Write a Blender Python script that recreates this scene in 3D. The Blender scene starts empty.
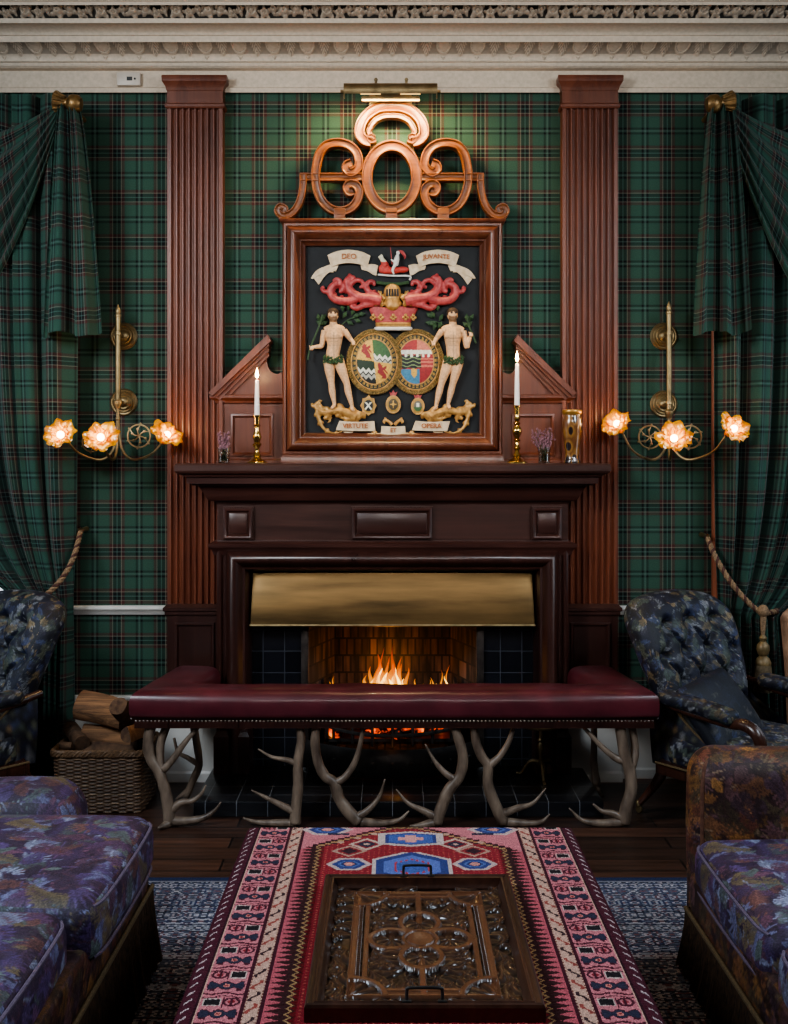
import bpy, bmesh, math, random
import numpy as np
from mathutils import Vector, Matrix, noise as mnoise

random.seed(7); RNG = np.random.default_rng(7)
PI = math.pi
SC = bpy.context.scene
COL = SC.collection
# ---------------------------------------------------------------- measured camera
F, D, EYE, CX, HY = 1173.0, 5.5, 1.5, 392.5, 457.0   # focal length (px), camera to wall (m), eye height (m), principal point

def P(px, py, y=0.0):
    """point of the room that stands at depth y (wall = 0, towards the room negative)"""
    d = D + y
    return ((px - CX) * d / F, y, EYE - (py - HY) * d / F)
def PX(px, y=0.0): return (px - CX) * (D + y) / F
def PZ(py, y=0.0): return EYE - (py - HY) * (D + y) / F

def lin(c):
    c = c / 255.0
    return c / 12.92 if c <= 0.04045 else ((c + 0.055) / 1.055) ** 2.4
def sr(r, g, b): return (lin(r), lin(g), lin(b), 1.0)
def sra(r, g, b): return np.array([lin(r), lin(g), lin(b)])

# ---------------------------------------------------------------- tagging
def tag(o, label=None, cat=None, group=None, kind=None):
    if label: o['label'] = label
    if cat: o['category'] = cat
    if group: o['group'] = group
    if kind: o['kind'] = kind
    return o
def empty(name, loc=(0, 0, 0), rz=0.0):
    o = bpy.data.objects.new(name, None); COL.objects.link(o)
    o.location = loc; o.rotation_euler = (0, 0, rz); o.empty_display_size = 0.05
    return o
def thing(name, label, cat, loc=(0, 0, 0), rz=0.0, group=None):
    return tag(empty(name, loc, rz), label, cat, group)
def copy_tree(o, parent=None):
    c = o.copy(); COL.objects.link(c)
    if parent is not None: c.parent = parent
    for ch in list(o.children): copy_tree(ch, c)
    return c

# ---------------------------------------------------------------- mesh building
class MB:
    def __init__(self): self.v = []; self.f = []; self.n = 0
    def add(self, vs, fs):
        k = self.n
        self.v.extend([tuple(p) for p in vs]); self.n += len(vs)
        self.f.extend([tuple(i + k for i in f) for f in fs]); return self
    def build(self, name, mat, parent=None, smooth=35, recalc=True, offset=None):
        me = bpy.data.meshes.new(name)
        vs = self.v
        if offset is not None:
            ox, oy, oz = offset; vs = [(x - ox, y - oy, z - oz) for x, y, z in vs]
        me.from_pydata(vs, [], self.f)
        if recalc:
            bm = bmesh.new(); bm.from_mesh(me)
            bmesh.ops.recalc_face_normals(bm, faces=bm.faces[:]); bm.to_mesh(me); bm.free()
        return finish(name, me, mat, parent, smooth)
def finish(name, me, mat, parent=None, smooth=35):
    if smooth:
        me.shade_smooth()
        if smooth < 170: me.set_sharp_from_angle(angle=math.radians(smooth))
    o = bpy.data.objects.new(name, me); COL.objects.link(o)
    if mat is not None: me.materials.append(mat)
    if parent is not None: o.parent = parent
    return o

def box(x0, x1, y0, y1, z0, z1):
    v = [(x0, y0, z0), (x1, y0, z0), (x1, y1, z0), (x0, y1, z0), (x0, y0, z1), (x1, y0, z1), (x1, y1, z1), (x0, y1, z1)]
    f = [(0, 3, 2, 1), (4, 5, 6, 7), (0, 1, 5, 4), (1, 2, 6, 5), (2, 3, 7, 6), (3, 0, 4, 7)]
    return v, f
def rbox(x0, x1, y0, y1, z0, z1, r=0.005, seg=2):
    bm = bmesh.new(); v, f = box(x0, x1, y0, y1, z0, z1)
    bv = [bm.verts.new(p) for p in v]
    for q in f: bm.faces.new([bv[i] for i in q])
    bmesh.ops.bevel(bm, geom=bm.edges[:], offset=r, segments=seg, profile=0.5, affect='EDGES')
    bm.verts.index_update()
    V = [tuple(p.co) for p in bm.verts]; Fc = [tuple(p.index for p in q.verts) for q in bm.faces]
    bm.free(); return V, Fc
def spline(pts, per=6):
    pts = [np.array(p, float) for p in pts]
    if len(pts) < 3: 
        return [pts[0] + (pts[-1] - pts[0]) * t for t in np.linspace(0, 1, per + 1)]
    q = [2 * pts[0] - pts[1]] + pts + [2 * pts[-1] - pts[-2]]
    out = []
    for i in range(1, len(q) - 2):
        p0, p1, p2, p3 = q[i - 1:i + 3]
        for k in range(per):
            t = k / per
            out.append(0.5 * (2 * p1 + (p2 - p0) * t + (2 * p0 - 5 * p1 + 4 * p2 - p3) * t * t + (3 * p1 - p0 - 3 * p2 + p3) * t ** 3))
    out.append(pts[-1]); return out
def tube(pts, rad, n=8, per=6, smooth=True, flat=(1, 1), up=None):
    """tapered tube along a smooth curve through pts; rad one number or one per point"""
    m = len(pts)
    rads = list(rad) if hasattr(rad, '__len__') else [rad] * m
    if smooth:
        c = spline(pts, per); rr = [np.array([r]) for r in rads]
        rs = np.interp(np.linspace(0, m - 1, len(c)), range(m), rads)
    else:
        c = [np.array(p, float) for p in pts]; rs = np.array(rads)
    T = []
    for i in range(len(c)):
        a = c[min(i + 1, len(c) - 1)] - c[max(i - 1, 0)]
        T.append(a / (np.linalg.norm(a) + 1e-12))
    ref = np.array(up if up is not None else ((0, 0, 1) if abs(T[0][2]) < 0.9 else (1, 0, 0)), float)
    N = ref - T[0] * ref.dot(T[0]); N /= np.linalg.norm(N)
    V, Fc = [], []
    for i in range(len(c)):
        N = N - T[i] * N.dot(T[i]); N /= (np.linalg.norm(N) + 1e-12)
        B = np.cross(T[i], N)
        for k in range(n):
            a = 2 * PI * k / n
            V.append(c[i] + rs[i] * (math.cos(a) * N * flat[0] + math.sin(a) * B * flat[1]))
    L = len(c)
    for i in range(L - 1):
        for k in range(n):
            Fc.append((i * n + k, i * n + (k + 1) % n, (i + 1) * n + (k + 1) % n, (i + 1) * n + k))
    Fc.append(tuple(range(n - 1, -1, -1))); Fc.append(tuple((L - 1) * n + k for k in range(n)))
    return V, Fc
def lathe(prof, c=(0, 0, 0), n=24, M=None, sx=1.0, sy=1.0):
    """prof = [(radius, height)]; M optional 3x3 turning local axes"""
    V, Fc = [], []
    for r, h in prof:
        for k in range(n):
            a = 2 * PI * k / n
            p = Vector((max(r, 1e-5) * math.cos(a) * sx, max(r, 1e-5) * math.sin(a) * sy, h))
            if M is not None: p = M @ p
            V.append((p.x + c[0], p.y + c[1], p.z + c[2]))
    L = len(prof)
    for i in range(L - 1):
        for k in range(n):
            Fc.append((i * n + k, i * n + (k + 1) % n, (i + 1) * n + (k + 1) % n, (i + 1) * n + k))
    Fc.append(tuple(range(n - 1, -1, -1))); Fc.append(tuple((L - 1) * n + k for k in range(n)))
    return V, Fc
def ball(c, r, nu=12, nv=8, M=None):
    rx, ry, rz = (r if hasattr(r, '__len__') else (r, r, r))
    V, Fc = [], []
    for j in range(nv + 1):
        t = PI * j / nv
        for k in range(nu):
            a = 2 * PI * k / nu; s = max(math.sin(t), 1e-4)
            p = Vector((rx * s * math.cos(a), ry * s * math.sin(a), -rz * math.cos(t)))
            if M is not None: p = M @ p
            V.append((c[0] + p.x, c[1] + p.y, c[2] + p.z))
    for j in range(nv):
        for k in range(nu):
            Fc.append((j * nu + k, j * nu + (k + 1) % nu, (j + 1) * nu + (k + 1) % nu, (j + 1) * nu + k))
    Fc.append(tuple(range(nu - 1, -1, -1))); Fc.append(tuple(nv * nu + k for k in range(nu)))
    return V, Fc
def sweep(path, prof, to3, closed=False, closed_prof=False):
    """2-D path with mitred corners; prof = [(offset to the left, height)]; to3(a, b, h) -> 3-D"""
    p = [np.array(q, float) for q in path]; n = len(p); M = []
    for i in range(n):
        a = p[i] - p[i - 1] if (closed or i > 0) else p[1] - p[0]
        b = p[(i + 1) % n] - p[i] if (closed or i < n - 1) else p[-1] - p[-2]
        na = np.array([-a[1], a[0]]) / np.linalg.norm(a); nb = np.array([-b[1], b[0]]) / np.linalg.norm(b)
        m = na + nb; m = m / max(m.dot(m), 1e-6) * 2 if m.dot(m) > 1e-4 else na
        M.append(m)
    V, Fc = [], []; k = len(prof)
    for i in range(n):
        for o, h in prof:
            q = p[i] + M[i] * o; V.append(to3(q[0], q[1], h))
    for i in range(n if closed else n - 1):
        j = (i + 1) % n
        for s in range(k if closed_prof else k - 1):
            t = (s + 1) % k
            Fc.append((i * k + s, i * k + t, j * k + t, j * k + s))
    if closed_prof and not closed:
        Fc.append(tuple(range(k - 1, -1, -1))); Fc.append(tuple((n - 1) * k + s for s in range(k)))
    return V, Fc
def xz(a, b, h): return (a, h, b)
def xy(a, b, h): return (a, b, h)
def prism(poly, y0, y1):
    """polygon in the x-z plane between two depths"""
    n = len(poly); V = [(x, y0, z) for x, z in poly] + [(x, y1, z) for x, z in poly]
    Fc = [tuple(range(n)), tuple(range(2 * n - 1, n - 1, -1))] + [(i, (i + 1) % n, (i + 1) % n + n, i + n) for i in range(n)]
    return V, Fc
def ubox(x0, x1, yw, yf, prof):
    """moulding that returns round three sides of a block standing on the wall: prof=[(projection, z)]"""
    V, Fc = [], []; k = len(prof)
    for o, z in prof: V += [(x0 - o, yw, z), (x0 - o, yf - o, z), (x1 + o, yf - o, z), (x1 + o, yw, z)]
    for i in range(k - 1):
        for s in range(3): Fc.append((i * 4 + s, i * 4 + s + 1, i * 4 + s + 5, i * 4 + s + 4))
        Fc.append((i * 4 + 3, i * 4, i * 4 + 4, i * 4 + 7))
    Fc.append((0, 1, 2, 3)); Fc.append(((k - 1) * 4 + 3, (k - 1) * 4 + 2, (k - 1) * 4 + 1, (k - 1) * 4))
    return V, Fc
def arc(cx, cz, rx, rz, a0, a1, n=16):
    return [(cx + rx * math.cos(math.radians(a0 + (a1 - a0) * i / n)), cz + rz * math.sin(math.radians(a0 + (a1 - a0) * i / n))) for i in range(n + 1)]

def np_mesh(name, V, Q, mat, parent=None, uv=None, col=None, smooth=180, domain='POINT'):
    """big quad mesh straight from arrays"""
    V = np.asarray(V, np.float32).reshape(-1, 3); Q = np.asarray(Q, np.int32).reshape(-1, 4)
    me = bpy.data.meshes.new(name)
    me.vertices.add(len(V)); me.vertices.foreach_set('co', V.ravel())
    me.loops.add(Q.size); me.loops.foreach_set('vertex_index', Q.ravel())
    me.polygons.add(len(Q)); me.polygons.foreach_set('loop_start', np.arange(0, Q.size, 4, dtype=np.int32))
    me.update(calc_edges=True)
    if uv is not None:
        l = me.uv_layers.new(name='UVMap'); l.data.foreach_set('uv', np.asarray(uv, np.float32).reshape(-1, 2)[Q.ravel()].ravel())
    if col is not None: set_col(me, col, domain)
    return finish(name, me, mat, parent, smooth)
def set_col(me, col, domain='POINT'):
    c = np.asarray(col, np.float32).reshape(-1, 3)
    a = me.color_attributes.new('Col', 'FLOAT_COLOR', domain)
    a.data.foreach_set('color', np.hstack([c, np.ones((len(c), 1), np.float32)]).astype(np.float32).ravel())
def grid_q(n, m, cu=False, cv=False, flip=False):
    i = np.arange(n if cu else n - 1)[:, None]; j = np.arange(m if cv else m - 1)[None, :]
    a = i * m + j; b = ((i + 1) % n) * m + j; c = ((i + 1) % n) * m + (j + 1) % m; d = i * m + (j + 1) % m
    q = np.stack([a, b, c, d] if not flip else [a, d, c, b], -1)
    return q.reshape(-1, 4)
def soft_box(hx, hy, hz, r, res=0.02):
    """rounded box as arrays: vertices (centred) and quads"""
    bm = bmesh.new(); V, Q = [], []; index = {}
    def axis(h): 
        return np.linspace(-h, h, max(3, int(round(2 * h / res)) + 1))
    ax = [axis(hx), axis(hy), axis(hz)]; H = np.array([hx, hy, hz])
    def vid(i, j, k):
        key = (i, j, k)
        if key not in index: index[key] = len(V); V.append((ax[0][i], ax[1][j], ax[2][k]))
        return index[key]
    N = [len(a) for a in ax]
    for fa, (u, w) in ((0, (1, 2)), (1, (2, 0)), (2, (0, 1))):
        for side in (0, N[fa] - 1):
            for i in range(N[u] - 1):
                for j in range(N[w] - 1):
                    ids = []
                    for di, dj in ((0, 0), (1, 0), (1, 1), (0, 1)):
                        t = [0, 0, 0]; t[fa] = side; t[u] = i + di; t[w] = j + dj; ids.append(vid(*t))
                    Q.append(ids if side else ids[::-1])
    bm.free()
    V = np.array(V); inner = np.clip(V, -(H - r), H - r); dlt = V - inner
    ln = np.linalg.norm(dlt, axis=1, keepdims=True); ln[ln < 1e-9] = 1
    # spread the flat cube points evenly over the rounded shoulder
    return inner + dlt / ln * r * np.minimum(1, np.linalg.norm(dlt, axis=1, keepdims=True) / (r * 0.999)), np.array(Q)
def fuse(mb, name, mat, parent, voxel=0.006, smooth=4, colfn=None):
    """grow one continuous skin over overlapping shapes"""
    me = bpy.data.meshes.new(name); me.from_pydata(mb.v, [], mb.f)
    bm = bmesh.new(); bm.from_mesh(me); bmesh.ops.recalc_face_normals(bm, faces=bm.faces[:]); bm.to_mesh(me); bm.free()
    t = bpy.data.objects.new('tmp', me); COL.objects.link(t)
    m = t.modifiers.new('r', 'REMESH'); m.mode = 'VOXEL'; m.voxel_size = voxel
    if smooth: s = t.modifiers.new('s', 'SMOOTH'); s.factor = 0.5; s.iterations = smooth
    dg = bpy.context.evaluated_depsgraph_get(); dg.update()
    out = bpy.data.meshes.new_from_object(t.evaluated_get(dg))
    bpy.data.objects.remove(t); out.name = name; out.materials.clear()
    if colfn is not None:
        v = np.zeros(len(out.vertices) * 3, np.float32); out.vertices.foreach_get('co', v)
        set_col(out, colfn(v.reshape(-1, 3)))
    return finish(name, out, mat, parent, 180)
def letters(text, size, mat, parent, origin, bend=None, extrude=0.002, name='lettering'):
    cu = bpy.data.curves.new('t', 'FONT'); cu.body = text; cu.size = size; cu.align_x = 'CENTER'; cu.align_y = 'CENTER'; cu.extrude = extrude; cu.resolution_u = 3; cu.offset = 0.0006
    t = bpy.data.objects.new('t', cu); COL.objects.link(t)
    dg = bpy.context.evaluated_depsgraph_get(); dg.update()
    me = bpy.data.meshes.new_from_object(t.evaluated_get(dg)); bpy.data.objects.remove(t); me.name = name
    me.materials.clear()
    for v in me.vertices:
        x, yy, z = v.co
        v.co = (origin[0] + x, origin[1] - z, origin[2] + yy + (bend(x) if bend else 0))
    return finish(name, me, mat, parent, 0)

def pieces(name, shapes, mat, parent, smooth=35):
    """several like parts, each a mesh of its own"""
    return [MB().add(*vf).build(name, mat, parent, smooth) for vf in shapes]

# ---------------------------------------------------------------- materials
def new_mat(name):
    m = bpy.data.materials.new(name); m.use_nodes = True
    nt = m.node_tree; b = nt.nodes['Principled BSDF']
    return m, nt, b
def N(nt, t, **kw):
    n = nt.nodes.new(t)
    for k, v in kw.items(): setattr(n, k, v)
    return n
def ramp(nt, stops, interp='LINEAR'):
    r = N(nt, 'ShaderNodeValToRGB'); cr = r.color_ramp; cr.interpolation = interp
    while len(cr.elements) > len(stops): cr.elements.remove(cr.elements[-1])
    while len(cr.elements) < len(stops): cr.elements.new(0.5)
    for e, (p, c) in zip(cr.elements, stops): e.position = p; e.color = c
    return r
def coords(nt, scale=(1, 1, 1), kind='Object', rot=(0, 0, 0)):
    tc = N(nt, 'ShaderNodeTexCoord'); mp = N(nt, 'ShaderNodeMapping')
    mp.inputs['Scale'].default_value = scale; mp.inputs['Rotation'].default_value = rot
    nt.links.new(tc.outputs[kind], mp.inputs['Vector']); return mp.outputs['Vector']
def bump(nt, b, height, strength=0.3, dist=0.01):
    bp = N(nt, 'ShaderNodeBump'); bp.inputs['Strength'].default_value = strength; bp.inputs['Distance'].default_value = dist
    nt.links.new(height, bp.inputs['Height']); nt.links.new(bp.outputs['Normal'], b.inputs['Normal'])
def noisy(name, c1, c2, scale=20, rough=0.5, metal=0.0, stretch=(1, 1, 1), bstr=0.0, coat=0.0, detail=6, spec=0.5, rough2=None, bdist=0.004, sheen=0):
    """a surface whose colour wanders between two tones"""
    m, nt, b = new_mat(name); L = nt.links
    no = N(nt, 'ShaderNodeTexNoise'); no.inputs['Scale'].default_value = scale; no.inputs['Detail'].default_value = detail
    L.new(coords(nt, stretch), no.inputs['Vector'])
    r = ramp(nt, [(0.3, c1), (0.7, c2)]); L.new(no.outputs['Fac'], r.inputs['Fac']); L.new(r.outputs['Color'], b.inputs['Base Color'])
    b.inputs['Roughness'].default_value = rough; b.inputs['Metallic'].default_value = metal
    b.inputs['Coat Weight'].default_value = coat; b.inputs['Specular IOR Level'].default_value = spec
    b.inputs['Sheen Weight'].default_value = sheen
    if rough2 is not None:
        mr = N(nt, 'ShaderNodeMapRange'); mr.inputs[3].default_value = rough; mr.inputs[4].default_value = rough2
        L.new(no.outputs['Fac'], mr.inputs[0]); L.new(mr.outputs[0], b.inputs['Roughness'])
    if bstr: bump(nt, b, no.outputs['Fac'], bstr, bdist)
    return m
def wood(name, c1, c2, axis='z', rough=0.35, coat=0.25, scale=9.0, bstr=0.15):
    m, nt, b = new_mat(name); L = nt.links
    s = {'x': (0.12, 2, 2), 'y': (2, 0.12, 2), 'z': (2, 2, 0.12)}[axis]
    v = coords(nt, s)
    no = N(nt, 'ShaderNodeTexNoise'); no.inputs['Scale'].default_value = scale; no.inputs['Detail'].default_value = 8; no.inputs['Roughness'].default_value = 0.65; no.inputs['Distortion'].default_value = 1.2
    L.new(v, no.inputs['Vector'])
    big = N(nt, 'ShaderNodeTexNoise'); big.inputs['Scale'].default_value = 2.2; big.inputs['Detail'].default_value = 3
    L.new(coords(nt, (1, 1, 1)), big.inputs['Vector'])
    r = ramp(nt, [(0.28, c1), (0.5, tuple((a + d) / 2 for a, d in zip(c1, c2))), (0.72, c2)]); L.new(no.outputs['Fac'], r.inputs['Fac'])
    mx = N(nt, 'ShaderNodeMix', data_type='RGBA', blend_type='MULTIPLY'); mx.inputs['Factor'].default_value = 1
    r2 = ramp(nt, [(0.3, (0.62, 0.6, 0.6, 1)), (0.7, (1.1, 1.1, 1.1, 1))]); L.new(big.outputs['Fac'], r2.inputs['Fac'])
    L.new(r.outputs['Color'], mx.inputs['A']); L.new(r2.outputs['Color'], mx.inputs['B']); L.new(mx.outputs['Result'], b.inputs['Base Color'])
    mr = N(nt, 'ShaderNodeMapRange'); mr.inputs[3].default_value = rough - 0.08; mr.inputs[4].default_value = rough + 0.15
    L.new(no.outputs['Fac'], mr.inputs[0]); L.new(mr.outputs[0], b.inputs['Roughness'])
    b.inputs['Coat Weight'].default_value = coat; b.inputs['Coat Roughness'].default_value = 0.25
    bump(nt, b, no.outputs['Fac'], bstr, 0.003); return m
def vcol(name, rough=0.85, fine=350, bstr=0.25, sheen=0.0, metal=0, coat=0, gain=1.0, spec=0.5, var=0.35):
    """colour carried by the mesh, broken up by a fine woven grain"""
    m, nt, b = new_mat(name); L = nt.links
    a = N(nt, 'ShaderNodeAttribute', attribute_name='Col')
    no = N(nt, 'ShaderNodeTexNoise'); no.inputs['Scale'].default_value = fine; no.inputs['Detail'].default_value = 3; L.new(coords(nt), no.inputs['Vector'])
    r = ramp(nt, [(0.3, (gain * (1 - var),) * 3 + (1,)), (0.7, (gain * (1 + var),) * 3 + (1,))]); L.new(no.outputs['Fac'], r.inputs['Fac'])
    mx = N(nt, 'ShaderNodeMix', data_type='RGBA', blend_type='MULTIPLY'); mx.inputs['Factor'].default_value = 1
    L.new(a.outputs['Color'], mx.inputs['A']); L.new(r.outputs['Color'], mx.inputs['B']); L.new(mx.outputs['Result'], b.inputs['Base Color'])
    b.inputs['Roughness'].default_value = rough; b.inputs['Sheen Weight'].default_value = sheen; b.inputs['Metallic'].default_value = metal
    b.inputs['Coat Weight'].default_value = coat; b.inputs['Specular IOR Level'].default_value = spec
    if bstr: bump(nt, b, no.outputs['Fac'], bstr, 0.002)
    return m
def emit(name, col, strength):
    m, nt, b = new_mat(name); b.inputs['Base Color'].default_value = col
    b.inputs['Emission Color'].default_value = col; b.inputs['Emission Strength'].default_value = strength
    return m
TARTAN = 0.2077
def tartan(name, gain=1.0, tint=(1, 1, 1), rough=0.9):
    m, nt, b = new_mat(name); L = nt.links
    g = lambda r, gg, bb: tuple(gain * k * t for k, t in zip(sr(r, gg, bb)[:3], tint)) + (1,)
    G, G2, K, R, W, DK = g(44, 70, 58), g(48, 75, 62), g(12, 13, 14), g(72, 36, 34), g(122, 114, 100), g(22, 32, 32)
    LG = g(74, 96, 88)
    stops = [(0, LG), (.018, G), (.035, K), (.075, G), (.095, G2), (.31, G), (.33, R), (.392, W), (.41, DK), (.435, K), (.482, DK), (.491, LG), (.51, DK), (.525, K), (.57, DK), (.588, W), (.606, R), (.668, G), (.69, G2), (.905, G), (.925, K), (.965, G), (.985, LG)]
    tc = N(nt, 'ShaderNodeTexCoord'); sep = N(nt, 'ShaderNodeSeparateXYZ'); L.new(tc.outputs['UV'], sep.inputs[0])
    outs = []
    for ch in ('X', 'Y'):
        fr = N(nt, 'ShaderNodeMath', operation='FRACT'); L.new(sep.outputs[ch], fr.inputs[0])
        r = ramp(nt, stops, 'CONSTANT'); L.new(fr.outputs[0], r.inputs['Fac']); outs.append(r.outputs['Color'])
    mx = N(nt, 'ShaderNodeMix', data_type='RGBA'); mx.inputs['Factor'].default_value = 0.5
    L.new(outs[0], mx.inputs['A']); L.new(outs[1], mx.inputs['B'])
    ml = N(nt, 'ShaderNodeMix', data_type='RGBA', blend_type='MULTIPLY'); ml.inputs['Factor'].default_value = 1
    no = N(nt, 'ShaderNodeTexNoise'); no.inputs['Scale'].default_value = 60; no.inputs['Detail'].default_value = 5; L.new(tc.outputs['UV'], no.inputs['Vector'])
    r = ramp(nt, [(0.3, (.7, .7, .7, 1)), (0.7, (1.2, 1.2, 1.2, 1))]); L.new(no.outputs['Fac'], r.inputs['Fac'])
    L.new(mx.outputs['Result'], ml.inputs['A']); L.new(r.outputs['Color'], ml.inputs['B']); L.new(ml.outputs['Result'], b.inputs['Base Color'])
    b.inputs['Roughness'].default_value = rough; b.inputs['Sheen Weight'].default_value = 0.1; b.inputs['Specular IOR Level'].default_value = 0.25
    bump(nt, b, no.outputs['Fac'], 0.15, 0.002)
    return m

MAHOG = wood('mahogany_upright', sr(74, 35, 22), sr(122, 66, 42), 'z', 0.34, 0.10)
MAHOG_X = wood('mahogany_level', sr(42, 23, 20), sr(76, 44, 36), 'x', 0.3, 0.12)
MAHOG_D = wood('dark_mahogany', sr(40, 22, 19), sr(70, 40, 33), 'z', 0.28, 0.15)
OAKY = wood('carved_frame_wood', sr(84, 42, 12), sr(130, 72, 24), 'x', 0.36, 0.15)
FRAME_V = wood('frame_wood', sr(66, 33, 22), sr(120, 68, 46), 'z', 0.28, 0.2)
PLASTER = noisy('painted_plaster', sr(204, 190, 172), sr(210, 197, 180), 6, 0.65)
WHITE = noisy('white_gloss_paint', sr(196, 192, 186), sr(214, 210, 204), 5, 0.4)
BRASS = noisy('polished_brass', sr(186, 150, 82), sr(214, 182, 112), 12, 0.18, 1.0)
BRASS_OLD = noisy('aged_brass', sr(118, 102, 76), sr(164, 144, 108), 18, 0.40, 1.0, rough2=0.55)
BRASS_HOOD = noisy('hood_brass', sr(70, 57, 40), sr(122, 98, 66), 3.0, 0.36, 1.0, stretch=(0.6, 1, 5), rough2=0.5, detail=8)
IRON = noisy('black_iron', sr(40, 38, 38), sr(64, 61, 60), 30, 0.42, 0.25, bstr=0.2)
TARTAN_WALL = tartan('tartan_wall_cloth')
TARTAN_CURT = tartan('tartan_curtain_cloth', 1.0, (0.86, 0.97, 1.04))
LEATHER = noisy('burgundy_leather', sr(66, 23, 31), sr(92, 37, 45), 9, 0.34, 0, bstr=0.12, coat=0.15, detail=9)
ANTLER = noisy('antler', sr(66, 52, 44), sr(138, 120, 104), 22, 0.4, 0, stretch=(1, 1, 0.35), bstr=0.35)
VCOL_FAB = vcol('tapestry_cloth', 0.6, 240, 0.4, 0.0, spec=.45)
VCOL_RUG = vcol('rug_wool', 0.95, 520, 0.5, 0.05, var=0.5, spec=0.15)
VCOL_PAINT = vcol('painted_carving', 0.6, 120, 0.15, var=0.2)
# ================================================================= the room
def quad_wall(name, rects, mat):
    """flat wall of rectangles in the plane y = 0 with cloth coordinates"""
    V, Q, U = [], [], []
    for x0, x1, z0, z1, ux in rects:
        k = len(V)
        for x, z in ((x0, z0), (x1, z0), (x1, z1), (x0, z1)):
            V.append((x, 0, z)); U.append(((x - ux) / TARTAN, (z - 3.028) / TARTAN))
        Q.append((k, k + 1, k + 2, k + 3))
    return tag(np_mesh(name, V, Q, mat, uv=U, smooth=0), kind='structure')
RX, CEIL, BACK = 2.95, 3.60, -7.2
WX0, WX1, WZ0, WZ1 = 1.60, 2.70, 0.30, 3.02     # window openings
quad_wall('wall_back', [
    (-RX, -WX1, 0, CEIL, -1.188), (-WX1, -WX0, 0, WZ0, -1.188), (-WX1, -WX0, WZ1, CEIL, -1.188), (-WX0, -0.95, 0, CEIL, -1.188),
    (-0.95, -0.44, 0, CEIL, -0.729), (-0.44, 0.44, 0.95, CEIL, -0.729), (0.44, 0.95, 0, CEIL, -0.729),
    (0.95, WX0, 0, CEIL, 1.184), (WX0, WX1, 0, WZ0, 1.184), (WX0, WX1, WZ1, CEIL, 1.184), (WX1, RX, 0, CEIL, 1.184)], TARTAN_WALL)
SIDE = noisy('side_wall_paint', sr(46, 62, 54), sr(54, 70, 60), 4, 0.8)
def slab(name, b, mat): 
    m = MB(); m.add(*box(*b)); return tag(m.build(name, mat, smooth=0), kind='structure')
slab('wall_left', (-RX - 0.1, -RX, BACK, 0, 0, CEIL), SIDE)
slab('wall_right', (RX, RX + 0.1, BACK, 0, 0, CEIL), SIDE)
slab('wall_front', (-RX - 0.1, RX + 0.1, BACK - 0.1, BACK, 0, CEIL), SIDE)
slab('ceiling', (-RX - 0.1, RX + 0.1, BACK - 0.1, 0.1, CEIL, CEIL + 0.1), PLASTER)
# floor of dark boards
m, nt, b = new_mat('dark_floor_boards'); L = nt.links
br = N(nt, 'ShaderNodeTexBrick'); br.offset = 0.37
br.inputs['Scale'].default_value = 1; br.inputs['Brick Width'].default_value = 1.7; br.inputs['Row Height'].default_value = 0.125
br.inputs['Mortar Size'].default_value = 0.004; br.inputs['Color1'].default_value = sr(82, 55, 43); br.inputs['Color2'].default_value = sr(48, 34, 29); br.inputs['Mortar'].default_value = sr(10, 8, 8)
L.new(coords(nt), br.inputs['Vector'])
no = N(nt, 'ShaderNodeTexNoise'); no.inputs['Scale'].default_value = 14; no.inputs['Detail'].default_value = 8; L.new(coords(nt, (0.15, 2.5, 1)), no.inputs['Vector'])
r = ramp(nt, [(0.3, (.45, .42, .42, 1)), (0.72, (1.5, 1.4, 1.3, 1))]); L.new(no.outputs['Fac'], r.inputs['Fac'])
mx = N(nt, 'ShaderNodeMix', data_type='RGBA', blend_type='MULTIPLY'); mx.inputs['Factor'].default_value = 1
L.new(br.outputs['Color'], mx.inputs['A']); L.new(r.outputs['Color'], mx.inputs['B']); L.new(mx.outputs['Result'], b.inputs['Base Color'])
b.inputs['Roughness'].default_value = 0.42; bump(nt, b, br.outputs['Fac'], -0.4, 0.004)
FLOOR = m
slab('floor', (-RX - 0.1, RX + 0.1, BACK - 0.1, 0.02, -0.1, 0), FLOOR)

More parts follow.
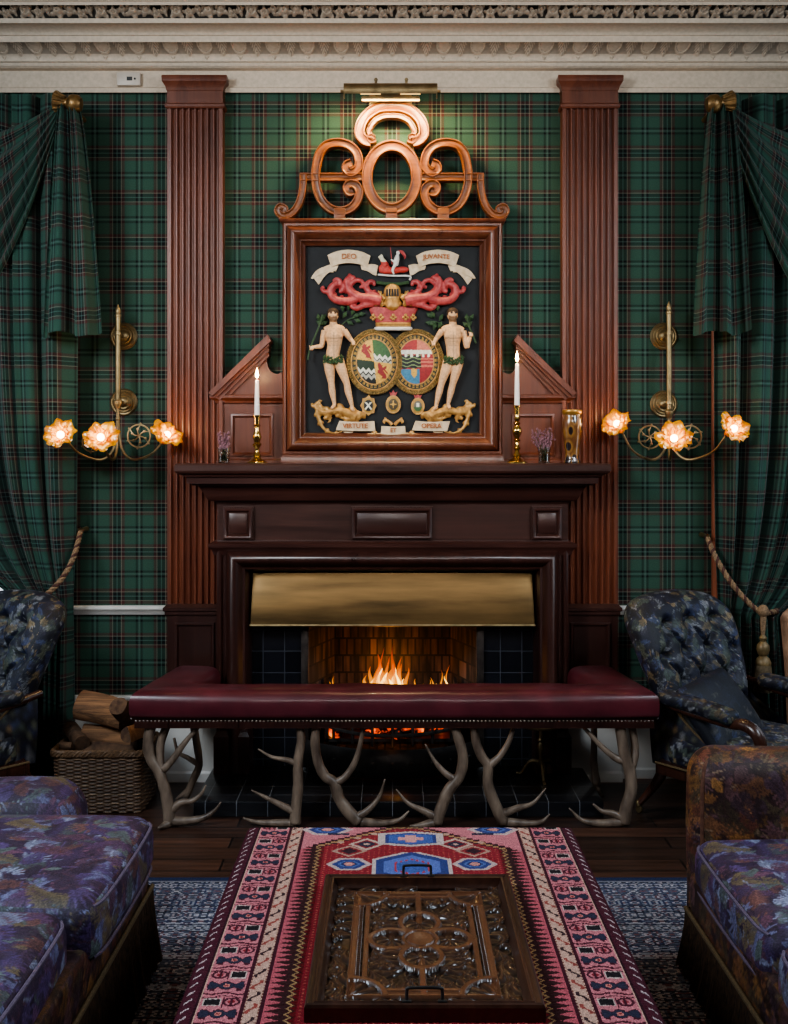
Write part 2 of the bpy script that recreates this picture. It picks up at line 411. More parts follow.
# cornice: plain mouldings with two carved bands, run along the chimney wall
def cornice():
    n = 2400; xs = np.linspace(-RX, RX, n)
    prof = []        # (depth, z, kind)
    def pt(py, y, k=0): prof.append((y, PZ(py, y), k))
    pt(92.5, -0.012); pt(92.5, -0.03); pt(88, -0.034); pt(87, -0.026); pt(71, -0.026)
    for t in np.linspace(0, 1, 6): pt(70 - 3.5 * t, -0.034 - 0.028 * math.sin(t * PI / 2))
    pt(66, -0.07); pt(62.5, -0.076); pt(61.5, -0.09)
    for t in np.linspace(0, 1, 30): pt(60.5 - 18 * t, -0.09 - 0.09 * (1 - math.cos(t * PI / 2)) , 1 + t)
    pt(42, -0.22); pt(37, -0.225); pt(35.5, -0.225)
    for t in np.linspace(0, 1, 8): pt(35 - 11.5 * t, -0.235 - 0.075 * (t ** 1.6))
    pt(23, -0.33); pt(18.6, -0.335); pt(18.4, -0.335)
    for t in np.linspace(0, 1, 28): pt(18.2 - 13 * t, -0.332 - 0.045 * t, 3 + t)
    pt(5, -0.43); pt(2, -0.435); pt(0.5, -0.445); pt(-6, -0.47)
    prof.append((-0.5, CEIL, 0))
    m = len(prof)
    V = np.zeros((n, m, 3)); V[:, :, 0] = xs[:, None]
    dark = np.ones((n, m))
    for j, (y, z, k) in enumerate(prof):
        V[:, j, 1] = y; V[:, j, 2] = z
        if 1 <= k <= 2:                      # egg-and-leaf band
            t = k - 1; per = 0.1555; s = (xs / per) % 1.0; s2 = ((xs / per) + 0.5) % 1.0
            egg = 1 - ((s - 0.5) / 0.17) ** 2 - ((t - 0.86) / 0.40) ** 2
            ring = np.exp(-((np.sqrt(((s - 0.5) / 0.2) ** 2 + ((t - 0.88) / 0.5) ** 2) - 1) / 0.13) ** 2) * (t > 0.3)
            leaf = np.clip(1 - np.abs(s2 - 0.5) / (0.24 * np.clip((t - 0.22) / 0.7, 0, 1) ** 0.6 + 1e-3), 0, 1) * (t > 0.22)
            crink = 0.5 + 0.5 * np.sin(np.abs(s2 - .5) * 90 + t * 22)
            tri = np.clip(1 - np.abs(s - 0.5) / (0.075 * np.clip((t - 0.02) / 0.2, 0, 1) + 1e-3), 0, 1) * (t > 0.03) * (t < 0.24)
            h = 0.022 * np.sqrt(np.clip(egg, 0, 1)) + 0.014 * ring + 0.02 * leaf * (0.35 + 0.65 * crink) + 0.006 * tri
            V[:, j, 1] -= h
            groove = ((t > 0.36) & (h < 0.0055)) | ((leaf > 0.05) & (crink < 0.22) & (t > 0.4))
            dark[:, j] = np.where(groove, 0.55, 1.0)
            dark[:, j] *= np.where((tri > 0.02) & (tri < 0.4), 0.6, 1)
        if 3 <= k <= 4:                      # deep flower and leaf band
            t = k - 3; per = 0.33; s = (xs / per) % 1.0
            h = np.zeros(n)
            for cx, ct, rx, rt, ph in ((.13, .5, .085, .5, 0), (.30, .38, .07, .4, 1), (.42, .66, .06, .36, 2), (.56, .5, .095, .48, 3), (.73, .62, .075, .42, 4), (.86, .34, .07, .36, 5), (.97, .62, .05, .4, 6)):
                for sh in (-1, 0, 1):
                    dx = (s + sh - cx) / rx; dt = (t - ct) / rt; rr = np.sqrt(dx * dx + dt * dt); a = np.arctan2(dt, dx)
                    lobe = np.clip(1.05 - rr * (1.0 + 0.28 * np.cos((5 if ph % 2 else 4) * a + ph * 1.3)), 0, 1)
                    h = np.maximum(h, np.sqrt(lobe) * (0.72 + 0.28 * np.cos(9 * rr + ph)))
            V[:, j, 1] -= 0.04 * h
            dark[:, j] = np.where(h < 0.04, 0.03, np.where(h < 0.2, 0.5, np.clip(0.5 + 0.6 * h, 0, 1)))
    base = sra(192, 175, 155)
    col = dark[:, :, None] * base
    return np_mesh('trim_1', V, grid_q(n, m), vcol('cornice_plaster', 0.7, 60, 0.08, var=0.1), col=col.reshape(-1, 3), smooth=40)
tag(cornice(), kind='structure')

def run_x(name, x0, x1, prof, mat):
    """horizontal moulding on the wall, prof=[(y,z)]"""
    k = len(prof); V = [(x, y, z) for x in (x0, x1) for y, z in prof]
    Fc = [(i, i + 1, k + i + 1, k + i) for i in range(k - 1)] + [tuple(range(k)), tuple(range(2 * k - 1, k - 1, -1))]
    m = MB(); m.add(V, Fc); return tag(m.build(name, mat, smooth=30), kind='structure')
dado = [(0, .805), (-.03, .805), (-.036, .80), (-.036, .79), (-.026, .782), (-.018, .77), (-.012, .762), (0, .762)]
run_x('trim_2', -1.49, -1.045, dado, WHITE); run_x('trim_3', 1.055, 1.49, dado, WHITE)
skirt = [(0, .385), (-.018, .385), (-.022, .372), (-.016, .352), (-.016, .335), (-.03, .325), (-.03, .30), (-.024, .29), (-.024, .05), (-.03, .04), (-.03, 0), (0, 0)]
run_x('baseboard_left', -1.49, -1.045, skirt, WHITE); run_x('baseboard_right', 1.055, 1.49, skirt, WHITE)

# windows behind the curtains: brown painted joinery, glass, overcast daylight
JOIN = wood('window_joinery', sr(112, 58, 34), sr(150, 84, 54), 'z', 0.4, 0.2)
mg, ntg, bg = new_mat('window_glass'); bg.inputs['Transmission Weight'].default_value = 1; bg.inputs['Roughness'].default_value = 0.02; bg.inputs['IOR'].default_value = 1.1
for idx, sx in ((1, -1), (2, 1)):
    root = empty('window_%d' % idx); tag(root, kind='structure')
    x0, x1 = sorted((sx * WX0, sx * WX1))
    m = MB()
    arch = [(0, 0), (0, -.045), (-.02, -.05), (-.05, -.03), (-.09, -.035), (-.105, -.02), (-.105, 0)]
    m.add(*sweep([(x0, WZ0), (x0, WZ1), (x1, WZ1), (x1, WZ0)], [(-o, h) for o, h in arch], xz))
    m.add(*box(x0, x0 + .03, 0, .22, WZ0, WZ1)); m.add(*box(x1 - .03, x1, 0, .22, WZ0, WZ1)); m.add(*box(x0, x1, 0, .22, WZ1 - .03, WZ1))
    m.build('frame', JOIN, root, 30)
    m = MB()
    zs = [WZ0, 0.72, 1.15, 1.62, 2.1, 2.6, WZ1]
    for z in zs: m.add(*box(x0 + .03, x1 - .03, .10, .14, z - .022, z + .022))
    for x in (x0 + .055, (x0 + x1) / 2, x1 - .055): m.add(*box(x - .022, x + .022, .10, .14, WZ0, WZ1))
    m.build('sash', JOIN, root, 0)
    m = MB(); m.add(*box(x0 + .03, x1 - .03, .118, .122, WZ0, WZ1)); m.build('glass', mg, root, 0)
    m = MB(); m.add(*rbox(x0 - .12, x1 + .12, -.10, .22, WZ0 - .035, WZ0, .006)); m.build('sill', JOIN, root, 0)

# ================================================================= fluted pilasters
def pilaster(xc, label):
    root = thing('pilaster', label, 'pilaster', (xc, 0, 0), group=None)
    hw = 0.128; yf = -0.072; yw = -.002
    cap = MB()
    z = lambda py: PZ(py, -0.11)
    cap.add(*ubox(-hw, hw, yw, yf, [(0, z(106)), (.006, z(106)), (.010, z(104.5)), (.010, z(102)), (.002, z(100.5)), (.001, z(88.5)), (.005, z(87)), (.008, z(84)), (.019, z(80.5)), (.022, z(79.5)), (.023, z(74.5)), (.021, z(73.6))]))
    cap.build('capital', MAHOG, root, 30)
    sh = MB(); plan = [(-hw, yw), (-hw, yf)]
    nf = 8; w = (2 * hw - 0.028) / nf; x = -hw + 0.014; plan.append((x, yf))
    for i in range(nf):
        f = 0.0036
        plan.append((x + f, yf))
        for k in range(1, 8):
            a = PI * k / 8; plan.append((x + w / 2 - (w / 2 - f) * math.cos(a), yf + 0.016 * math.sin(a)))
        plan.append((x + w - f, yf)); x += w
    plan += [(hw, yf), (hw, yw)]
    k = len(plan); zb, zt = 0.815, z(105.5)
    V = [(a, b_, zb) for a, b_ in plan] + [(a, b_, zt) for a, b_ in plan]
    sh.add(V, [(i, i + 1, k + i + 1, k + i) for i in range(k - 1)] + [tuple(range(k)), tuple(range(2 * k - 1, k - 1, -1))])
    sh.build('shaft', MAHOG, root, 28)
    pd = MB()
    pd.add(*ubox(-hw, hw, yw, yf, [(0, .765), (.004, .765), (.010, .772), (.010, .785), (.018, .79), (.018, .803), (.008, .812), (.004, .818), (0, .82)]))
    pd.add(*box(-hw, hw, yf, yw, .385, .77))
    pd.add(*sweep([(-hw + .035, .42), (hw - .035, .42), (hw - .035, .735), (-hw + .035, .735)], [(0, yf - .001), (.004, yf - .012), (.012, yf - .010), (.02, yf + .002)], xz, True))
    pd.build('pedestal', MAHOG_D, root, 30)
    bs = MB(); bs.add(*ubox(-hw, hw, yw, yf, [(.02, 0), (.02, .04), (.014, .05), (.014, .29), (.02, .30), (.02, .325), (.008, .335), (.008, .352), (.014, .372), (.01, .385), (0, .386)]))
    tag(bs.build('base', WHITE, root, 30), 'white painted skirting round the foot')
pilaster(PX(195, -.07), 'tall reeded mahogany pilaster beside the left wall lamp')
pilaster(PX(590, -.07), 'tall reeded mahogany pilaster beside the right wall lamp')

# ================================================================= chimneypiece
fp = thing('fireplace_surround', 'dark mahogany chimneypiece with moulded mantel shelf framing the fire', 'fireplace', (0, 0, 0))
hwf, yf = 0.800, -0.150
m = MB()
prof = [(.0, 1.285), (.004, 1.285), (.008, 1.295)]
for t in np.linspace(0, 1, 10): prof.append((.012 + .085 * t, 1.302 + .070 * t - .016 * math.sin(2 * PI * t)))
prof += [(.100, 1.380), (.118, 1.381), (.120, 1.412), (.135, 1.413), (.137, 1.420), (.158, 1.428), (.165, 1.438), (.165, 1.462), (.160, 1.470), (.155, 1.471), (0, 1.471)]
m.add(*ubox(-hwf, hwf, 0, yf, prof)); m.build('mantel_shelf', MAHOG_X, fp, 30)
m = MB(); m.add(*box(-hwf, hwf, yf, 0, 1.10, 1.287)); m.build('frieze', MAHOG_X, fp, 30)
def raised(x0, x1, z0, z1, y):
    v, f = sweep([(x0, z0), (x1, z0), (x1, z1), (x0, z1)], [(0, y + .002), (0, y - .010), (.006, y - .014), (.012, y - .012), (.02, y + .0)], xz, True)
    return v, f
zA, zB = 1.128, 1.268
def tab(x0, x1, proj, name):
    m = MB(); m.add(*box(x0, x1, yf - proj, yf + .001, zA - .006, zB + .006)); m.add(*raised(x0 + .006, x1 - .006, zA, zB, yf - proj))
    m.add(*rbox(x0 + .03, x1 - .03, yf - proj - .006, yf - proj + .002, zA + .024, zB - .024, .003)); m.build(name, MAHOG_X, fp, 30)
tab(PX(223, yf), PX(254, yf), .016, 'frieze_block'); tab(PX(531, yf), PX(562, yf), .016, 'frieze_block')
tab(PX(351, yf), PX(433, yf), .014, 'frieze_tablet')
m = MB(); m.add(*ubox(-hwf, hwf, 0, yf, [(.0, 1.052), (.012, 1.052), (.016, 1.06), (.02, 1.075), (.034, 1.09), (.036, 1.105), (.022, 1.112), (.01, 1.12), (0, 1.121)])); m.build('bed_mould', MAHOG_X, fp, 30)
# bolection moulding round the opening
XI, ZI = 0.652, 0.972
pathU = [(-XI, 0.07), (-XI, ZI), (XI, ZI), (XI, 0.07)]
def bol(o0):
    p = [(o0 + .148, -.02), (o0 + .148, -.165), (o0 + .138, -.170), (o0 + .128, -.168), (o0 + .118, -.158), (o0 + .105, -.158), (o0 + .100, -.168)]
    for t in np.linspace(0, 1, 10): p.append((o0 + .098 - .066 * t, -.170 - .048 * math.sin(PI * (0.12 + 0.80 * t))))
    p += [(o0 + .028, -.176), (o0 + .018, -.172), (o0 + .010, -.15), (o0 + .004, -.12), (o0, -.06), (o0, -.02)]
    return p
m = MB(); m.add(*sweep(pathU, bol(0), xz)); m.build('architrave', MAHOG_D, fp, 30)
for s in (-1, 1):
    m = MB(); xa, xb = sorted((s * (XI - .006), s * (XI + .156)))
    m.add(*ubox(xa, xb, 0, -.205, [(.0, .066), (.0, .235), (-.006, .245), (-.012, .258), (-.02, .262)])); m.build('plinth_block', MAHOG_D, fp, 30)
# black tile slips either side of the firebox, and a strip above behind the hood
mt, nt, b = new_mat('black_glazed_tile'); L = nt.links
br = N(nt, 'ShaderNodeTexBrick'); br.offset = 0.0; br.inputs['Scale'].default_value = 1; br.inputs['Brick Width'].default_value = .1; br.inputs['Row Height'].default_value = .1
br.inputs['Mortar Size'].default_value = .0022; br.inputs['Color1'].default_value = sr(24, 26, 32); br.inputs['Color2'].default_value = sr(15, 16, 21); br.inputs['Mortar'].default_value = sr(58, 60, 66)
mp = coords(nt, (1, 1, 1), 'Object', (PI / 2, 0, 0)); L.new(mp, br.inputs['Vector']); L.new(br.outputs['Color'], b.inputs['Base Color']); b.inputs['Roughness'].default_value = .22; bump(nt, b, br.outputs['Fac'], -.5, .002)
TILE_W = mt
OP = 0.405
for s in (-1, 1):
    m = MB(); xa, xb = sorted((s * OP, s * (XI + .01))); m.add(*box(xa, xb, -.06, -.0, .066, 0.98)); m.build('tile_slip', TILE_W, fp, 0)
m = MB(); m.add(*box(-OP, OP, -.06, 0, .78, .98)); m.build('lintel_slip', TILE_W, fp, 0)
STEEL = noisy('worn_steel', sr(52, 46, 44), sr(88, 80, 76), 16, .4, .8)
pieces('firebox_edge', [rbox(s * OP - .018, s * OP + .018, -.078, -.058, .066, .79, .004) for s in (-1, 1)], STEEL, fp, 30)
# firebox
mf, nt, b = new_mat('sooty_firebrick'); L = nt.links
br = N(nt, 'ShaderNodeTexBrick'); br.inputs['Scale'].default_value = 1; br.inputs['Brick Width'].default_value = .038; br.inputs['Row Height'].default_value = .085; br.inputs['Mortar Size'].default_value = .005
br.inputs['Color1'].default_value = sr(74, 58, 52); br.inputs['Color2'].default_value = sr(42, 34, 32); br.inputs['Mortar'].default_value = sr(20, 17, 17)
L.new(coords(nt, (1, 1, 1), 'Object', (PI / 2, 0, 0)), br.inputs['Vector'])
no = N(nt, 'ShaderNodeTexNoise'); no.inputs['Scale'].default_value = 7; no.inputs['Detail'].default_value = 8; L.new(coords(nt, (3, 3, .5)), no.inputs['Vector'])
r = ramp(nt, [(.38, (.08, .08, .09, 1)), (.66, (2.0, 1.85, 1.75, 1))]); L.new(no.outputs['Fac'], r.inputs['Fac'])
mx = N(nt, 'ShaderNodeMix', data_type='RGBA', blend_type='MULTIPLY'); mx.inputs['Factor'].default_value = 1
L.new(br.outputs['Color'], mx.inputs['A']); L.new(r.outputs['Color'], mx.inputs['B']); L.new(mx.outputs['Result'], b.inputs['Base Color']); b.inputs['Roughness'].default_value = .85
bump(nt, b, br.outputs['Fac'], -.8, .01); FIREBRICK = mf
m = MB(); zt = .95; bx, by = .29, .36
V = [(-OP, -.0, .066), (-bx, by, .066), (bx, by, .066), (OP, -.0, .066), (-OP, -.0, zt), (-bx, by, zt), (bx, by, zt), (OP, -.0, zt)]
m.add(V, [(0, 1, 5, 4), (1, 2, 6, 5), (2, 3, 7, 6), (0, 3, 2, 1), (4, 5, 6, 7)])
m.build('firebox', FIREBRICK, fp, 0, recalc=False)

# hearth slab
mt, nt, b = new_mat('hearth_tile'); L = nt.links
br = N(nt, 'ShaderNodeTexBrick'); br.offset = 0; br.inputs['Scale'].default_value = 1; br.inputs['Brick Width'].default_value = .13; br.inputs['Row Height'].default_value = .13
br.inputs['Mortar Size'].default_value = .0016; br.inputs['Color1'].default_value = sr(27, 27, 31); br.inputs['Color2'].default_value = sr(18, 18, 22); br.inputs['Mortar'].default_value = sr(104, 106, 112)
L.new(coords(nt), br.inputs['Vector']); L.new(br.outputs['Color'], b.inputs['Base Color']); b.inputs['Roughness'].default_value = .28; bump(nt, b, br.outputs['Fac'], -.4, .002)
m = MB(); m.add(*rbox(-.83, .88, -.615, .0, 0, .065, .006)); tag(m.build('hearth', mt, smooth=30), 'low black tiled hearth slab in front of the fire', 'hearth')
m = MB(); m.add(*box(-.41, .41, -.005, .37, .0, .067)); m.build('firebox_floor', FIREBRICK, fp, 0)

# brass smoke hood
hood = thing('fireplace_hood', 'wide aged brass smoke hood hanging under the mantel', 'fireplace hood', (0, -.07, .735))
n, mm = 60, 16; V = np.zeros((n, mm, 3))
for i in range(n):
    u = -1 + 2 * i / (n - 1)
    for j in range(mm):
        t = j / (mm - 1)          # 0 top .. 1 bottom
        V[i, j] = (u * (.643 + .006 * t * t), -.110 - .045 * t ** 1.3 - .012 * math.sin(PI * t) + .012 * u ** 8, .968 - .236 * t)
V[:, :, 1] += 0.07; V[:, :, 2] -= .735
np_mesh('hood_plate', V, grid_q(n, mm), BRASS_HOOD, hood)
m = MB(); m.add(*tube([(-.650, -.088, -.002), (.650, -.088, -.002)], .006, 8)); m.build('rolled_edge', BRASS_OLD, hood)
vs = []
for s in (-1, 1):
    for (o, zz) in [(0.005, 0), (-.078, 0), (-.035, .232), (.005, .232)]: vs.append((s * .641, o, zz))
pieces('cheek', [(vs[:4], [(0, 1, 2, 3)]), (vs[4:], [(0, 1, 2, 3)])], BRASS_HOOD, hood, 0)

# ================================================================= grate, coals, flames
gr = thing('fire_grate', 'bowed black iron fire basket with studded apron', 'grate', (0, -.03, .066))
m = MB(); n = 32
def bow(t, z, r=.30, out=.2):   # bowed front, t -1..1
    return (r * t, .02 - out * (1 - t * t) ** .8 - .06, z)
pieces('front_bar', [tube([bow(t, z) for t in np.linspace(-1, 1, 17)], r_, 6, 2) for z, r_ in ((.19, .009), (.245, .009), (.31, .011))], IRON, gr)
pieces('upright', [tube([(bow(t, 0)[0], bow(t, 0)[1], .14), (bow(t, 0)[0], bow(t, 0)[1], .335)], .007, 6, 1) for t in np.linspace(-.9, .9, 7)], IRON, gr)
V = np.zeros((41, 6, 3))
for i in range(41):
    t = -1 + i / 20
    for j in range(6):
        k = j / 5; x, y, _ = bow(t, 0, .41, .23); V[i, j] = (x, y - .02 * math.sin(PI * k), .005 + .13 * k)
o = np_mesh('apron', V, grid_q(41, 6), IRON, gr)
pieces('stud', [ball((bow(t, 0, .41, .23)[0], bow(t, 0, .41, .23)[1] - .022, .075), .010, 8, 6) for t in np.linspace(-.85, .85, 9)], IRON, gr)
m2 = MB(); m2.add(*box(-.31, .31, -.06, .25, .12, .135)); m2.add(*box(-.31, -.295, -.06, .25, .12, .36)); m2.add(*box(.295, .31, -.06, .25, .12, .36)); m2.build('tray_base', IRON, gr, 0)
pieces('foot', [tube([(x, y, 0), (x, y, .13)], .012, 8, 1) for x in (-.28, .28) for y in (-.03, .22)], IRON, gr)
mc, nt, b = new_mat('glowing_coal'); L = nt.links
no = N(nt, 'ShaderNodeTexNoise'); no.inputs['Scale'].default_value = 16; no.inputs['Detail'].default_value = 6; L.new(coords(nt), no.inputs['Vector'])
r = ramp(nt, [(.52, (0, 0, 0, 1)), (.62, (.7, .06, .005, 1)), (.75, (1, .3, .03, 1))]); L.new(no.outputs['Fac'], r.inputs['Fac'])
L.new(r.outputs['Color'], b.inputs['Emission Color']); b.inputs['Emission Strength'].default_value = 2.2; b.inputs['Base Color'].default_value = sr(22, 20, 20); b.inputs['Roughness'].default_value = .8
m = MB(); rr = random.Random(3)
for i in range(95):
    x = rr.uniform(-.27, .27); y = rr.uniform(-.13 * (1 - (x / .3) ** 2), .19); z = .225 + rr.uniform(0, .17) * (1 - (x / .34) ** 2)
    v, f = ball((0, 0, 0), (rr.uniform(.025, .045), rr.uniform(.025, .04), rr.uniform(.02, .035)), 7, 5, Matrix.Rotation(rr.uniform(0, 3), 3, 'Z') @ Matrix.Rotation(rr.uniform(0, 3), 3, 'X'))
    v = [(x + p[0] * rr.uniform(.85, 1.15), y + p[1] * rr.uniform(.85, 1.15) - .03, z + p[2]) for p in v]; m.add(v, f)
tag(m.build('coals', mc, smooth=0), 'heap of black and red glowing coals in the iron grate', 'coals', kind='stuff')

mfl, nt, b = new_mat('flame'); L = nt.links
for nn in list(nt.nodes):
    if nn.type != 'OUTPUT_MATERIAL': nt.nodes.remove(nn)
out = [q for q in nt.nodes if q.type == 'OUTPUT_MATERIAL'][0]
tc = N(nt, 'ShaderNodeTexCoord'); sep = N(nt, 'ShaderNodeSeparateXYZ'); L.new(tc.outputs['Generated'], sep.inputs[0])
r = ramp(nt, [(0, (1, .50, .10, 1)), (.3, (1, .34, .03, 1)), (.6, (1, .15, .006, 1)), (1, (.7, .06, .001, 1))]); L.new(sep.outputs['Z'], r.inputs['Fac'])
st = ramp(nt, [(0, (1, 1, 1, 1)), (.45, (.75, .75, .75, 1)), (1, (.12, .12, .12, 1))]); L.new(sep.outputs['Z'], st.inputs['Fac'])
mul = N(nt, 'ShaderNodeMath', operation='MULTIPLY'); mul.inputs[1].default_value = 1.9; L.new(st.outputs['Color'], mul.inputs[0])
em = N(nt, 'ShaderNodeEmission'); L.new(r.outputs['Color'], em.inputs['Color']); L.new(mul.outputs[0], em.inputs['Strength'])
lw = N(nt, 'ShaderNodeLayerWeight'); lw.inputs['Blend'].default_value = .35
rf = ramp(nt, [(0.0, (.42, .42, .42, 1)), (.85, (0, 0, 0, 1))]); L.new(lw.outputs['Facing'], rf.inputs['Fac'])
tr = N(nt, 'ShaderNodeBsdfTransparent'); mxs = N(nt, 'ShaderNodeMixShader'); L.new(rf.outputs['Color'], mxs.inputs['Fac']); L.new(tr.outputs[0], mxs.inputs[1]); L.new(em.outputs[0], mxs.inputs[2]); L.new(mxs.outputs[0], out.inputs['Surface'])
FLAME = mfl
def tongue(x, y, z, h, w, lean, seed):
    rr = random.Random(seed); n, k = 18, 12; V, Fc = [], []; a1, a2 = rr.uniform(0, 6), rr.uniform(0, 6)
    for i in range(n):
        t = i / (n - 1); rad = w * (math.sin(PI * min(1, (t * .82 + .18)) ** .75) + .02) * (1 - .25 * t)
        ox = lean * t * t + .012 * t * math.sin(5 * t + a1); oy = .01 * t * math.sin(4 * t + a2)
        for q in range(k):
            a = 2 * PI * q / k; V.append((x + ox + rad * math.cos(a), y + oy + rad * .6 * math.sin(a), z + h * t))
    for i in range(n - 1):
        for q in range(k): Fc.append((i * k + q, i * k + (q + 1) % k, (i + 1) * k + (q + 1) % k, (i + 1) * k + q))
    return V, Fc
fl = MB()
for i, (px, top, w, lean) in enumerate([(378, 654, .020, .006), (384, 662, .018, -.010), (392, 652, .018, .008), (399, 658, .016, .010), (372, 666, .014, -.008), (405, 668, .014, .010), (388, 672, .030, 0), (366, 675, .013, -.006), (395, 644, .009, -.010), (380, 647, .009, .008), (386, 656, .012, .004), (376, 662, .016, .010), (400, 664, .018, -.006), (391, 668, .026, .006), (381, 670, .026, -.006), (387, 676, .034, 0), (397, 674, .022, .004), (372, 676, .020, .004)]):
    y = .02 + .06 * math.sin(i * 2.1); z0 = .39; fl.add(*tongue(PX(px, y), y, z0, PZ(top, y) - z0, w, lean, i))
for i, (px, top, w) in enumerate([(330, 681, .008), (334, 676, .006), (352, 684, .010), (432, 677, .008), (440, 670, .006), (447, 664, .006), (422, 683, .010), (428, 680, .008), (416, 678, .009)]):
    y = .05; fl.add(*tongue(PX(px, y), y, .36, PZ(top, y) - .36, w, .004, 20 + i))
fo = fl.build('flames', FLAME, smooth=180)
fc = MB(); CORE = emit('flame_core', (1, .62, .16, 1), 3.4)
for i, (px, top, w) in enumerate([(379, 668, .010), (386, 672, .014), (393, 667, .011), (399, 672, .010), (372, 678, .008), (404, 679, .008), (390, 679, .016), (383, 678, .014), (433, 683, .004), (447, 676, .004)]):
    y = .0 + .05 * math.sin(i * 1.7); fc.add(*tongue(PX(px, y), y, .40, PZ(top, y) - .40, w, .004 * (-1) ** i, 40 + i))
fc.build('flame_core', CORE, fo, 180)
tag(fo, 'bright orange flames burning on the coals', 'fire', kind='stuff')
# ================================================================= framed armorial carving
ap = thing('armorial_panel', 'large framed carving of a painted coat of arms above the mantel shelf', 'coat of arms', (0, 0, 1.471))
def off(v): return [(x, y, z - 1.471) for x, y, z in v]
def addo(mb, vf): mb.add(off(vf[0]), vf[1])
fx0, fx1, fz0, fz1 = PX(282, -.13), PX(503, -.13), PZ(455, -.13), PZ(221, -.13)
m = MB(); prof = [(0, -.0), (0, -.10), (-.006, -.108), (-.016, -.108), (-.02, -.100)]
for t in np.linspace(0, 1, 10): prof.append((-.022 - .052 * t, -.103 - .036 * math.sin(PI * (.1 + .85 * t))))
prof += [(-.078, -.098), (-.084, -.096), (-.088, -.085), (-.096, -.075), (-.102, -.07), (-.104, -.05), (-.104, -.03)]
# path runs anticlockwise seen from the room, so "left" points inward
v, f = sweep([(fx0, fz0), (fx1, fz0), (fx1, fz1), (fx0, fz1)], [(-o, h) for o, h in prof], xz, True); m.add(off(v), f)
m.build('frame', FRAME_V, ap, 30)
m = MB(); addo(m, ubox(fx0 + .0, fx1 - .0, 0, -.10, [(0, fz1 - .004), (.012, fz1 + .002), (.016, fz1 + .010), (.012, fz1 + .016), (0, fz1 + .018)])); m.build('frame_cap', FRAME_V, ap, 30)
m = MB(); addo(m, ubox(fx0, fx1, 0, -.115, [(.006, 1.471), (.006, 1.495), (0, 1.51), (-.01, 1.515)])); m.build('frame_foot', FRAME_V, ap, 30)
BOARD = noisy('black_painted_board', sr(16, 18, 20), sr(25, 27, 29), 30, .75)
m = MB(); addo(m, box(fx0 + .08, fx1 - .08, -.05, -.02, fz0 + .08, fz1 - .08)); m.build('backboard', BOARD, ap, 0)

# openwork cresting
m = MB(); cy = -.085
def ribbon(px_path, wpx, closed=False, h0=-.045, h1=-.085):
    w = wpx / 217.0
    pr = [(-w / 2, h0), (-w / 2, h1 - .010), (-w * .46, h1 - .013), (-w * .36, h1 - .013), (-w * .30, h1 - .006), (-w * .22, h1 - .004), (w * .22, h1 - .004), (w * .30, h1 - .006), (w * .36, h1 - .013), (w * .46, h1 - .013), (w / 2, h1 - .010), (w / 2, h0)]
    p = [(PX(a, cy), PZ(b, cy) - 1.471) for a, b in px_path]
    return sweep(p, pr, xz, closed, True)
def Cz(cx, cy_): return (270 + cx / 3.152, 80 + cy_ / 3.152)
def ell(cx, cz, rx, rz, a0, a1, n=30): return [(cx + rx * math.cos(math.radians(a0 + (a1 - a0) * i / n)), cz - rz * math.sin(math.radians(a0 + (a1 - a0) * i / n))) for i in range(n + 1)]
def spl2(pts, per=7): return [tuple(q[:2]) for q in spline([(a, b, 0) for a, b in pts], per)]
m.add(*ribbon(ell(391.8, 177.3, 24.8, 31.6, 0, 352, 46), 11, True))
mirror = lambda pts: [(783.6 - a, b) for a, b in pts]
left_c = spl2([Cz(*q) for q in [(258, 262), (243, 268), (240, 282), (254, 292), (272, 284), (281, 262), (272, 228), (248, 206), (214, 198), (178, 206), (156, 232), (146, 270), (143, 305), (148, 345), (164, 382), (190, 406), (220, 414), (252, 406), (274, 382), (281, 352), (270, 332), (252, 328), (242, 340), (250, 354), (262, 350)]])
m.add(*ribbon(left_c, 8.8)); m.add(*ribbon(mirror(left_c), 8.8))
top = spl2([Cz(*q) for q in [(318, 196), (300, 192), (284, 174), (284, 150), (296, 122), (322, 98), (352, 86), (382, 84)]])
top = top + mirror(top)[::-1][1:]
m.add(*ribbon(top, 10.5, False, -.044, -.087))
inn = spl2([Cz(*q) for q in [(330, 182), (318, 176), (312, 186), (320, 196), (334, 190)]]); m.add(*ribbon(inn, 4)); m.add(*ribbon(mirror(inn), 4))
lip = spl2([Cz(*q) for q in [(316, 172), (312, 158), (330, 130), (356, 116), (382, 113)]]); lip = lip + mirror(lip)[::-1][1:]; m.add(*ribbon(lip, 4.4, False, -.046, -.083))
bar = [Cz(*q) for q in [(94, 306), (290, 306)]]; m.add(*ribbon(bar, 8.2, False, -.047, -.0815)); m.add(*ribbon(mirror(bar), 8.2, False, -.047, -.0815))
s = spl2([Cz(*q) for q in [(104, 298), (104, 330), (98, 368), (84, 402), (62, 424), (38, 428), (24, 414), (32, 400), (46, 406), (42, 416)]]); m.add(*ribbon(s, 7.2, False, -.046, -.0835)); m.add(*ribbon(mirror(s), 7.2, False, -.046, -.0835))
for cx in (220, 383, 546):
    a, b_ = Cz(cx - 18, 440), Cz(cx + 18, 405); x0, x1 = PX(a[0], cy), PX(b_[0], cy); addo(m, rbox(x0, x1, -.098, -.045, PZ(221, cy), PZ(208.5, cy), .003))
m.build('cresting', OAKY, ap, 40)

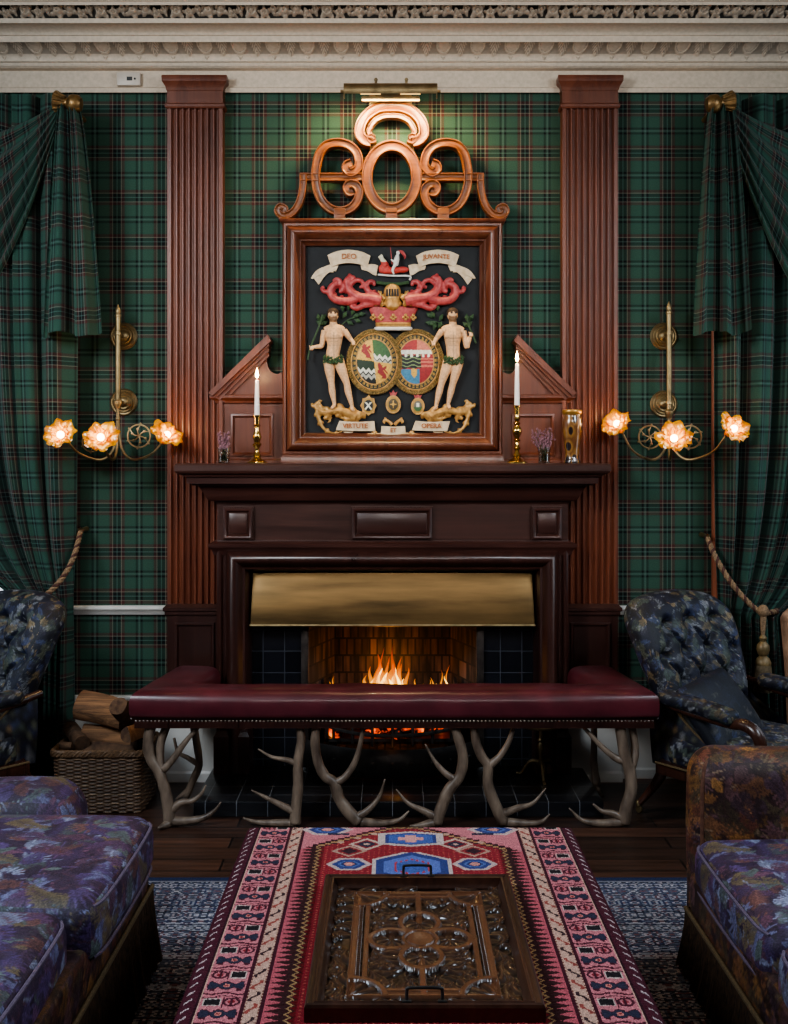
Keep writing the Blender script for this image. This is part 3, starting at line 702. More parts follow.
# ---- the painted relief
YB = -.052
def Cp(cx, cy_, y=YB): return P(280 + cx / 3.426, 230 + cy_ / 3.426, y)
def Co(cx, cy_, y=YB): x, yy, z = Cp(cx, cy_, y); return (x, yy, z - 1.471)
U = (D + YB) / F / 3.426            # metres per crop unit
CREAM = noisy('cream_ribbon', sr(186, 160, 126), sr(216, 196, 164), 40, .6)
GILT = noisy('dull_gilding', sr(150, 106, 56), sr(200, 156, 92), 50, .45, .3, bstr=.2)
REDP = noisy('red_paint', sr(142, 44, 46), sr(186, 84, 80), 60, .5, bstr=.2)
GREENP = noisy('green_paint', sr(34, 58, 34), sr(58, 84, 46), 60, .6)
LETT = noisy('gilt_lettering', sr(150, 84, 40), sr(176, 104, 52), 50, .5)
DARKP = noisy('black_paint', sr(14, 14, 16), sr(22, 22, 24), 40, .5)
WHITEP = noisy('white_paint', sr(196, 190, 180), sr(218, 214, 206), 40, .5)
def strip(top, bot, y0, bulge, name, mat, parent, n=24, thick=.012):
    T_, B_ = np.array(spline([(a, b, 0) for a, b in top], 8)), np.array(spline([(a, b, 0) for a, b in bot], 8))
    T_ = T_[np.linspace(0, len(T_) - 1, n).astype(int)]; B_ = B_[np.linspace(0, len(B_) - 1, n).astype(int)]
    m = MB(); V = []
    for i in range(n):
        k = math.sin(PI * i / (n - 1))
        a = Co(T_[i][0], T_[i][1]); c = Co(B_[i][0], B_[i][1])
        V += [(a[0], y0 - bulge * k, a[2]), (c[0], y0 - bulge * k, c[2]), (c[0], y0 - bulge * k + thick, c[2]), (a[0], y0 - bulge * k + thick, a[2])]
    Fc = []
    for i in range(n - 1):
        for s_ in range(4): Fc.append((i * 4 + s_, i * 4 + (s_ + 1) % 4, (i + 1) * 4 + (s_ + 1) % 4, (i + 1) * 4 + s_))
    Fc += [(0, 1, 2, 3), tuple((n - 1) * 4 + q for q in (3, 2, 1, 0))]
    m.add(V, Fc); return m.build(name, mat, parent, 35)
def mir(pts): return [(776 - a, b) for a, b in pts]
for sgn, word in ((0, 'DEO'), (1, 'JUVANTE')):
    T = (lambda p: p) if sgn == 0 else mir
    main = strip(T([(163, 88), (195, 76), (237, 71), (280, 77), (310, 90)]), T([(176, 128), (205, 119), (238, 116), (272, 120), (298, 130)]), -.066, .012, 'motto_ribbon', CREAM, ap)
    strip(T([(200, 122), (172, 120), (140, 134), (110, 158)]), T([(192, 142), (176, 142), (155, 158), (133, 188)]), -.060, .004, 'ribbon_tail', CREAM, main)
    strip(T([(106, 166), (124, 142), (150, 128), (178, 124)]), T([(112, 168), (136, 156), (158, 146), (184, 146)]), -.062, .004, 'ribbon_tail', CREAM, main)
    strip(T([(276, 122), (296, 120), (318, 118), (336, 122)]), T([(280, 136), (300, 142), (316, 152), (330, 158)]), -.060, .004, 'ribbon_tail', CREAM, main)
    c = Co(237 if sgn == 0 else 535, 97); letters(word, .034 if sgn == 0 else .030, LETT, main, (c[0], -.0805, c[2]), bend=lambda x: .004 - x * x * .9)
for cx0, cx1, word in ((192, 325, 'VIRTUTE'), (452, 584, 'OPERA')):
    mid = (cx0 + cx1) / 2
    rb = strip([(cx0 + 12, 654), (mid, 658), (cx1 - 2, 655)], [(cx0, 686), (mid, 689), (cx1 + (2 if cx0 < 300 else -12), 689)], -.070, .008, 'motto_ribbon', CREAM, ap)
    c = Co(mid, 672); letters(word, .030, LETT, rb, (c[0], -.0805, c[2]))
    s = -1 if cx0 < 300 else 1
    e = cx0 + 42 if cx0 < 300 else cx1 - 42
    strip([(e - 18, 690), (e + 18, 688)], [(e - 2, 712), (e + 8, 712)], -.062, .002, 'ribbon_tail', CREAM, rb, 6)
rb = strip([(348, 672), (388, 674), (428, 672)], [(345, 700), (388, 703), (431, 700)], -.070, .008, 'motto_ribbon', CREAM, ap)
c = Co(388, 687); letters('ET', .026, LETT, rb, (c[0], -.0805, c[2]))

def scroll(pts, r0, r1, flat=(1, .7)):
    n = len(pts); return tube([Co(a, b, y) for a, b, y in pts], [r0 + (r1 - r0) * i / (n - 1) for i in range(n)], 8, 5, flat=flat)
def acanthus(mb, pts, w, y=-.062, lobes=5):
    """leafy scroll: a tapering curl with side lobes"""
    c = spline([(a, b, 0) for a, b in pts], 6); n = len(c)
    mb.add(*tube([Co(q[0], q[1], y - .006) for q in c[::2]], [w * U * (1 - .72 * i / (len(c[::2]) - 1)) for i in range(len(c[::2]))], 8, 2))
    for k in range(lobes):
        i = int((k + .5) / lobes * (n - 2)); d = c[i + 1] - c[i]; d = d / (np.linalg.norm(d) + 1e-9); nn = np.array([-d[1], d[0], 0]); wk = w * (1 - .6 * i / n)
        for s in (-1, 1):
            q = c[i] + nn * s * wk * .95; p = c[i] + nn * s * wk * 1.35 + d * wk * 1.0
            mb.add(*tube([Co(c[i][0], c[i][1], y), Co(q[0], q[1], y - .006), Co(p[0], p[1], y)], [wk * U * .55, wk * U * .70, wk * U * .42], 8, 4))
# mantling
def curl(mb, pts, w0, w1, y=-.064, side=1, lobes=6, yl=-.060):
    """a fleshy leaf that rolls into a spiral, with a scalloped outer edge"""
    c = spline([(a, b, 0) for a, b in pts], 6); n = len(c); wd = [w0 + (w1 - w0) * i / (n - 1) for i in range(n)]
    mb.add(*tube([Co(q[0], q[1], y - .010 * math.sin(PI * min(1, i / n + .25))) for i, q in enumerate(c)], [w * U for w in wd], 10, 1, smooth=False))
    for k in range(lobes):
        i = int((k + .6) / (lobes + .4) * (n - 3)); d = c[i + 1] - c[i]; d /= np.linalg.norm(d) + 1e-9; nn = np.array([-d[1], d[0], 0]) * side
        p = c[i] + nn * wd[i] * .85; r_ = wd[i] * .62; mb.add(*ball(Co(p[0], p[1], yl), (r_ * U, .008, r_ * U), 10, 7))
for s in (0, 1):
    T = (lambda p: p) if s == 0 else mir
    m = MB(); sd = 1 if s == 0 else -1
    curl(m, T([(346, 244), (312, 236), (278, 232), (250, 218), (234, 196), (232, 172), (246, 164), (256, 172)]), 20.7, 9.45, side=-sd, lobes=6)
    curl(m, T([(262, 236), (228, 244), (194, 240), (174, 220), (176, 196), (196, 184), (214, 192), (214, 208), (202, 210)]), 16.56, 7.425, side=sd, lobes=7)
    curl(m, T([(182, 204), (166, 212), (150, 210), (144, 200), (152, 194)]), 9.66, 5.4, side=sd, lobes=2)
    curl(m, T([(204, 188), (206, 174), (192, 168), (182, 176)]), 8.28, 5.4, side=-sd, lobes=1)
    curl(m, T([(244, 184), (262, 172), (282, 178), (284, 194), (272, 196)]), 9.66, 5.4, side=-sd, lobes=2)
    curl(m, T([(338, 226), (312, 216), (296, 200), (302, 180), (320, 178), (324, 192)]), 12.42, 6.075, side=sd, lobes=3)
    curl(m, T([(320, 252), (288, 258), (262, 268), (246, 260), (250, 248), (262, 250)]), 12.42, 6.075, side=sd, lobes=3)
    fuse(m, 'mantling', REDP, ap, .003, 2)
    m = MB(); acanthus(m, T([(362, 236), (345, 222), (336, 206)]), 9, y=-.07, lobes=2); acanthus(m, T([(355, 250), (335, 256), (322, 250)]), 8, y=-.07, lobes=2); fuse(m, 'mantling_lining', GILT, ap, .0035, 2)
# helmet
m = MB()
m.add(*ball(Co(385, 215, -.075), (30 * U, .028, 34 * U), 20, 14)); m.add(*ball(Co(385, 252, -.072), (34 * U, .02, 16 * U), 18, 10)); m.add(*tube([Co(385, 236, -.075), Co(385, 262, -.085), Co(385, 274, -.06)], [26 * U, 24 * U, 8 * U], 12, 4, flat=(1, .7)))
hl = fuse(m, 'helmet', GILT, ap, .004, 2)
m = MB()
for k in range(-2, 3): m.add(*tube([Co(385 + k * 9, 202, -.104 + abs(k) * .003), Co(385 + k * 9.5, 226, -.105 + abs(k) * .003)], 3.2 * U, 6, 1))
m.build('visor_slots', DARKP, hl)
# crest: torse, red beast with rider
m = MB(); m.add(*tube([Co(332, 180, -.07), Co(360, 184, -.078), (Co(388, 185, -.08)), Co(414, 184, -.078), Co(440, 180, -.07)], 6 * U, 8, 4)); m.build('torse', GREENP, ap)
m = MB(); m.add(*tube([Co(335, 153, -.068), Co(388, 157, -.07), Co(444, 158, -.068), Co(444, 172, -.066)], 3.5 * U, 6, 3)); m.build('crest_base', WHITEP, ap)
m = MB()
for a, b, rx, rz in ((358, 132, 21, 17), (392, 138, 26, 12), (420, 136, 22, 11), (372, 142, 34, 9)): m.add(*ball(Co(a, b, -.068), (rx * U, .015, rz * U), 14, 8))
m.add(*tube([Co(362, 122, -.07), Co(352, 104, -.074), Co(346, 92, -.072)], [14 * U, 9 * U, 7 * U], 8, 3))
m.add(*tube([Co(352, 88, -.074), Co(338, 96, -.074)], [8 * U, 5 * U], 8, 2))
def crestcol(v):
    c = np.tile(sra(176, 58, 48), (len(v), 1)); z = v[:, 2] + 1.471; zt = Cp(0, 112)[2]
    c[z > zt] = sra(200, 192, 164); c[(v[:, 0] > Co(398, 0)[0]) & (z > Cp(0, 131)[2])] = sra(160, 50, 46); return c
cr = fuse(m, 'crest_horse', VCOL_PAINT, ap, .003, 1, crestcol)
m = MB()
m.add(*tube([Co(396, 122, -.078), Co(400, 100, -.082), Co(403, 86, -.08)], [9 * U, 10 * U, 6 * U], 8, 3)); m.add(*ball(Co(404, 78, -.08), 7 * U, 10, 8)); m.add(*tube([Co(402, 100, -.082), Co(390, 108, -.088), Co(380, 100, -.086)], [5 * U, 4 * U, 3 * U], 7, 3))
m.add(*tube([Co(394, 120, -.08), Co(386, 136, -.084), Co(390, 152, -.08)], [6 * U, 5 * U, 3 * U], 7, 3)); fuse(m, 'crest_rider', WHITEP, ap, .003, 1)
m = MB(); m.add(*tube([Co(406, 72, -.08), Co(418, 76, -.078), Co(428, 90, -.074), Co(426, 100, -.072)], [3 * U, 6 * U, 5 * U, 1 * U], 7, 3)); m.add(*tube([Co(378, 58, -.08), Co(384, 118, -.084)], 1.4 * U, 6, 1)); m.build('plume_and_lance', REDP, ap)
# red cap of the crown with gilt leaves and ermine
m = MB(); V = []
for j in range(9):
    t = j / 8; wd = (84 - 26 * t ** 1.3) * U; zc = Co(388, 268 + 52 * t)[2]
    for k in range(25):
        a = PI * k / 24; V.append((Co(388, 0)[0] + wd * math.cos(a), -.055 - .034 * math.sin(a) * (1 - .2 * t), zc + .004 * math.sin(a * 6) * (1 - t)))
m.add(V, [(j * 25 + k, j * 25 + k + 1, (j + 1) * 25 + k + 1, (j + 1) * 25 + k) for j in range(8) for k in range(24)] + [tuple(range(25))])
m.build('crown_cap', REDP, ap, 60)
m = MB()
for k in range(5):
    a = PI * (k + .5) / 5; cx = 388 + 72 * math.cos(a); yy = -.062 - .026 * math.sin(a)
    for dx, dy, r in ((0, -8, 6), (-7, 0, 5), (7, 0, 5), (0, 6, 5)): m.add(*ball(Co(cx + dx, 300 + dy, yy), (r * U, .005, r * U), 8, 6))
cw = m.build('crown_leaves', GILT, ap)
m = MB()
for zc, r in ((322, 6), (328, 5)): m.add(*tube([Co(388 + 56 * math.cos(PI * k / 12), zc, -.058 - .036 * math.sin(PI * k / 12)) for k in range(13)], r * U, 8, 2))
m.build('crown_band', GILT, ap)
m = MB(); m.add(*tube([Co(388 + 60 * math.cos(PI * k / 12), 338, -.058 - .038 * math.sin(PI * k / 12)) for k in range(13)], 6.5 * U, 8, 2)); m.build('ermine_band', WHITEP, ap)

# the two oval shields
def disc_paint(name, cx, cy_, rx, ry, y0, dome, fn, parent, n=72):
    V = []; C = []
    for i in range(n):
        for j in range(n):
            a, b = -1 + 2 * i / (n - 1), -1 + 2 * j / (n - 1)
            r_ = a * math.sqrt(max(0, 1 - b * b / 2)), b * math.sqrt(max(0, 1 - a * a / 2)); q = r_[0] ** 2 + r_[1] ** 2
            x, _, z = Co(cx + r_[0] * rx, cy_ - r_[1] * ry); V.append((x, y0 - dome * (1 - q), z)); C.append(fn(r_[0], r_[1]))
    return np_mesh(name, V, grid_q(n, n), VCOL_PAINT, parent, col=C)
GOLD_, RED_, GRN, BLK, WHT, BLU = sra(206, 160, 72), sra(152, 44, 44), sra(58, 92, 52), sra(20, 22, 22), sra(212, 208, 190), sra(62, 118, 148)
def beast(a, b):     # rampant animal blotch
    return (abs(a + .1 * math.sin(b * 9)) < .12 and abs(b) < .3) or (abs(b - .1 - a * .5) < .06 and abs(a) < .27) or (abs(b + .16 + a * .6) < .06 and abs(a) < .25) or ((a + .12) ** 2 + (b - .27) ** 2 < .012) or (abs(b - .2 + a * .8) < .05 and -.1 < a < .3)
def zig(a, b, c0):
    w = abs(((a * 3.2) % 1) - .5) * .28; return c0 - .1 < b - w < c0 + .06
def fnL(a, b):
    a0, b0 = a + b * .12, b + a * .1
    if a0 < 0 and b0 > 0: return RED_ * .8 if beast(a0 + .40, b0 - .42) else GOLD_
    if a0 > 0 and b0 < 0: return RED_ * .8 if beast(a0 - .40, b0 + .42) else GOLD_
    if a0 > 0:
        if zig(a, b0, .16): return WHT
        if zig(a, b0, -.06): return WHT * .6
        return GRN if b0 > .2 else BLK
    if zig(a, b0, -.52): return WHT
    if zig(a, b0, -.76): return WHT * .6
    return BLK if b0 < -.5 else GRN * .25
def fnR(a, b):
    a0, b0 = a, b
    if b0 > .52: return RED_ if a < .05 else sra(190, 110, 90)
    if b0 > .34: return WHT
    if b0 > .20 and ((a * 3.1) % 1) < .42: return WHT
    if a < .28 and b0 > -.34:
        if abs(b0 - .03 * math.sin(a * 12)) < .30: return BLK if ((b0 * 6 + .25 * math.sin(a * 9)) % 1) < .74 else sra(120, 140, 90)
        return RED_
    if a >= .28 and b0 > -.40: return RED_ if not (abs(b0 + .02) < .05 or abs(b0 + .2) < .05 or abs(b0 - .12) < .03) else sra(196, 104, 84)
    if a < .20: return BLU if not (abs(a + .12) < .16 and b0 > -.75 + abs(a + .1)) else GOLD_
    return RED_ * .9
def ell3(cx, cy_, rx, ry, y, n=40): return [Co(cx + rx * math.cos(2 * PI * k / n), cy_ + ry * math.sin(2 * PI * k / n), y) for k in range(n + 1)]
def belt(a, b):
    q = math.sqrt(a * a + b * b); th = math.atan2(b, a)
    if q > .78 and q < .93 and (th * 5.1 + 20) % 1 < .62 and ((q * 60) % 3 < 2.2): return GOLD_ * .62
    return sra(30, 40, 30)
WREATH = noisy('gilt_laurel', sr(104, 92, 54), sr(180, 146, 92), 130, .5, .4, bstr=.8, bdist=.01)
for nm, cx, y0, fn in (('right', 466, -.056, fnR), ('left', 323, -.064, fnL)):
    root = disc_paint('heraldic_shield', cx, 452, 79, 96, y0 - .006, .004, belt, ap)
    disc_paint('shield_field', cx, 452, 60, 76, y0 - .012, .010, fn, root, 90)
    m = MB()
    for rx, ry, r in ((79, 96, 2.6), (61, 77, 2.6)): m.add(*tube(ell3(cx, 452, rx, ry, y0 - .010), r * U, 6, 1))
    m.build('belt_edge', GILT, root)
    m = MB(); n = 72
    for k in range(n):
        a = 2 * PI * k / n
        for q, (dr, tw) in enumerate(((85, .5), (92, -.5))):
            c = Co(cx + dr * math.cos(a), 452 + (dr + 17) * math.sin(a), y0 - .002); t = Vector((-math.sin(a), 0, -math.cos(a))); rr_ = Vector((math.cos(a), 0, -math.sin(a)))
            d = (t * .9 + rr_ * tw).normalized() * 8 * U
            m.add(*tube([(c[0] - d.x, c[1], c[2] - d.z), (c[0], c[1] - .006, c[2]), (c[0] + d.x, c[1], c[2] + d.z)], [1 * U, 4.2 * U, .8 * U], 6, 2))
    m.build('laurel_wreath', WREATH, root)

# the three hanging badges
def badge(cx, cy_, rx, ry, star, label_c, parent):
    m = MB(); pts = []
    for k in range(32):
        a = 2 * PI * k / 32; q = (1 + (.14 if k % 4 == 0 else -.06 if k % 4 == 2 else 0)) if star else 1
        x, _, z = Co(cx + rx * q * math.cos(a), cy_ + ry * q * math.sin(a)); pts.append((x, z))
    m.add(*prism(pts[::-1], -.066, -.05)); root = m.build('badge', GILT, parent, 30)
    def fn(a, b):
        q = math.hypot(a, b)
        if q > .78: return GOLD_ * .55
        if label_c == 0: return WHT if abs(abs(a) - abs(b)) < .16 and b < .45 else BLK
        if label_c == 1: return GOLD_ if abs(a) + abs(b) < .32 or (abs(a) * abs(b) < .015) else sra(70, 60, 40)
        return WHT if (abs(a) < .28 and -.1 < b < .45) else (GRN if b < -.1 else sra(96, 88, 76))
    disc_paint('badge_face', cx, cy_, rx * .8, ry * .8, -.0665, .004, fn, root, 32)
    return root
b1 = badge(303, 602, 25, 31, True, 0, ap); b2 = badge(388, 598, 26, 31, False, 1, ap); b3 = badge(472, 604, 23, 29, False, 2, ap)
m = MB(); m.add(*tube([Co(305, 574, -.058), Co(307, 560, -.056)], 3 * U, 6, 1)); m.build('hanger', GILT, b1)
for bb, cx, t_ in ((b2, 388, 562), (b3, 472, 572)):
    m = MB(); m.add(*prism([(Co(cx - 14, 0)[0], Co(0, t_ - 8)[2]), (Co(cx - 8, 0)[0], Co(0, t_ + 8)[2]), (Co(cx + 8, 0)[0], Co(0, t_ + 8)[2]), (Co(cx + 14, 0)[0], Co(0, t_ - 8)[2]), (Co(cx + 6, 0)[0], Co(0, t_ - 3)[2]), (Co(cx, 0)[0], Co(0, t_ - 14)[2]), (Co(cx - 6, 0)[0], Co(0, t_ - 3)[2])], -.064, -.05)); m.build('badge_crown', REDP, bb, 0)

# gilt scrolls carrying the supporters
for s in (0, 1):
    T = (lambda p: p) if s == 0 else mir
    m = MB()
    acanthus(m, T([(262, 640), (230, 626), (196, 618), (160, 626), (136, 618), (122, 604), (130, 592), (140, 600)]), 17, lobes=6)
    acanthus(m, T([(276, 622), (268, 642), (240, 650), (205, 642)]), 14, lobes=3)
    acanthus(m, T([(128, 620), (134, 650), (150, 680), (182, 696), (215, 690)]), 9, lobes=4)
    acanthus(m, T([(150, 648), (166, 640), (172, 654), (162, 660)]), 7, lobes=1)
    acanthus(m, T([(330, 690), (318, 704), (296, 704)]), 7, lobes=2)
    acanthus(m, T([(384, 668), (372, 656), (360, 650), (354, 658), (362, 664)]), 7, lobes=1)
    fuse(m, 'gilt_scroll', GILT, ap, .0035, 1)

# supporters: two nude bearded men with leafy girdles
def supporter(left):
    T = (lambda a: a) if left else (lambda a: a)
    m = MB(); y = -.074; u = U
    def tb(pts, rad, flat=(1, 1), n=10, per=5): m.add(*tube([Co(a, b, yy) for a, b, yy in pts], [r * u for r in rad], n, per, flat=flat))
    if left:
        H, NK, SL, SRR, WAIST, HIPL, HIPR = (182, 291), (183, 318), (153, 344), (219, 344), (181, 430), (166, 448), (200, 448)
        KN, KN2, FT, FT2 = (176, 524), (228, 524), (186, 600), (246, 608); toe, toe2 = (176, 610), (252, 618)
    else:
        H, NK, SL, SRR, WAIST, HIPL, HIPR = (591, 290), (592, 318), (556, 344), (628, 346), (594, 432), (578, 450), (612, 450)
        KN, KN2, FT, FT2 = (553, 526), (592, 526), (536, 604), (577, 600); toe, toe2 = (527, 614), (582, 612)
    m.add(*ball(Co(H[0], H[1], y - .004), (18.5 * u, 19 * u, 24 * u), 16, 12)); m.add(*ball(Co(H[0] + (2 if left else 1), H[1] + 16, y - .012), (10 * u, 10 * u, 8 * u), 10, 8))
    m.add(*ball(Co(H[0] + (3 if left else 2), H[1] + 3, y - .025), (3.0 * u, 4 * u, 5.5 * u), 8, 6))
    for e in (-1, 1): m.add(*ball(Co(H[0] + e * 17, H[1] + 2, y), (2.5 * u, 3 * u, 5 * u), 6, 6))
    tb([(H[0], H[1] + 8, y + .002), (NK[0], NK[1] + 4, y + .002), (NK[0], NK[1] + 22, y + .002)], (12, 13, 20))
    cx = (SL[0] + SRR[0]) / 2
    tb([(SL[0] + 2, SL[1] + 2, y), (SL[0] + 14, SL[1] - 4, y), (cx, SL[1] - 6, y), (SRR[0] - 14, SRR[1] - 4, y), (SRR[0] - 2, SRR[1] + 2, y)], (13, 15, 16, 15, 13))
    tb([(cx, 340, y), (cx, 362, y - .004), (cx, 395, y), (WAIST[0], WAIST[1] - 8, y), (WAIST[0], WAIST[1] + 16, y)], (28, 31, 24, 23, 25), (.62, 1.0) if False else (1, 1))
    for e in (-1, 1): m.add(*ball(Co(cx + e * 14, 362, y - .026), (15 * u, 6 * u, 11 * u), 10, 8))
    def leg(h, k, f_, t_):
        tb([(h[0], h[1] - 4, y), ((h[0] * .55 + k[0] * .45), (h[1] * .55 + k[1] * .45), y - .004), (k[0], k[1], y - .002), (k[0] * .62 + f_[0] * .38 - 1, k[1] * .62 + f_[1] * .38, y), (f_[0], f_[1] - 8, y), (f_[0], f_[1], y)], (19, 17.5, 11.5, 12, 6.5, 7))
        tb([(f_[0], f_[1] + 2, y), ((f_[0] + t_[0]) / 2, f_[1] + 7, y - .010), (t_[0], t_[1], y - .020)], (7, 6.5, 4.5))
    leg(HIPL, KN, FT, toe); leg(HIPR, KN2, FT2, toe2)
    def arm(s_, e_, h_, dy=0):
        tb([(s_[0], s_[1], y), (s_[0] * .5 + e_[0] * .5, s_[1] * .5 + e_[1] * .5, y), (e_[0], e_[1], y + dy), (e_[0] * .6 + h_[0] * .4, e_[1] * .6 + h_[1] * .4, y + dy - .004), (h_[0], h_[1], y + dy - .010)], (11.5, 10.5, 8.5, 8, 5.5))
        m.add(*ball(Co(h_[0], h_[1], y + dy - .012), (7 * u, 6 * u, 8 * u), 8, 6))
        for q in range(4): 
            fx, fy = h_[0] + (q - 1.5) * 3.2, h_[1] + 4
            tb([(fx, fy - 4, y + dy - .016), (fx, fy + 2, y + dy - .020), (fx - 1, fy + 5, y + dy - .014)], (2, 2, 1.6), n=6, per=2)
        tb([(h_[0] - 6, h_[1] - 2, y + dy - .014), (h_[0] - 8, h_[1] - 8, y + dy - .018)], (2.4, 1.8), n=6, per=2)
    if left: arm(SL, (142, 398), (108, 403)); arm(SRR, (240, 372), (252, 386), .006)
    else: arm(SRR, (640, 402), (655, 356)); arm(SL, (536, 372), (526, 388), .006)
    hx, _, hz = Co(*H)
    skin, hair, dk = sra(208, 164, 122), sra(74, 50, 30), sra(50, 30, 22)
    def colr(v):
        c = np.tile(skin, (len(v), 1)); x, yy, z = (v[:, 0] - hx) / u, v[:, 1], (v[:, 2] - hz) / u
        inhead = (np.abs(x) < 26) & (z > -30) & (z < 40)
        c[inhead & (z > 11)] = hair; c[inhead & (z > -6) & (np.abs(x) > 15.5)] = hair * 1.3
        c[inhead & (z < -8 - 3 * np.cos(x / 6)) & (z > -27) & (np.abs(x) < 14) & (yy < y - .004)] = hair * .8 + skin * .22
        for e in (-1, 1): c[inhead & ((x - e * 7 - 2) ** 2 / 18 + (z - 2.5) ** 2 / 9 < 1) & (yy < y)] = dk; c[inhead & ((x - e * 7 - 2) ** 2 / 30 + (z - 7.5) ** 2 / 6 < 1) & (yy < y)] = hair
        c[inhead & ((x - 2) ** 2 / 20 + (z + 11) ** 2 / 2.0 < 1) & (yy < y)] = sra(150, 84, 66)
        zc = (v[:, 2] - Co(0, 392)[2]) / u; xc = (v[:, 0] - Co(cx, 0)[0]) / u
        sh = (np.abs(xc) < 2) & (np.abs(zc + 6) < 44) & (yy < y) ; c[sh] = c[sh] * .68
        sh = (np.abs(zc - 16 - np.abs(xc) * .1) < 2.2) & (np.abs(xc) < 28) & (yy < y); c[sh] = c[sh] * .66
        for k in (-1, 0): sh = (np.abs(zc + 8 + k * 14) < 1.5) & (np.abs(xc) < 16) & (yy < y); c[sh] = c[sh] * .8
        return c
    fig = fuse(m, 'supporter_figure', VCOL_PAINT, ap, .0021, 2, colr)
    m = MB(); rr = random.Random(4)
    for k in range(46):
        a = rr.uniform(-32, 32); b_ = rr.uniform(-10, 12) + (12 * (1 - abs(a) / 20) * rr.random() if abs(a) < 20 else 0)
        c0 = Co(WAIST[0] + a, WAIST[1] + 12 + b_, y - .018 - .012 * (1 - abs(a) / 34)); an = rr.uniform(0, 6); L_ = 8 * u
        m.add(*tube([(c0[0] - L_ * math.cos(an), c0[1], c0[2] - L_ * math.sin(an)), (c0[0], c0[1] - .004, c0[2]), (c0[0] + L_ * math.cos(an), c0[1], c0[2] + L_ * math.sin(an))], [.6 * u, 4.4 * u, .4 * u], 6, 2))
    m.build('leaf_girdle', GREENP, fig)
    m = MB(); m.add(*ball(Co(H[0], H[1] - 8, y - .002), (20 * u, 19 * u, 17 * u), 14, 10)); m.build('hair', noisy('brown_hair', sr(48, 32, 20), sr(84, 58, 36), 180, .8, bstr=.5), fig)
    m = MB()
    br_ = [(95, 445), (104, 404), (132, 335), (146, 290)] if left else [(672, 388), (660, 360), (648, 330), (642, 296)]
    m.add(*tube([Co(a, b_, y - .014) for a, b_ in br_], 3.4 * u, 6, 4))
    def leaves(lv):
        for a, b_, an in lv:
            t_ = math.radians(an); d = (math.cos(t_) * 14, -math.sin(t_) * 14)
            m.add(*tube([Co(a - d[0], b_ - d[1], -.062), Co(a, b_, -.068), Co(a + d[0], b_ + d[1], -.062)], [.8 * u, 8 * u, .6 * u], 8, 3, flat=(1, .35), up=(d[1], 0, d[0])))
    leaves([(135, 318, 150), (150, 300, 60), (132, 300, 100), (152, 318, 20)] if left else [(640, 300, 90), (648, 322, 40), (636, 324, 140), (656, 300, 60)])
    m.build('leafy_branch', GREENP, fig); m = MB()
    br2 = [(206, 330), (232, 308), (268, 296), (284, 290)] if left else [(566, 330), (545, 318), (520, 312), (500, 318)]
    m.add(*tube([Co(a, b_, -.06) for a, b_ in br2], 2 * u, 6, 4))
    lv = [(214, 266, 95), (236, 262, 80), (262, 292, 20), (240, 318, -30), (266, 310, -20), (280, 288, 10), (222, 290, 60), (250, 280, 70)] if left else \
         [(520, 320, 200), (512, 318, 170), (524, 290, 120), (540, 265, 95), (512, 292, 140), (548, 325, 240), (530, 330, 250), (552, 300, 60)]
    leaves(lv)
    m.build('leafy_branch', GREENP, fig)
supporter(True); supporter(False)

# ================================================================= broken pediments beside the frame
def pediment(left):
    root = thing('pediment_panel', 'mahogany half pediment over a square panel, %s of the framed arms' % ('left' if left else 'right'), 'wood panel', (0, 0, 1.471))
    T = (lambda a: a) if left else (lambda a: 785 - a)
    def W(a, b, y): return (PX(T(a), y), PZ(b, y) - 1.471)
    y0 = -.055
    def poly(pts, ya, yb):
        q = [W(a, b, yb) for a, b in pts]; return prism(q if left else q[::-1], yb, ya)
    m = MB()
    scoop = spl2([(268, 352), (267, 362), (270, 370), (276, 374), (282, 372)], 5)
    m.add(*poly([(216, 463), (216, 398), (262, 350)] + scoop + [(284, 463)], 0, y0)); m.build('backing', MAHOG, root, 30)
    for k, (d0, d1, yb) in enumerate(((0, 5.0, -.118), (5.0, 9, -.098), (9, 13, -.084), (13, 17, -.070))):
        m = MB(); nx, nz = .687, .727   # downhill normal in px
        sh = d0 * .55
        A0, B0 = (208 + d0 * .9, 393 + d0 * .55), (267.5 + (0 if k == 0 else .8), 334.5 + d0 * 1.25)
        A1, B1 = (208 + d1 * .9, 393 + d1 * .55), (268.5 + (2.5 if k == 0 else .8), 334.5 + d1 * 1.25)
        m.add(*poly([A0, A1, B1, B0], 0, yb)); m.build('raking_mould', MAHOG, root, 25)
    m = MB(); xa, xb = sorted((W(214, 0, -.08)[0], W(284, 0, -.08)[0])); z1, z0 = W(0, 394.5, -.08)[1], W(0, 403, -.08)[1]
    m.add(*ubox(xa, xb, 0, -.06, [(0, z0), (.006, z0), (.008, z0 + .01), (.018, z0 + .02), (.022, z0 + .024), (.022, z1 - .004), (.018, z1), (0, z1)])); m.build('string_mould', MAHOG, root, 30)
    m = MB(); p = [W(232, 455, y0), W(272, 455, y0), W(272, 415, y0), W(232, 415, y0)]
    if not left: p = [p[1], p[0], p[3], p[2]]
    m.add(*sweep(p, [(-.006, y0 - .0), (-.004, y0 - .010), (.004, y0 - .012), (.010, y0 - .006), (.014, y0 + .004)], xz, True)); m.build('panel_mould', MAHOG, root, 30)
    m = MB(); xa, xb = sorted((W(217, 0, y0)[0], W(283, 0, y0)[0])); m.add(*ubox(xa, xb, 0, y0, [(.004, 0.001), (.004, .014), (.0, .02)])); m.build('foot_mould', MAHOG, root, 30)
pediment(True); pediment(False)

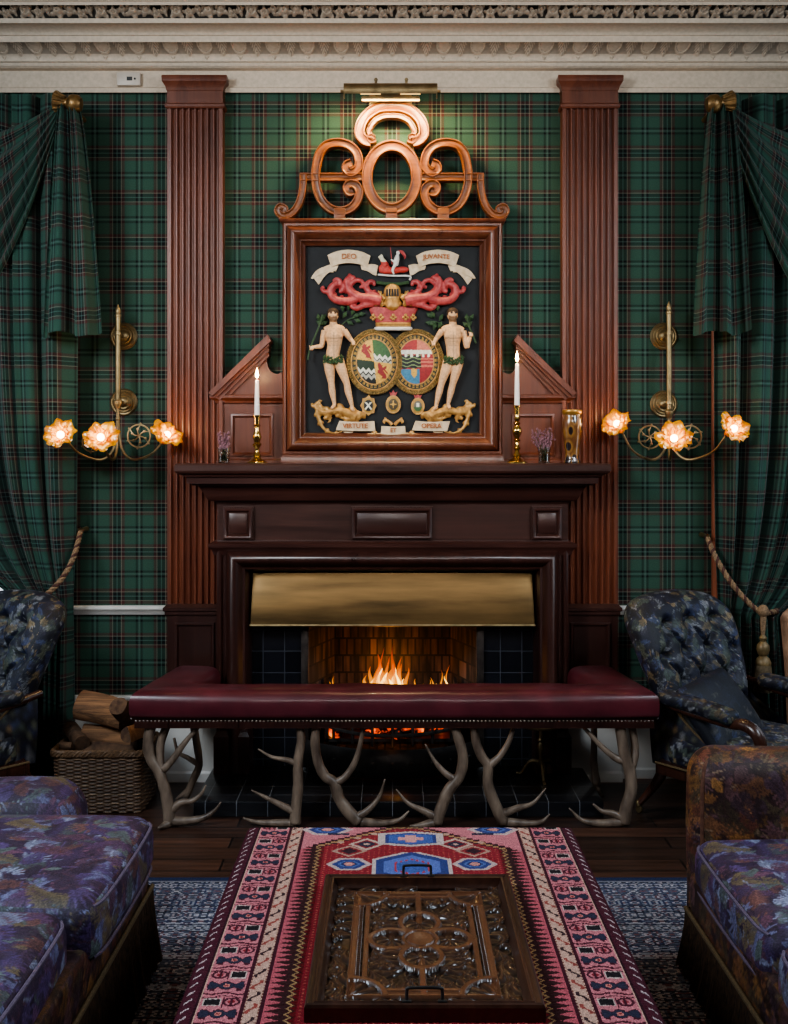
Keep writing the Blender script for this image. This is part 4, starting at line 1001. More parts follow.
# ================================================================= picture light
pl = thing('picture_light', 'long brass picture light over the carved cresting', 'picture light', (PX(390.5, -.2), 0, PZ(92, -.2)))
tz = 0.0
m = MB(); V = []; n = 14; hw = .208
for x in (-hw, hw):
    for k in range(n):
        a = math.radians(-35 + 195 * k / (n - 1)); V.append((x, -.2 - .034 * math.cos(a), .004 + .034 * math.sin(a)))
    for k in range(n):
        a = math.radians(160 - 195 * k / (n - 1)); V.append((x, -.2 - .0315 * math.cos(a), .004 + .0315 * math.sin(a)))
N2 = 2 * n
m.add(V, [(k, (k + 1) % N2, N2 + (k + 1) % N2, N2 + k) for k in range(N2)] + [tuple(range(N2)), tuple(range(2 * N2 - 1, N2 - 1, -1))])
for s in (-1, 1): m.add(*lathe([(.034, 0), (.034, .003), (.006, .004), (.006, .018), (0, .019)], (s * hw, -.2, .004), 16, Matrix.Rotation(s * PI / 2, 3, 'Y')))
m.build('lamp_shade', BRASS_OLD, pl, 40)
m = MB(); m.add(*rbox(-.132, .132, -.200, -.180, -.040, -.018, .004)); m.build('lamp_rail', BRASS_OLD, pl, 30)
m = MB()
for x in (-.066, .072): m.add(*tube([(x, -.20, .03), (x, -.19, .055), (x, -.10, .05), (x, -.012, .02)], .006, 8, 4)); m.add(*ball((x, -.192, .058), .009, 8, 6))
m.add(*rbox(-.10, .10, -.02, -.0, -.01, .05, .004)); m.build('bracket', BRASS_OLD, pl, 40)
BULB_P = emit('picture_bulb', (1, .62, .2, 1), 1.6)
pieces('bulb', [tube([(x - .045, -.2, -.004), (x + .045, -.2, -.004)], .008, 8, 1) for x in (-.09, .09)], BULB_P, pl)

# ================================================================= things on the mantel shelf
SH = 1.4715
MY = -.20
WAX = new_mat('candle_wax')[0]; bb = WAX.node_tree.nodes['Principled BSDF']; bb.inputs['Base Color'].default_value = sr(232, 226, 222); bb.inputs['Roughness'].default_value = .45; bb.inputs['Subsurface Weight'].default_value = .25; bb.inputs['Subsurface Radius'].default_value = (.02, .012, .008)
CFL, nt, b = new_mat('candle_flame'); b.inputs['Base Color'].default_value = (1, .6, .2, 1); b.inputs['Emission Strength'].default_value = 40
tc = N(nt, 'ShaderNodeTexCoord'); sep = N(nt, 'ShaderNodeSeparateXYZ'); nt.links.new(tc.outputs['Generated'], sep.inputs[0]); r = ramp(nt, [(0, (1, .35, .06, 1)), (.3, (1, .72, .32, 1)), (1, (1, .5, .12, 1))]); nt.links.new(sep.outputs['Z'], r.inputs['Fac']); nt.links.new(r.outputs['Color'], b.inputs['Emission Color'])
def candlestick(px, prof, htop, hc, label, clabel):
    x = PX(px, MY)
    root = thing('candlestick', label, 'candlestick', (x, MY, SH))
    m = MB(); m.add(*lathe(prof, (0, 0, 0), 28)); m.build('column', BRASS, root, 40)
    m = MB(); m.add(*lathe([(.010, htop - .012), (.016, htop - .008), (.017, htop), (.0125, htop + .001), (.0125, htop - .004)], (0, 0, 0), 20)); m.build('drip_pan', BRASS, root, 40)
    m = MB(); base = [(0, 0), (.046, 0)]; 
    m.add(*lathe([(.0, .0005), (.046, .0005), (.046, .006), (.042, .010), (.036, .012), (.030, .018), (.016, .026), (.012, .03)], (0, 0, 0), 8 if px < 400 else 28)); m.build('foot', BRASS, root, 30)
    cr_ = thing('candle', clabel, 'candle', (x, MY, SH + htop - .003))
    m = MB(); m.add(*lathe([(.0, 0), (.0118, 0), (.0112, hc * .3), (.0085, hc * .97), (.006, hc), (0, hc + .001)], (0, 0, 0), 20)); m.build('wax', WAX, cr_, 60)
    m = MB(); m.add(*tube([(0, 0, hc), (.001, 0, hc + .010)], .0012, 6, 1)); m.build('wick', DARKP, cr_)
    m = MB(); hf = .056; m.add(*lathe([(.0, hc + .006), (.0045, hc + .010), (.0075, hc + .018), (.0068, hc + .028), (.004, hc + .042), (.0015, hc + .053), (0, hc + hf)], (0, 0, 0), 14)); m.build('candle_flame', CFL, cr_, 180)
    return x
h1 = (464 - 416) * 5.3 / F
xl = candlestick(257, [(.012, .026), (.019, .034), (.015, .042), (.010, .052), (.009, .066), (.019, .080), (.021, .088), (.013, .094), (.016, .106), (.021, .118), (.016, .134), (.011, .150), (.0105, .165), (.018, .170), (.011, .176), (.012, .19), (.013, h1 - .008)], h1, .163, 'short brass candlestick with a baluster stem left of the carved arms', 'lit white candle in the short left candlestick')
h2 = (464 - 406) * 5.3 / F
xr = candlestick(517, [(.012, .026), (.020, .036), (.013, .046), (.009, .058), (.016, .068), (.009, .076), (.008, .096), (.016, .104), (.009, .112), (.015, .124), (.021, .138), (.022, .150), (.016, .164), (.009, .172), (.016, .180), (.009, .188), (.0145, .202), (.010, .212), (.0115, .225), (.0115, h2 - .008)], h2, .193, 'tall brass candlestick with a knopped stem right of the carved arms', 'lit white candle in the tall right candlestick')
GLASS = new_mat('clear_glass')[0]; bb = GLASS.node_tree.nodes['Principled BSDF']; bb.inputs['Transmission Weight'].default_value = 1; bb.inputs['Roughness'].default_value = .03; bb.inputs['IOR'].default_value = 1.45; bb.inputs['Base Color'].default_value = (.85, .92, .9, 1)
SPRIG = noisy('dried_purple_flower', sr(104, 72, 82), sr(150, 108, 116), 90, .9)
STEMG = noisy('dry_stem', sr(62, 66, 46), sr(88, 84, 60), 60, .9)
def posy(px, spread, h, seed, side, lean):
    x = PX(px, MY - .01); y = MY - .01
    g = thing('glass_vase', 'small clear glass vase beside the %s' % side, 'vase', (x, y, SH))
    m = MB(); m.add(*lathe([(0, 0), (.022, 0), (.026, .004), (.025, .03), (.029, .068), (.031, .072), (.029, .072), (.0235, .03), (.024, .008), (0, .007)], (0, 0, 0), 24)); m.build('glass_body', GLASS, g, 40)
    m = MB(); m.add(*lathe([(0, .0075), (.0232, .0085), (.0225, .03), (.023, .036), (0, .036)], (0, 0, 0), 20)); m.build('water', GLASS, g, 40)
    root = thing('dried_flowers', 'sprigs of dusky purple dried flowers in the glass vase by the %s' % side, 'flowers', (x, y, SH + .01))
    rr = random.Random(seed); st = MB(); fl_ = MB()
    for i in range(16):
        a = rr.uniform(0, 2 * PI); s = rr.uniform(.25, 1) * spread; hh = h * rr.uniform(.65, 1.0)
        p0 = (rr.uniform(-.008, .008), rr.uniform(-.008, .008), .002); p2 = (s * math.cos(a) + lean, s * .5 * math.sin(a), hh); p1 = (p2[0] * .4, p2[1] * .4, hh * .55)
        st.add(*tube([p0, p1, p2], .0011, 5, 3))
        for k in range(13):
            t = .52 + .48 * k / 12; q = [p0[j] * (1 - t) ** 2 + 2 * p1[j] * t * (1 - t) + p2[j] * t * t for j in range(3)]
            q = [q[0] + rr.gauss(0, .005), q[1] + rr.gauss(0, .005), q[2] + rr.gauss(0, .004)]; r_ = rr.uniform(.0028, .0052)
            fl_.add(*ball(q, (r_, r_, r_ * 1.3), 5, 4))
    st.build('stems', STEMG, root); fl_.build('blossoms', SPRIG, root)
posy(224, .034, .135, 5, 'short candlestick', -.005)
posy(544, .06, .150, 8, 'tall patterned vase', -.012)
# tall patterned vase
mv, nt, b = new_mat('imari_glaze'); L = nt.links
vo = N(nt, 'ShaderNodeTexVoronoi'); vo.inputs['Scale'].default_value = 30; vo.inputs['Randomness'].default_value = .8; L.new(coords(nt, (1, 1, .6)), vo.inputs['Vector'])
r = ramp(nt, [(0, sr(176, 172, 178)), (.14, sr(150, 146, 150)), (.22, sr(26, 24, 32)), (.40, sr(46, 32, 28)), (.5, sr(128, 92, 48)), (.75, sr(92, 58, 34))], 'CONSTANT'); L.new(vo.outputs['Distance'], r.inputs['Fac']); 
r.color_ramp.interpolation = 'EASE'; L.new(r.outputs['Color'], b.inputs['Base Color']); b.inputs['Roughness'].default_value = .2; b.inputs['Coat Weight'].default_value = .5
vz = thing('patterned_vase', 'tall brown and gold patterned ceramic vase at the right end of the mantel', 'vase', (PX(572, MY), MY, SH))
m = MB(); hv = (463.5 - 410) * 5.3 / F
m.add(*lathe([(0, 0), (.036, 0), (.038, .006), (.034, .016), (.031, .03), (.033, .06), (.040, .11), (.046, .16), (.0465, .185), (.043, .205), (.040, .215), (.041, .222)], (0, 0, 0), 32)); m.build('vase_body', mv, vz, 50)
m = MB(); m.add(*lathe([(.041, .220), (.045, .226), (.046, hv - .004), (.044, hv), (.038, hv), (.037, .21), (.03, .19)], (0, 0, 0), 32)); m.build('rim', noisy('gilt_rim', sr(150, 108, 52), sr(182, 136, 70), 60, .3, .6), vz, 40)

# thermostat on the frieze
th = thing('thermostat', 'small white thermostat box on the cornice frieze left of the tall pilaster', 'thermostat', (PX(129, -.04), -.026, PZ(86, -.04)))
w = (141 - 117.5) * 5.46 / F / 2; hh = (86 - 73) * 5.46 / F
m = MB(); m.add(*rbox(-w, w, -.026, .004, 0, hh, .004)); m.build('case', noisy('white_plastic', sr(186, 174, 160), sr(194, 182, 168), 5, .45), th, 30)
m = MB(); m.add(*rbox(-.008, .018, -.0275, -.024, .022, .040, .001)); m.build('display', noisy('lcd', sr(40, 42, 40), sr(46, 48, 46), 5, .3), th, 0)
m = MB(); m.add(*lathe([(.005, 0), (.005, .004), (0, .0045)], (.030, -.025, .030), 12, Matrix.Rotation(PI / 2, 3, 'X'))); m.build('button', DARKP, th, 30)
# ================================================================= wall lights
PET, nt, b = new_mat('amber_glass_petal'); L = nt.links
for nn in list(nt.nodes):
    if nn.type not in ('OUTPUT_MATERIAL',): nt.nodes.remove(nn)
out = nt.nodes[0]
no = N(nt, 'ShaderNodeTexNoise'); no.inputs['Scale'].default_value = 26; no.inputs['Detail'].default_value = 4; L.new(coords(nt), no.inputs['Vector'])
r = ramp(nt, [(.3, sr(208, 128, 6)), (.7, sr(246, 196, 40))]); L.new(no.outputs['Fac'], r.inputs['Fac'])
tl = N(nt, 'ShaderNodeBsdfTranslucent'); df = N(nt, 'ShaderNodeBsdfDiffuse'); gl = N(nt, 'ShaderNodeBsdfGlossy'); gl.inputs['Roughness'].default_value = .15
L.new(r.outputs['Color'], tl.inputs['Color']); L.new(r.outputs['Color'], df.inputs['Color'])
m1 = N(nt, 'ShaderNodeMixShader'); m1.inputs[0].default_value = .35; L.new(tl.outputs[0], m1.inputs[1]); L.new(df.outputs[0], m1.inputs[2])
m2 = N(nt, 'ShaderNodeMixShader'); m2.inputs[0].default_value = .08; L.new(m1.outputs[0], m2.inputs[1]); L.new(gl.outputs[0], m2.inputs[2])
L.new(m2.outputs[0], out.inputs['Surface'])
BULB = emit('warm_bulb', (1, .72, .32, 1), 16)
def petal_cup(mb, seed, n_pet=6):
    rr = random.Random(seed)
    for ring, (cnt, r0, flare, hgt) in enumerate(((n_pet, .016, .060, .070), (n_pet - 1, .014, .036, .074))):
        for p in range(cnt):
            a0 = 2 * PI * (p + .5 * ring) / cnt + rr.uniform(-.15, .15); wd = .80 if ring == 0 else .72; nu, nv = 9, 9; V = []; fl_ = flare * rr.uniform(.85, 1.15); hg = hgt * rr.uniform(.85, 1.1)
            for i in range(nv):
                t = i / (nv - 1); rad = r0 + fl_ * (t ** 1.25); zz = hg * math.sin(t * 1.75) / math.sin(1.5708) * (1 - .10 * t)
                for j in range(nu):
                    s = -1 + 2 * j / (nu - 1); w_ = wd * (math.sin(PI * (.22 + .60 * t)) ** .4)
                    a = a0 + s * w_; ripple = .006 * t * math.sin(s * 5 + p) ; edge = -.016 * s ** 4 * t
                    V.append(((rad + edge + ripple) * math.cos(a), (rad + edge + ripple) * math.sin(a), zz + .007 * t * math.cos(s * 6 + p) - .010 * s * s * t))
            mb.add(V, [(i * nu + j, i * nu + j + 1, (i + 1) * nu + j + 1, (i + 1) * nu + j) for i in range(nv - 1) for j in range(nu - 1)])
SCONCE_LAMPS = []
def sconce(px_stem, tops, pzs, px_plate, flowers, label, wheels):
    y = -.12; xs = PX(px_stem, y); zb = PZ(455, y)
    root = thing('wall_sconce', label, 'wall light', (xs, 0, zb))
    px_top, py_top, py_bot = tops
    zt, z1 = PZ(py_top, y) - zb, PZ(py_bot, y) - zb
    m = MB(); m.add(*lathe([(.011, z1 - .02), (.0125, z1), (.0125, zt - .06), (.015, zt - .058), (.015, zt - .05), (.010, zt - .046)], (0, y, 0), 14))
    m.add(*lathe([(.012, z1 - .05), (.016, z1 - .035), (.022, z1 - .022), (.022, z1 - .014), (.014, z1 - .006)], (0, y, 0), 16)); m.build('stem', BRASS_OLD, root, 40)
    m = MB(); m.add(*lathe([(.010, zt - .048), (.0135, zt - .036), (.012, zt - .026), (.006, zt - .014), (.003, zt - .004), (0, zt)], (0, y, 0), 12)); m.build('finial', BRASS_OLD, root, 60)
    m = MB(); m.add(*tube([(0, y, z1 - .04), (0, y, z1 - .085)], [.010, .007], 10, 2)); m.add(*ball((0, y, z1 - .095), .012, 10, 8)); m.add(*tube([(0, y, z1 - .10), (0, y, z1 - .125)], [.005, .002], 8, 2)); m.build('drop', BRASS_OLD, root)
    xp = PX(px_plate, 0) - xs
    for pz in pzs:
        z = PZ(pz, -.015) - zb; m = MB(); R_ = Matrix.Rotation(PI / 2, 3, 'X')
        m.add(*lathe([(.0, -.001), (.063, -.001), (.064, .006), (.058, .012), (.052, .010), (.046, .016), (.040, .013), (.033, .020), (.026, .017), (.018, .026), (.012, .03), (0, .031)], (xp, 0, z), 32, R_)); pl_ = m.build('backplate', BRASS_OLD, root, 30)
        m = MB(); m.add(*tube([(xp, -.03, z), (xp * .4, -.08, z), (0, y, z)], .006, 8, 3)); m.add(*lathe([(.0125, -.008), (.017, -.006), (.017, .006), (.0125, .008)], (0, y, z), 12)); m.build('clamp', BRASS_OLD, pl_, 40)
    zc = z1 - .05
    for (fx, fz, fy, ax, seed) in flowers:
        f = Vector((fx, fy, fz)); ax_ = Vector(ax).normalized(); base = f - ax_ * .03
        m = MB()
        mid = Vector((base.x * .36, y + (base.y - y) * .36, -.022)); mid2 = Vector((base.x * .76, y + (base.y - y) * .76, -.012 + .25 * (base.z + .012)))
        m.add(*tube([(0, y, zc + .02), (base.x * .03, y + (base.y - y) * .03, .09), (base.x * .12, y + (base.y - y) * .12, .015), tuple(mid), tuple(mid2), tuple(base)], [.0065, .0065, .0065, .006, .0055, .005], 8, 6)); arm = m.build('arm', BRASS_OLD, root)
        Rm = ax_.to_track_quat('Z', 'Y').to_matrix()
        m = MB(); m.add(*lathe([(.006, -.012), (.012, -.006), (.016, .0), (.014, .008), (.010, .010)], tuple(base), 12, Rm)); m.build('cup', BRASS_OLD, arm, 40)
        m = MB(); petal_cup(m, seed); V = [Rm @ Vector(p) + base + ax_ * .004 for p in m.v]; mm = MB(); mm.add(V, m.f); mm.build('lamp_shade', PET, arm, 180, recalc=False)
        m = MB(); m.add(*ball(tuple(base + ax_ * .052), .0165, 14, 10)); m.build('bulb', BULB, arm)
        q_ = base + ax_ * .098; SCONCE_LAMPS.append((q_.x + xs, q_.y, q_.z + zb))
    for wx, wz, wr in wheels:
        m = MB(); c = Vector((wx, y - .01, wz)); m.add(*tube([(c.x + wr * math.cos(2 * PI * k / 24), c.y, c.z + wr * math.sin(2 * PI * k / 24)) for k in range(25)], .0042, 6, 1))
        for k in range(6):
            a = 2 * PI * k / 6 + .4; m.add(*tube([(c.x, c.y, c.z), (c.x + .5 * wr * math.cos(a + .35), c.y - .004, c.z + .5 * wr * math.sin(a + .35)), (c.x + wr * math.cos(a), c.y, c.z + wr * math.sin(a))], [.0035, .003, .002], 6, 3))
            m.add(*ball((c.x + .62 * wr * math.cos(a + .3), c.y - .003, c.z + .62 * wr * math.sin(a + .3)), (.007, .003, .007), 7, 5)); m.add(*ball((c.x + wr * 1.1 * math.cos(a), c.y, c.z + wr * 1.1 * math.sin(a)), .005, 6, 5))
        m.build('scroll_wheel', BRASS_OLD, root)
def rel(px, py, yy, px_stem): return PX(px, yy) - PX(px_stem, -.12), PZ(py, yy) - PZ(455, -.12)
fl = []
for px, py, yy, ax, sd in ((63, 437, -.30, (-.25, -.85, .45), 1), (102, 440, -.36, (-.05, -.8, .5), 2), (165, 438, -.17, (.5, -.5, .62), 3)):
    a, b_ = rel(px, py, yy, 118); fl.append((a, b_, yy, ax, sd))
sconce(118, (118, 304, 398), (336, 402), 124, fl, 'brass three-flower wall light beside the left curtain', [(rel(139, 436, -.13, 118) + (.052,)), (rel(92, 442, -.13, 118) + (.044,))])
fl = []
for px, py, yy, ax, sd in ((619, 427, -.17, (-.5, -.55, .62), 4), (673, 441, -.36, (0, -.82, .5), 5), (731, 431, -.30, (.35, -.8, .45), 6)):
    a, b_ = rel(px, py, yy, 669); fl.append((a, b_, yy, ax, sd))
sconce(669, (669, 301, 408), (336, 404), 663.5, fl, 'brass three-flower wall light beside the right curtain', [(rel(650, 437, -.13, 669) + (.052,)), (rel(690, 437, -.13, 669) + (.052,))])

# ================================================================= curtains
LINING = noisy('curtain_lining', sr(150, 112, 84), sr(176, 134, 104), 20, .8)
def cloth_uv(V, du0=0.0, full=None):
    """warp follows the cloth, weft the drop"""
    du = np.linalg.norm(np.diff(V, axis=0), axis=2); u = np.vstack([np.zeros((1, V.shape[1])), np.cumsum(du, 0)])
    dv = np.linalg.norm(np.diff(V, axis=1), axis=2); v = np.hstack([np.zeros((V.shape[0], 1)), np.cumsum(dv, 1)])
    return u, v
def drape(sx, x_out, tie_z, x_tie, x_top, seed, nfold, root):
    """sx -1 left, +1 right; x_out = wall-side edge, gathered to x_tie at the tie"""
    nu, nv = 260, 150; V = np.zeros((nu, nv, 3)); rr = random.Random(seed)
    ph = [rr.uniform(0, 6) for _ in range(4)]; zs = np.linspace(3.14, 0.02, nv); UVs = np.zeros((nu, nv, 2)); Wd = 1.9
    u = np.linspace(0, 1, nu)
    for j, z in enumerate(zs):
        if z > tie_z: k = 1 - math.exp(-(z - tie_z) / .42); k = k * (1 - math.exp(-(z - tie_z) / .05) * .0)
        else: k = .07 * (1 - math.exp(-(tie_z - z) / .5)) 
        xin = x_tie + (x_top - x_tie) * k
        width = xin - x_out
        um = u + .035 * np.sin(2 * PI * u * 2 + ph[0]) + .015 * np.sin(2 * PI * u * 5 + ph[1])
        x = x_out + width * um
        near = math.exp(-((z - tie_z) / .22) ** 2)
        amp = .058 * (1 - .45 * near)
        wv = np.sin(2 * PI * nfold * u + .5 * np.sin(2 * PI * u * 1.5 + ph[2]) + .25 * math.sin(z * 1.3 + ph[3]))
        wv2 = 1 - 2 * np.abs(np.sin(PI * nfold * u + .25 * np.sin(2 * PI * u * 1.5 + ph[2]))) ** .75
        y = -.150 + amp * wv2 + .012 * np.sin(2 * PI * 2.3 * nfold * u + ph[1]) - .05 * near * np.sin(PI * u)
        x = x + .012 * np.cos(2 * PI * nfold * u + ph[0])
        V[:, j, 0] = x; V[:, j, 1] = y; V[:, j, 2] = z + (.05 * near * 0)
    uv = np.zeros((nu, nv, 2)); uv[:, :, 0] = (u * Wd / TARTAN)[:, None]
    # drop measured along the slanting cloth
    dv = np.linalg.norm(np.diff(V, axis=1), axis=2); vv = np.hstack([np.zeros((nu, 1)), np.cumsum(dv, 1)]); uv[:, :, 1] = -vv / TARTAN + .3
    o = np_mesh('drape', V, grid_q(nu, nv, flip=sx > 0), TARTAN_CURT, root, uv=uv.reshape(-1, 2))
    return V
def tail(sx, px_pts_top, zt, x_l, x_r, zb, root, seed):
    nu, nv = 160, 90; V = np.zeros((nu, nv, 3)); u = np.linspace(0, 1, nu); rr = random.Random(seed)
    xa, xb = px_pts_top
    for j in range(nv):
        t = j / (nv - 1); s = t ** .62
        L_, R_ = xa + (x_l - xa) * s, xb + (x_r - xb) * s
        fold = np.abs(((u * 3.0 + .1) % 1) - .5) * 2
        g = u + .05 * np.sin(2 * PI * 2.2 * u + 1.2) * (1 - .2 * t)
        V[:, j, 0] = L_ + (R_ - L_) * g; V[:, j, 1] = -.275 + (.042 * (.4 + .6 * s)) * np.tanh(2.6 * np.sin(2 * PI * 2.2 * u + (.4 if sx < 0 else 2.4))) + .010 * np.sin(2 * PI * 8 * u) * (1 - t)
        V[:, j, 2] = zt - (zt - zb) * t - .012 * np.sin(2 * PI * 1.5 * u + 1) * t
    uv = np.zeros((nu, nv, 2)); uv[:, :, 0] = (u * .62 / TARTAN + .15)[:, None]; uv[:, :, 1] = -(np.linspace(0, 1, nv) * (zt - zb) / TARTAN)[None, :]
    np_mesh('tail', V, grid_q(nu, nv, flip=False), TARTAN_CURT, root, uv=uv.reshape(-1, 2))
def swag(sx, x0, x1, z0, root):
    nu, nv = 150, 90; V = np.zeros((nu, nv, 3))
    for i in range(nu):
        t = i / (nu - 1)
        for j in range(nv):
            s = j / (nv - 1); sag = .22 + .95 * s
            q = (4 * t * (1 - t)) ** .9; V[i, j] = (x0 + (x1 - x0) * t, -.20 - .05 * math.sin(PI * s) * q - .035 * q * math.sin(s * 2 * PI * 5.5) - .02, z0 - .01 - .06 * s * (1 - q) - sag * q)
    u = np.linspace(0, 1, nu); uv = np.zeros((nu, nv, 2)); uv[:, :, 0] = u[:, None] * 1.9 / TARTAN; uv[:, :, 1] = np.linspace(0, 1, nv)[None, :] * 1.25 / TARTAN
    np_mesh('swag', V, grid_q(nu, nv, flip=sx < 0), TARTAN_CURT, root, uv=uv.reshape(-1, 2))
cl = thing('curtain', 'heavy green tartan curtain with swag and tail at the left window', 'curtain', (0, 0, 0))
drape(-1, -1.475, .855, -1.70, -2.30, 2, 6.5, cl)
tail(-1, (PX(57, -.26), PX(78, -.26)), PZ(106, -.26), PX(40, -.26), PX(99, -.26), PZ(335, -.26), cl, 1)
swag(-1, PX(62, -.2), -2.9, PZ(99, -.2), cl)
cr_ = thing('curtain', 'heavy green tartan curtain with swag and tail at the right window', 'curtain', (0, 0, 0))
VR = drape(1, PX(720.5, -.12), .785, PX(776, -.14), 2.30, 5, 6.5, cr_)
tail(1, (PX(708, -.26), PX(730, -.26)), PZ(106, -.26), PX(692, -.26), PX(747, -.26), PZ(333, -.26), cr_, 2)
swag(1, PX(724, -.2), 2.9, PZ(99, -.2), cr_)
# turned back lining along the leading edge of the right drape
m = MB(); e = VR[-1]; V = []
sel = [k for k in range(len(e)) if e[k][2] < .90]
for k in sel: V += [tuple(e[k]), (e[k][0] + .035, e[k][1] - .03, e[k][2]), (e[k][0] + .05, e[k][1] + .02, e[k][2])]
m.add(V, [(3 * i + a, 3 * i + a + 1, 3 * i + a + 4, 3 * i + a + 3) for i in range(len(sel) - 1) for a in (0, 1)]); m.build('lining', LINING, cr_, 60, recalc=False)

# gilt finials that hold the swags
def holdback(px, label, flip):
    root = thing('curtain_finial', label, 'curtain finial', (PX(px, -.27), -.0, PZ(103, -.27)))
    M_ = Matrix.Rotation(flip * PI / 2 * .92, 3, 'Y'); G = noisy('tarnished_gilt_wood', sr(88, 66, 38), sr(140, 108, 66), 40, .4, .6, bstr=.3)
    m = MB(); m.add(*lathe([(0, -.062), (.028, -.060), (.040, -.045), (.042, -.02), (.036, -.006), (.024, .002)], (0, -.27, 0), 24, M_)); m.build('crown', G, root, 40)
    m = MB(); m.add(*lathe([(.024, .0), (.022, .012), (.030, .026), (.042, .05), (.044, .06), (.03, .066), (0, .064)], (0, -.27, 0), 24, M_))
    for k in range(12):
        a = 2 * PI * k / 12; q0 = M_ @ Vector((.026 * math.cos(a), .026 * math.sin(a), .012)); q1 = M_ @ Vector((.044 * math.cos(a), .044 * math.sin(a), .056))
        m.add(*tube([(q0.x, q0.y - .27, q0.z), (q1.x, q1.y - .27, q1.z)], [.004, .007], 6, 1))
    m.build('rosette', G, root, 40)
    m = MB(); m.add(*tube([(0, 0, 0), (0, -.25, 0)], .012, 10, 1)); m.build('rod', G, root)
holdback(68, 'gilt finial holding the left curtain swag', -1); holdback(720, 'gilt finial holding the right curtain swag', 1)

# rope tiebacks
ROPE = [noisy('rope_gold', sr(98, 74, 52), sr(146, 118, 88), 160, .8, bstr=.4), noisy('rope_brown', sr(58, 32, 26), sr(92, 56, 44), 160, .8, bstr=.4)]
def rope(mb_list, pts, r):
    c = spline(pts, 24); n = len(c); d = np.linalg.norm(np.diff(np.array(c), axis=0), axis=1); s = np.concatenate([[0], np.cumsum(d)])
    N_ = int(s[-1] / .006); sp = np.linspace(0, s[-1], N_); c = np.stack([np.interp(sp, s, np.array(c)[:, k]) for k in range(3)], 1)
    T = np.gradient(c, axis=0); T /= np.linalg.norm(T, axis=1, keepdims=True); ref = np.array([0, 1, 0.01]); A = np.cross(T, ref); A /= np.linalg.norm(A, axis=1, keepdims=True); B = np.cross(T, A)
    for k in range(3):
        ph = sp / (.052) * 2 * PI + k * 2 * PI / 3; q = c + r * .55 * (np.cos(ph)[:, None] * A + np.sin(ph)[:, None] * B)
        mb_list[k].add(*tube([tuple(p) for p in q], r * .62, 7, 1, smooth=False))
def tieback(label, pts, tassel_at=None):
    root = thing('tieback_rope', label, 'curtain tieback', pts[0])
    o = pts[0]; rp = [tuple(a - b for a, b in zip(p, o)) for p in pts]; mbs = [MB(), MB(), MB()]; rope(mbs, rp, .0115)
    mm = MB(); mm.add(mbs[0].v, mbs[0].f); mm.add(mbs[2].v, mbs[2].f); mm.build('gold_strands', ROPE[0], root); mbs[1].build('brown_strand', ROPE[1], root)
    m = MB(); m.add(*tube([(0, .10, 0), (0, .0, 0), (0, -.012, .006)], [.012, .008, .012], 8, 2)); m.build('hook', BRASS_OLD, root)
    if tassel_at:
        x, y, z = (a - b for a, b in zip(tassel_at, o))
        m = MB(); m.add(*ball((x, y, z + .005), (.026, .024, .028), 12, 8)); m.add(*tube([(x - .005, y, z), (x - .006, y - .004, z - .06), (x, y, z - .11)], .008, 8, 4)); m.add(*tube([(x + .008, y, z), (x + .004, y - .006, z - .05), (x, y, z - .11)], .008, 8, 4)); m.build('knot', ROPE[0], root)
        m = MB(); m.add(*lathe([(.008, -.10), (.018, -.115), (.012, -.13), (.026, -.145), (.030, -.165), (.024, -.185), (.016, -.195), (.028, -.205), (.036, -.225), (.034, -.235)], (x, y, z), 20)); m.build('tassel_head', noisy('gilt_tassel_wood', sr(88, 72, 46), sr(132, 110, 76), 30, .45, .3), root, 40)
        m = MB(); rr = random.Random(1)
        for k in range(72):
            a = 2 * PI * k / 36; r_ = .033 if k < 36 else .024; dx, dy = r_ * math.cos(a), r_ * math.sin(a)
            m.add(*tube([(x + dx * .9, y + dy * .9, z - .23), (x + dx * 1.12, y + dy * 1.12, z - .28), (x + dx * 1.2, y + dy * 1.2, z - .35 - rr.uniform(0, .01))], .0034, 5, 2))
        m.build('tassel_skirt', noisy('bronze_thread', sr(78, 66, 48), sr(116, 98, 72), 120, .8), root)
tieback('twisted gold rope tieback on the left tartan curtain', [P(81, 530, -.10), P(74, 556, -.20), P(63, 577, -.255), P(47, 594, -.275), P(28, 602, -.26), P(12, 600, -.16)])
tieback('twisted gold rope tieback with hanging tassel on the right tartan curtain', [P(707, 536, -.10), P(716, 558, -.20), P(733, 585, -.255), P(752, 606, -.275), P(764, 613, -.27), P(777, 611, -.20)], P(763, 612, -.285))
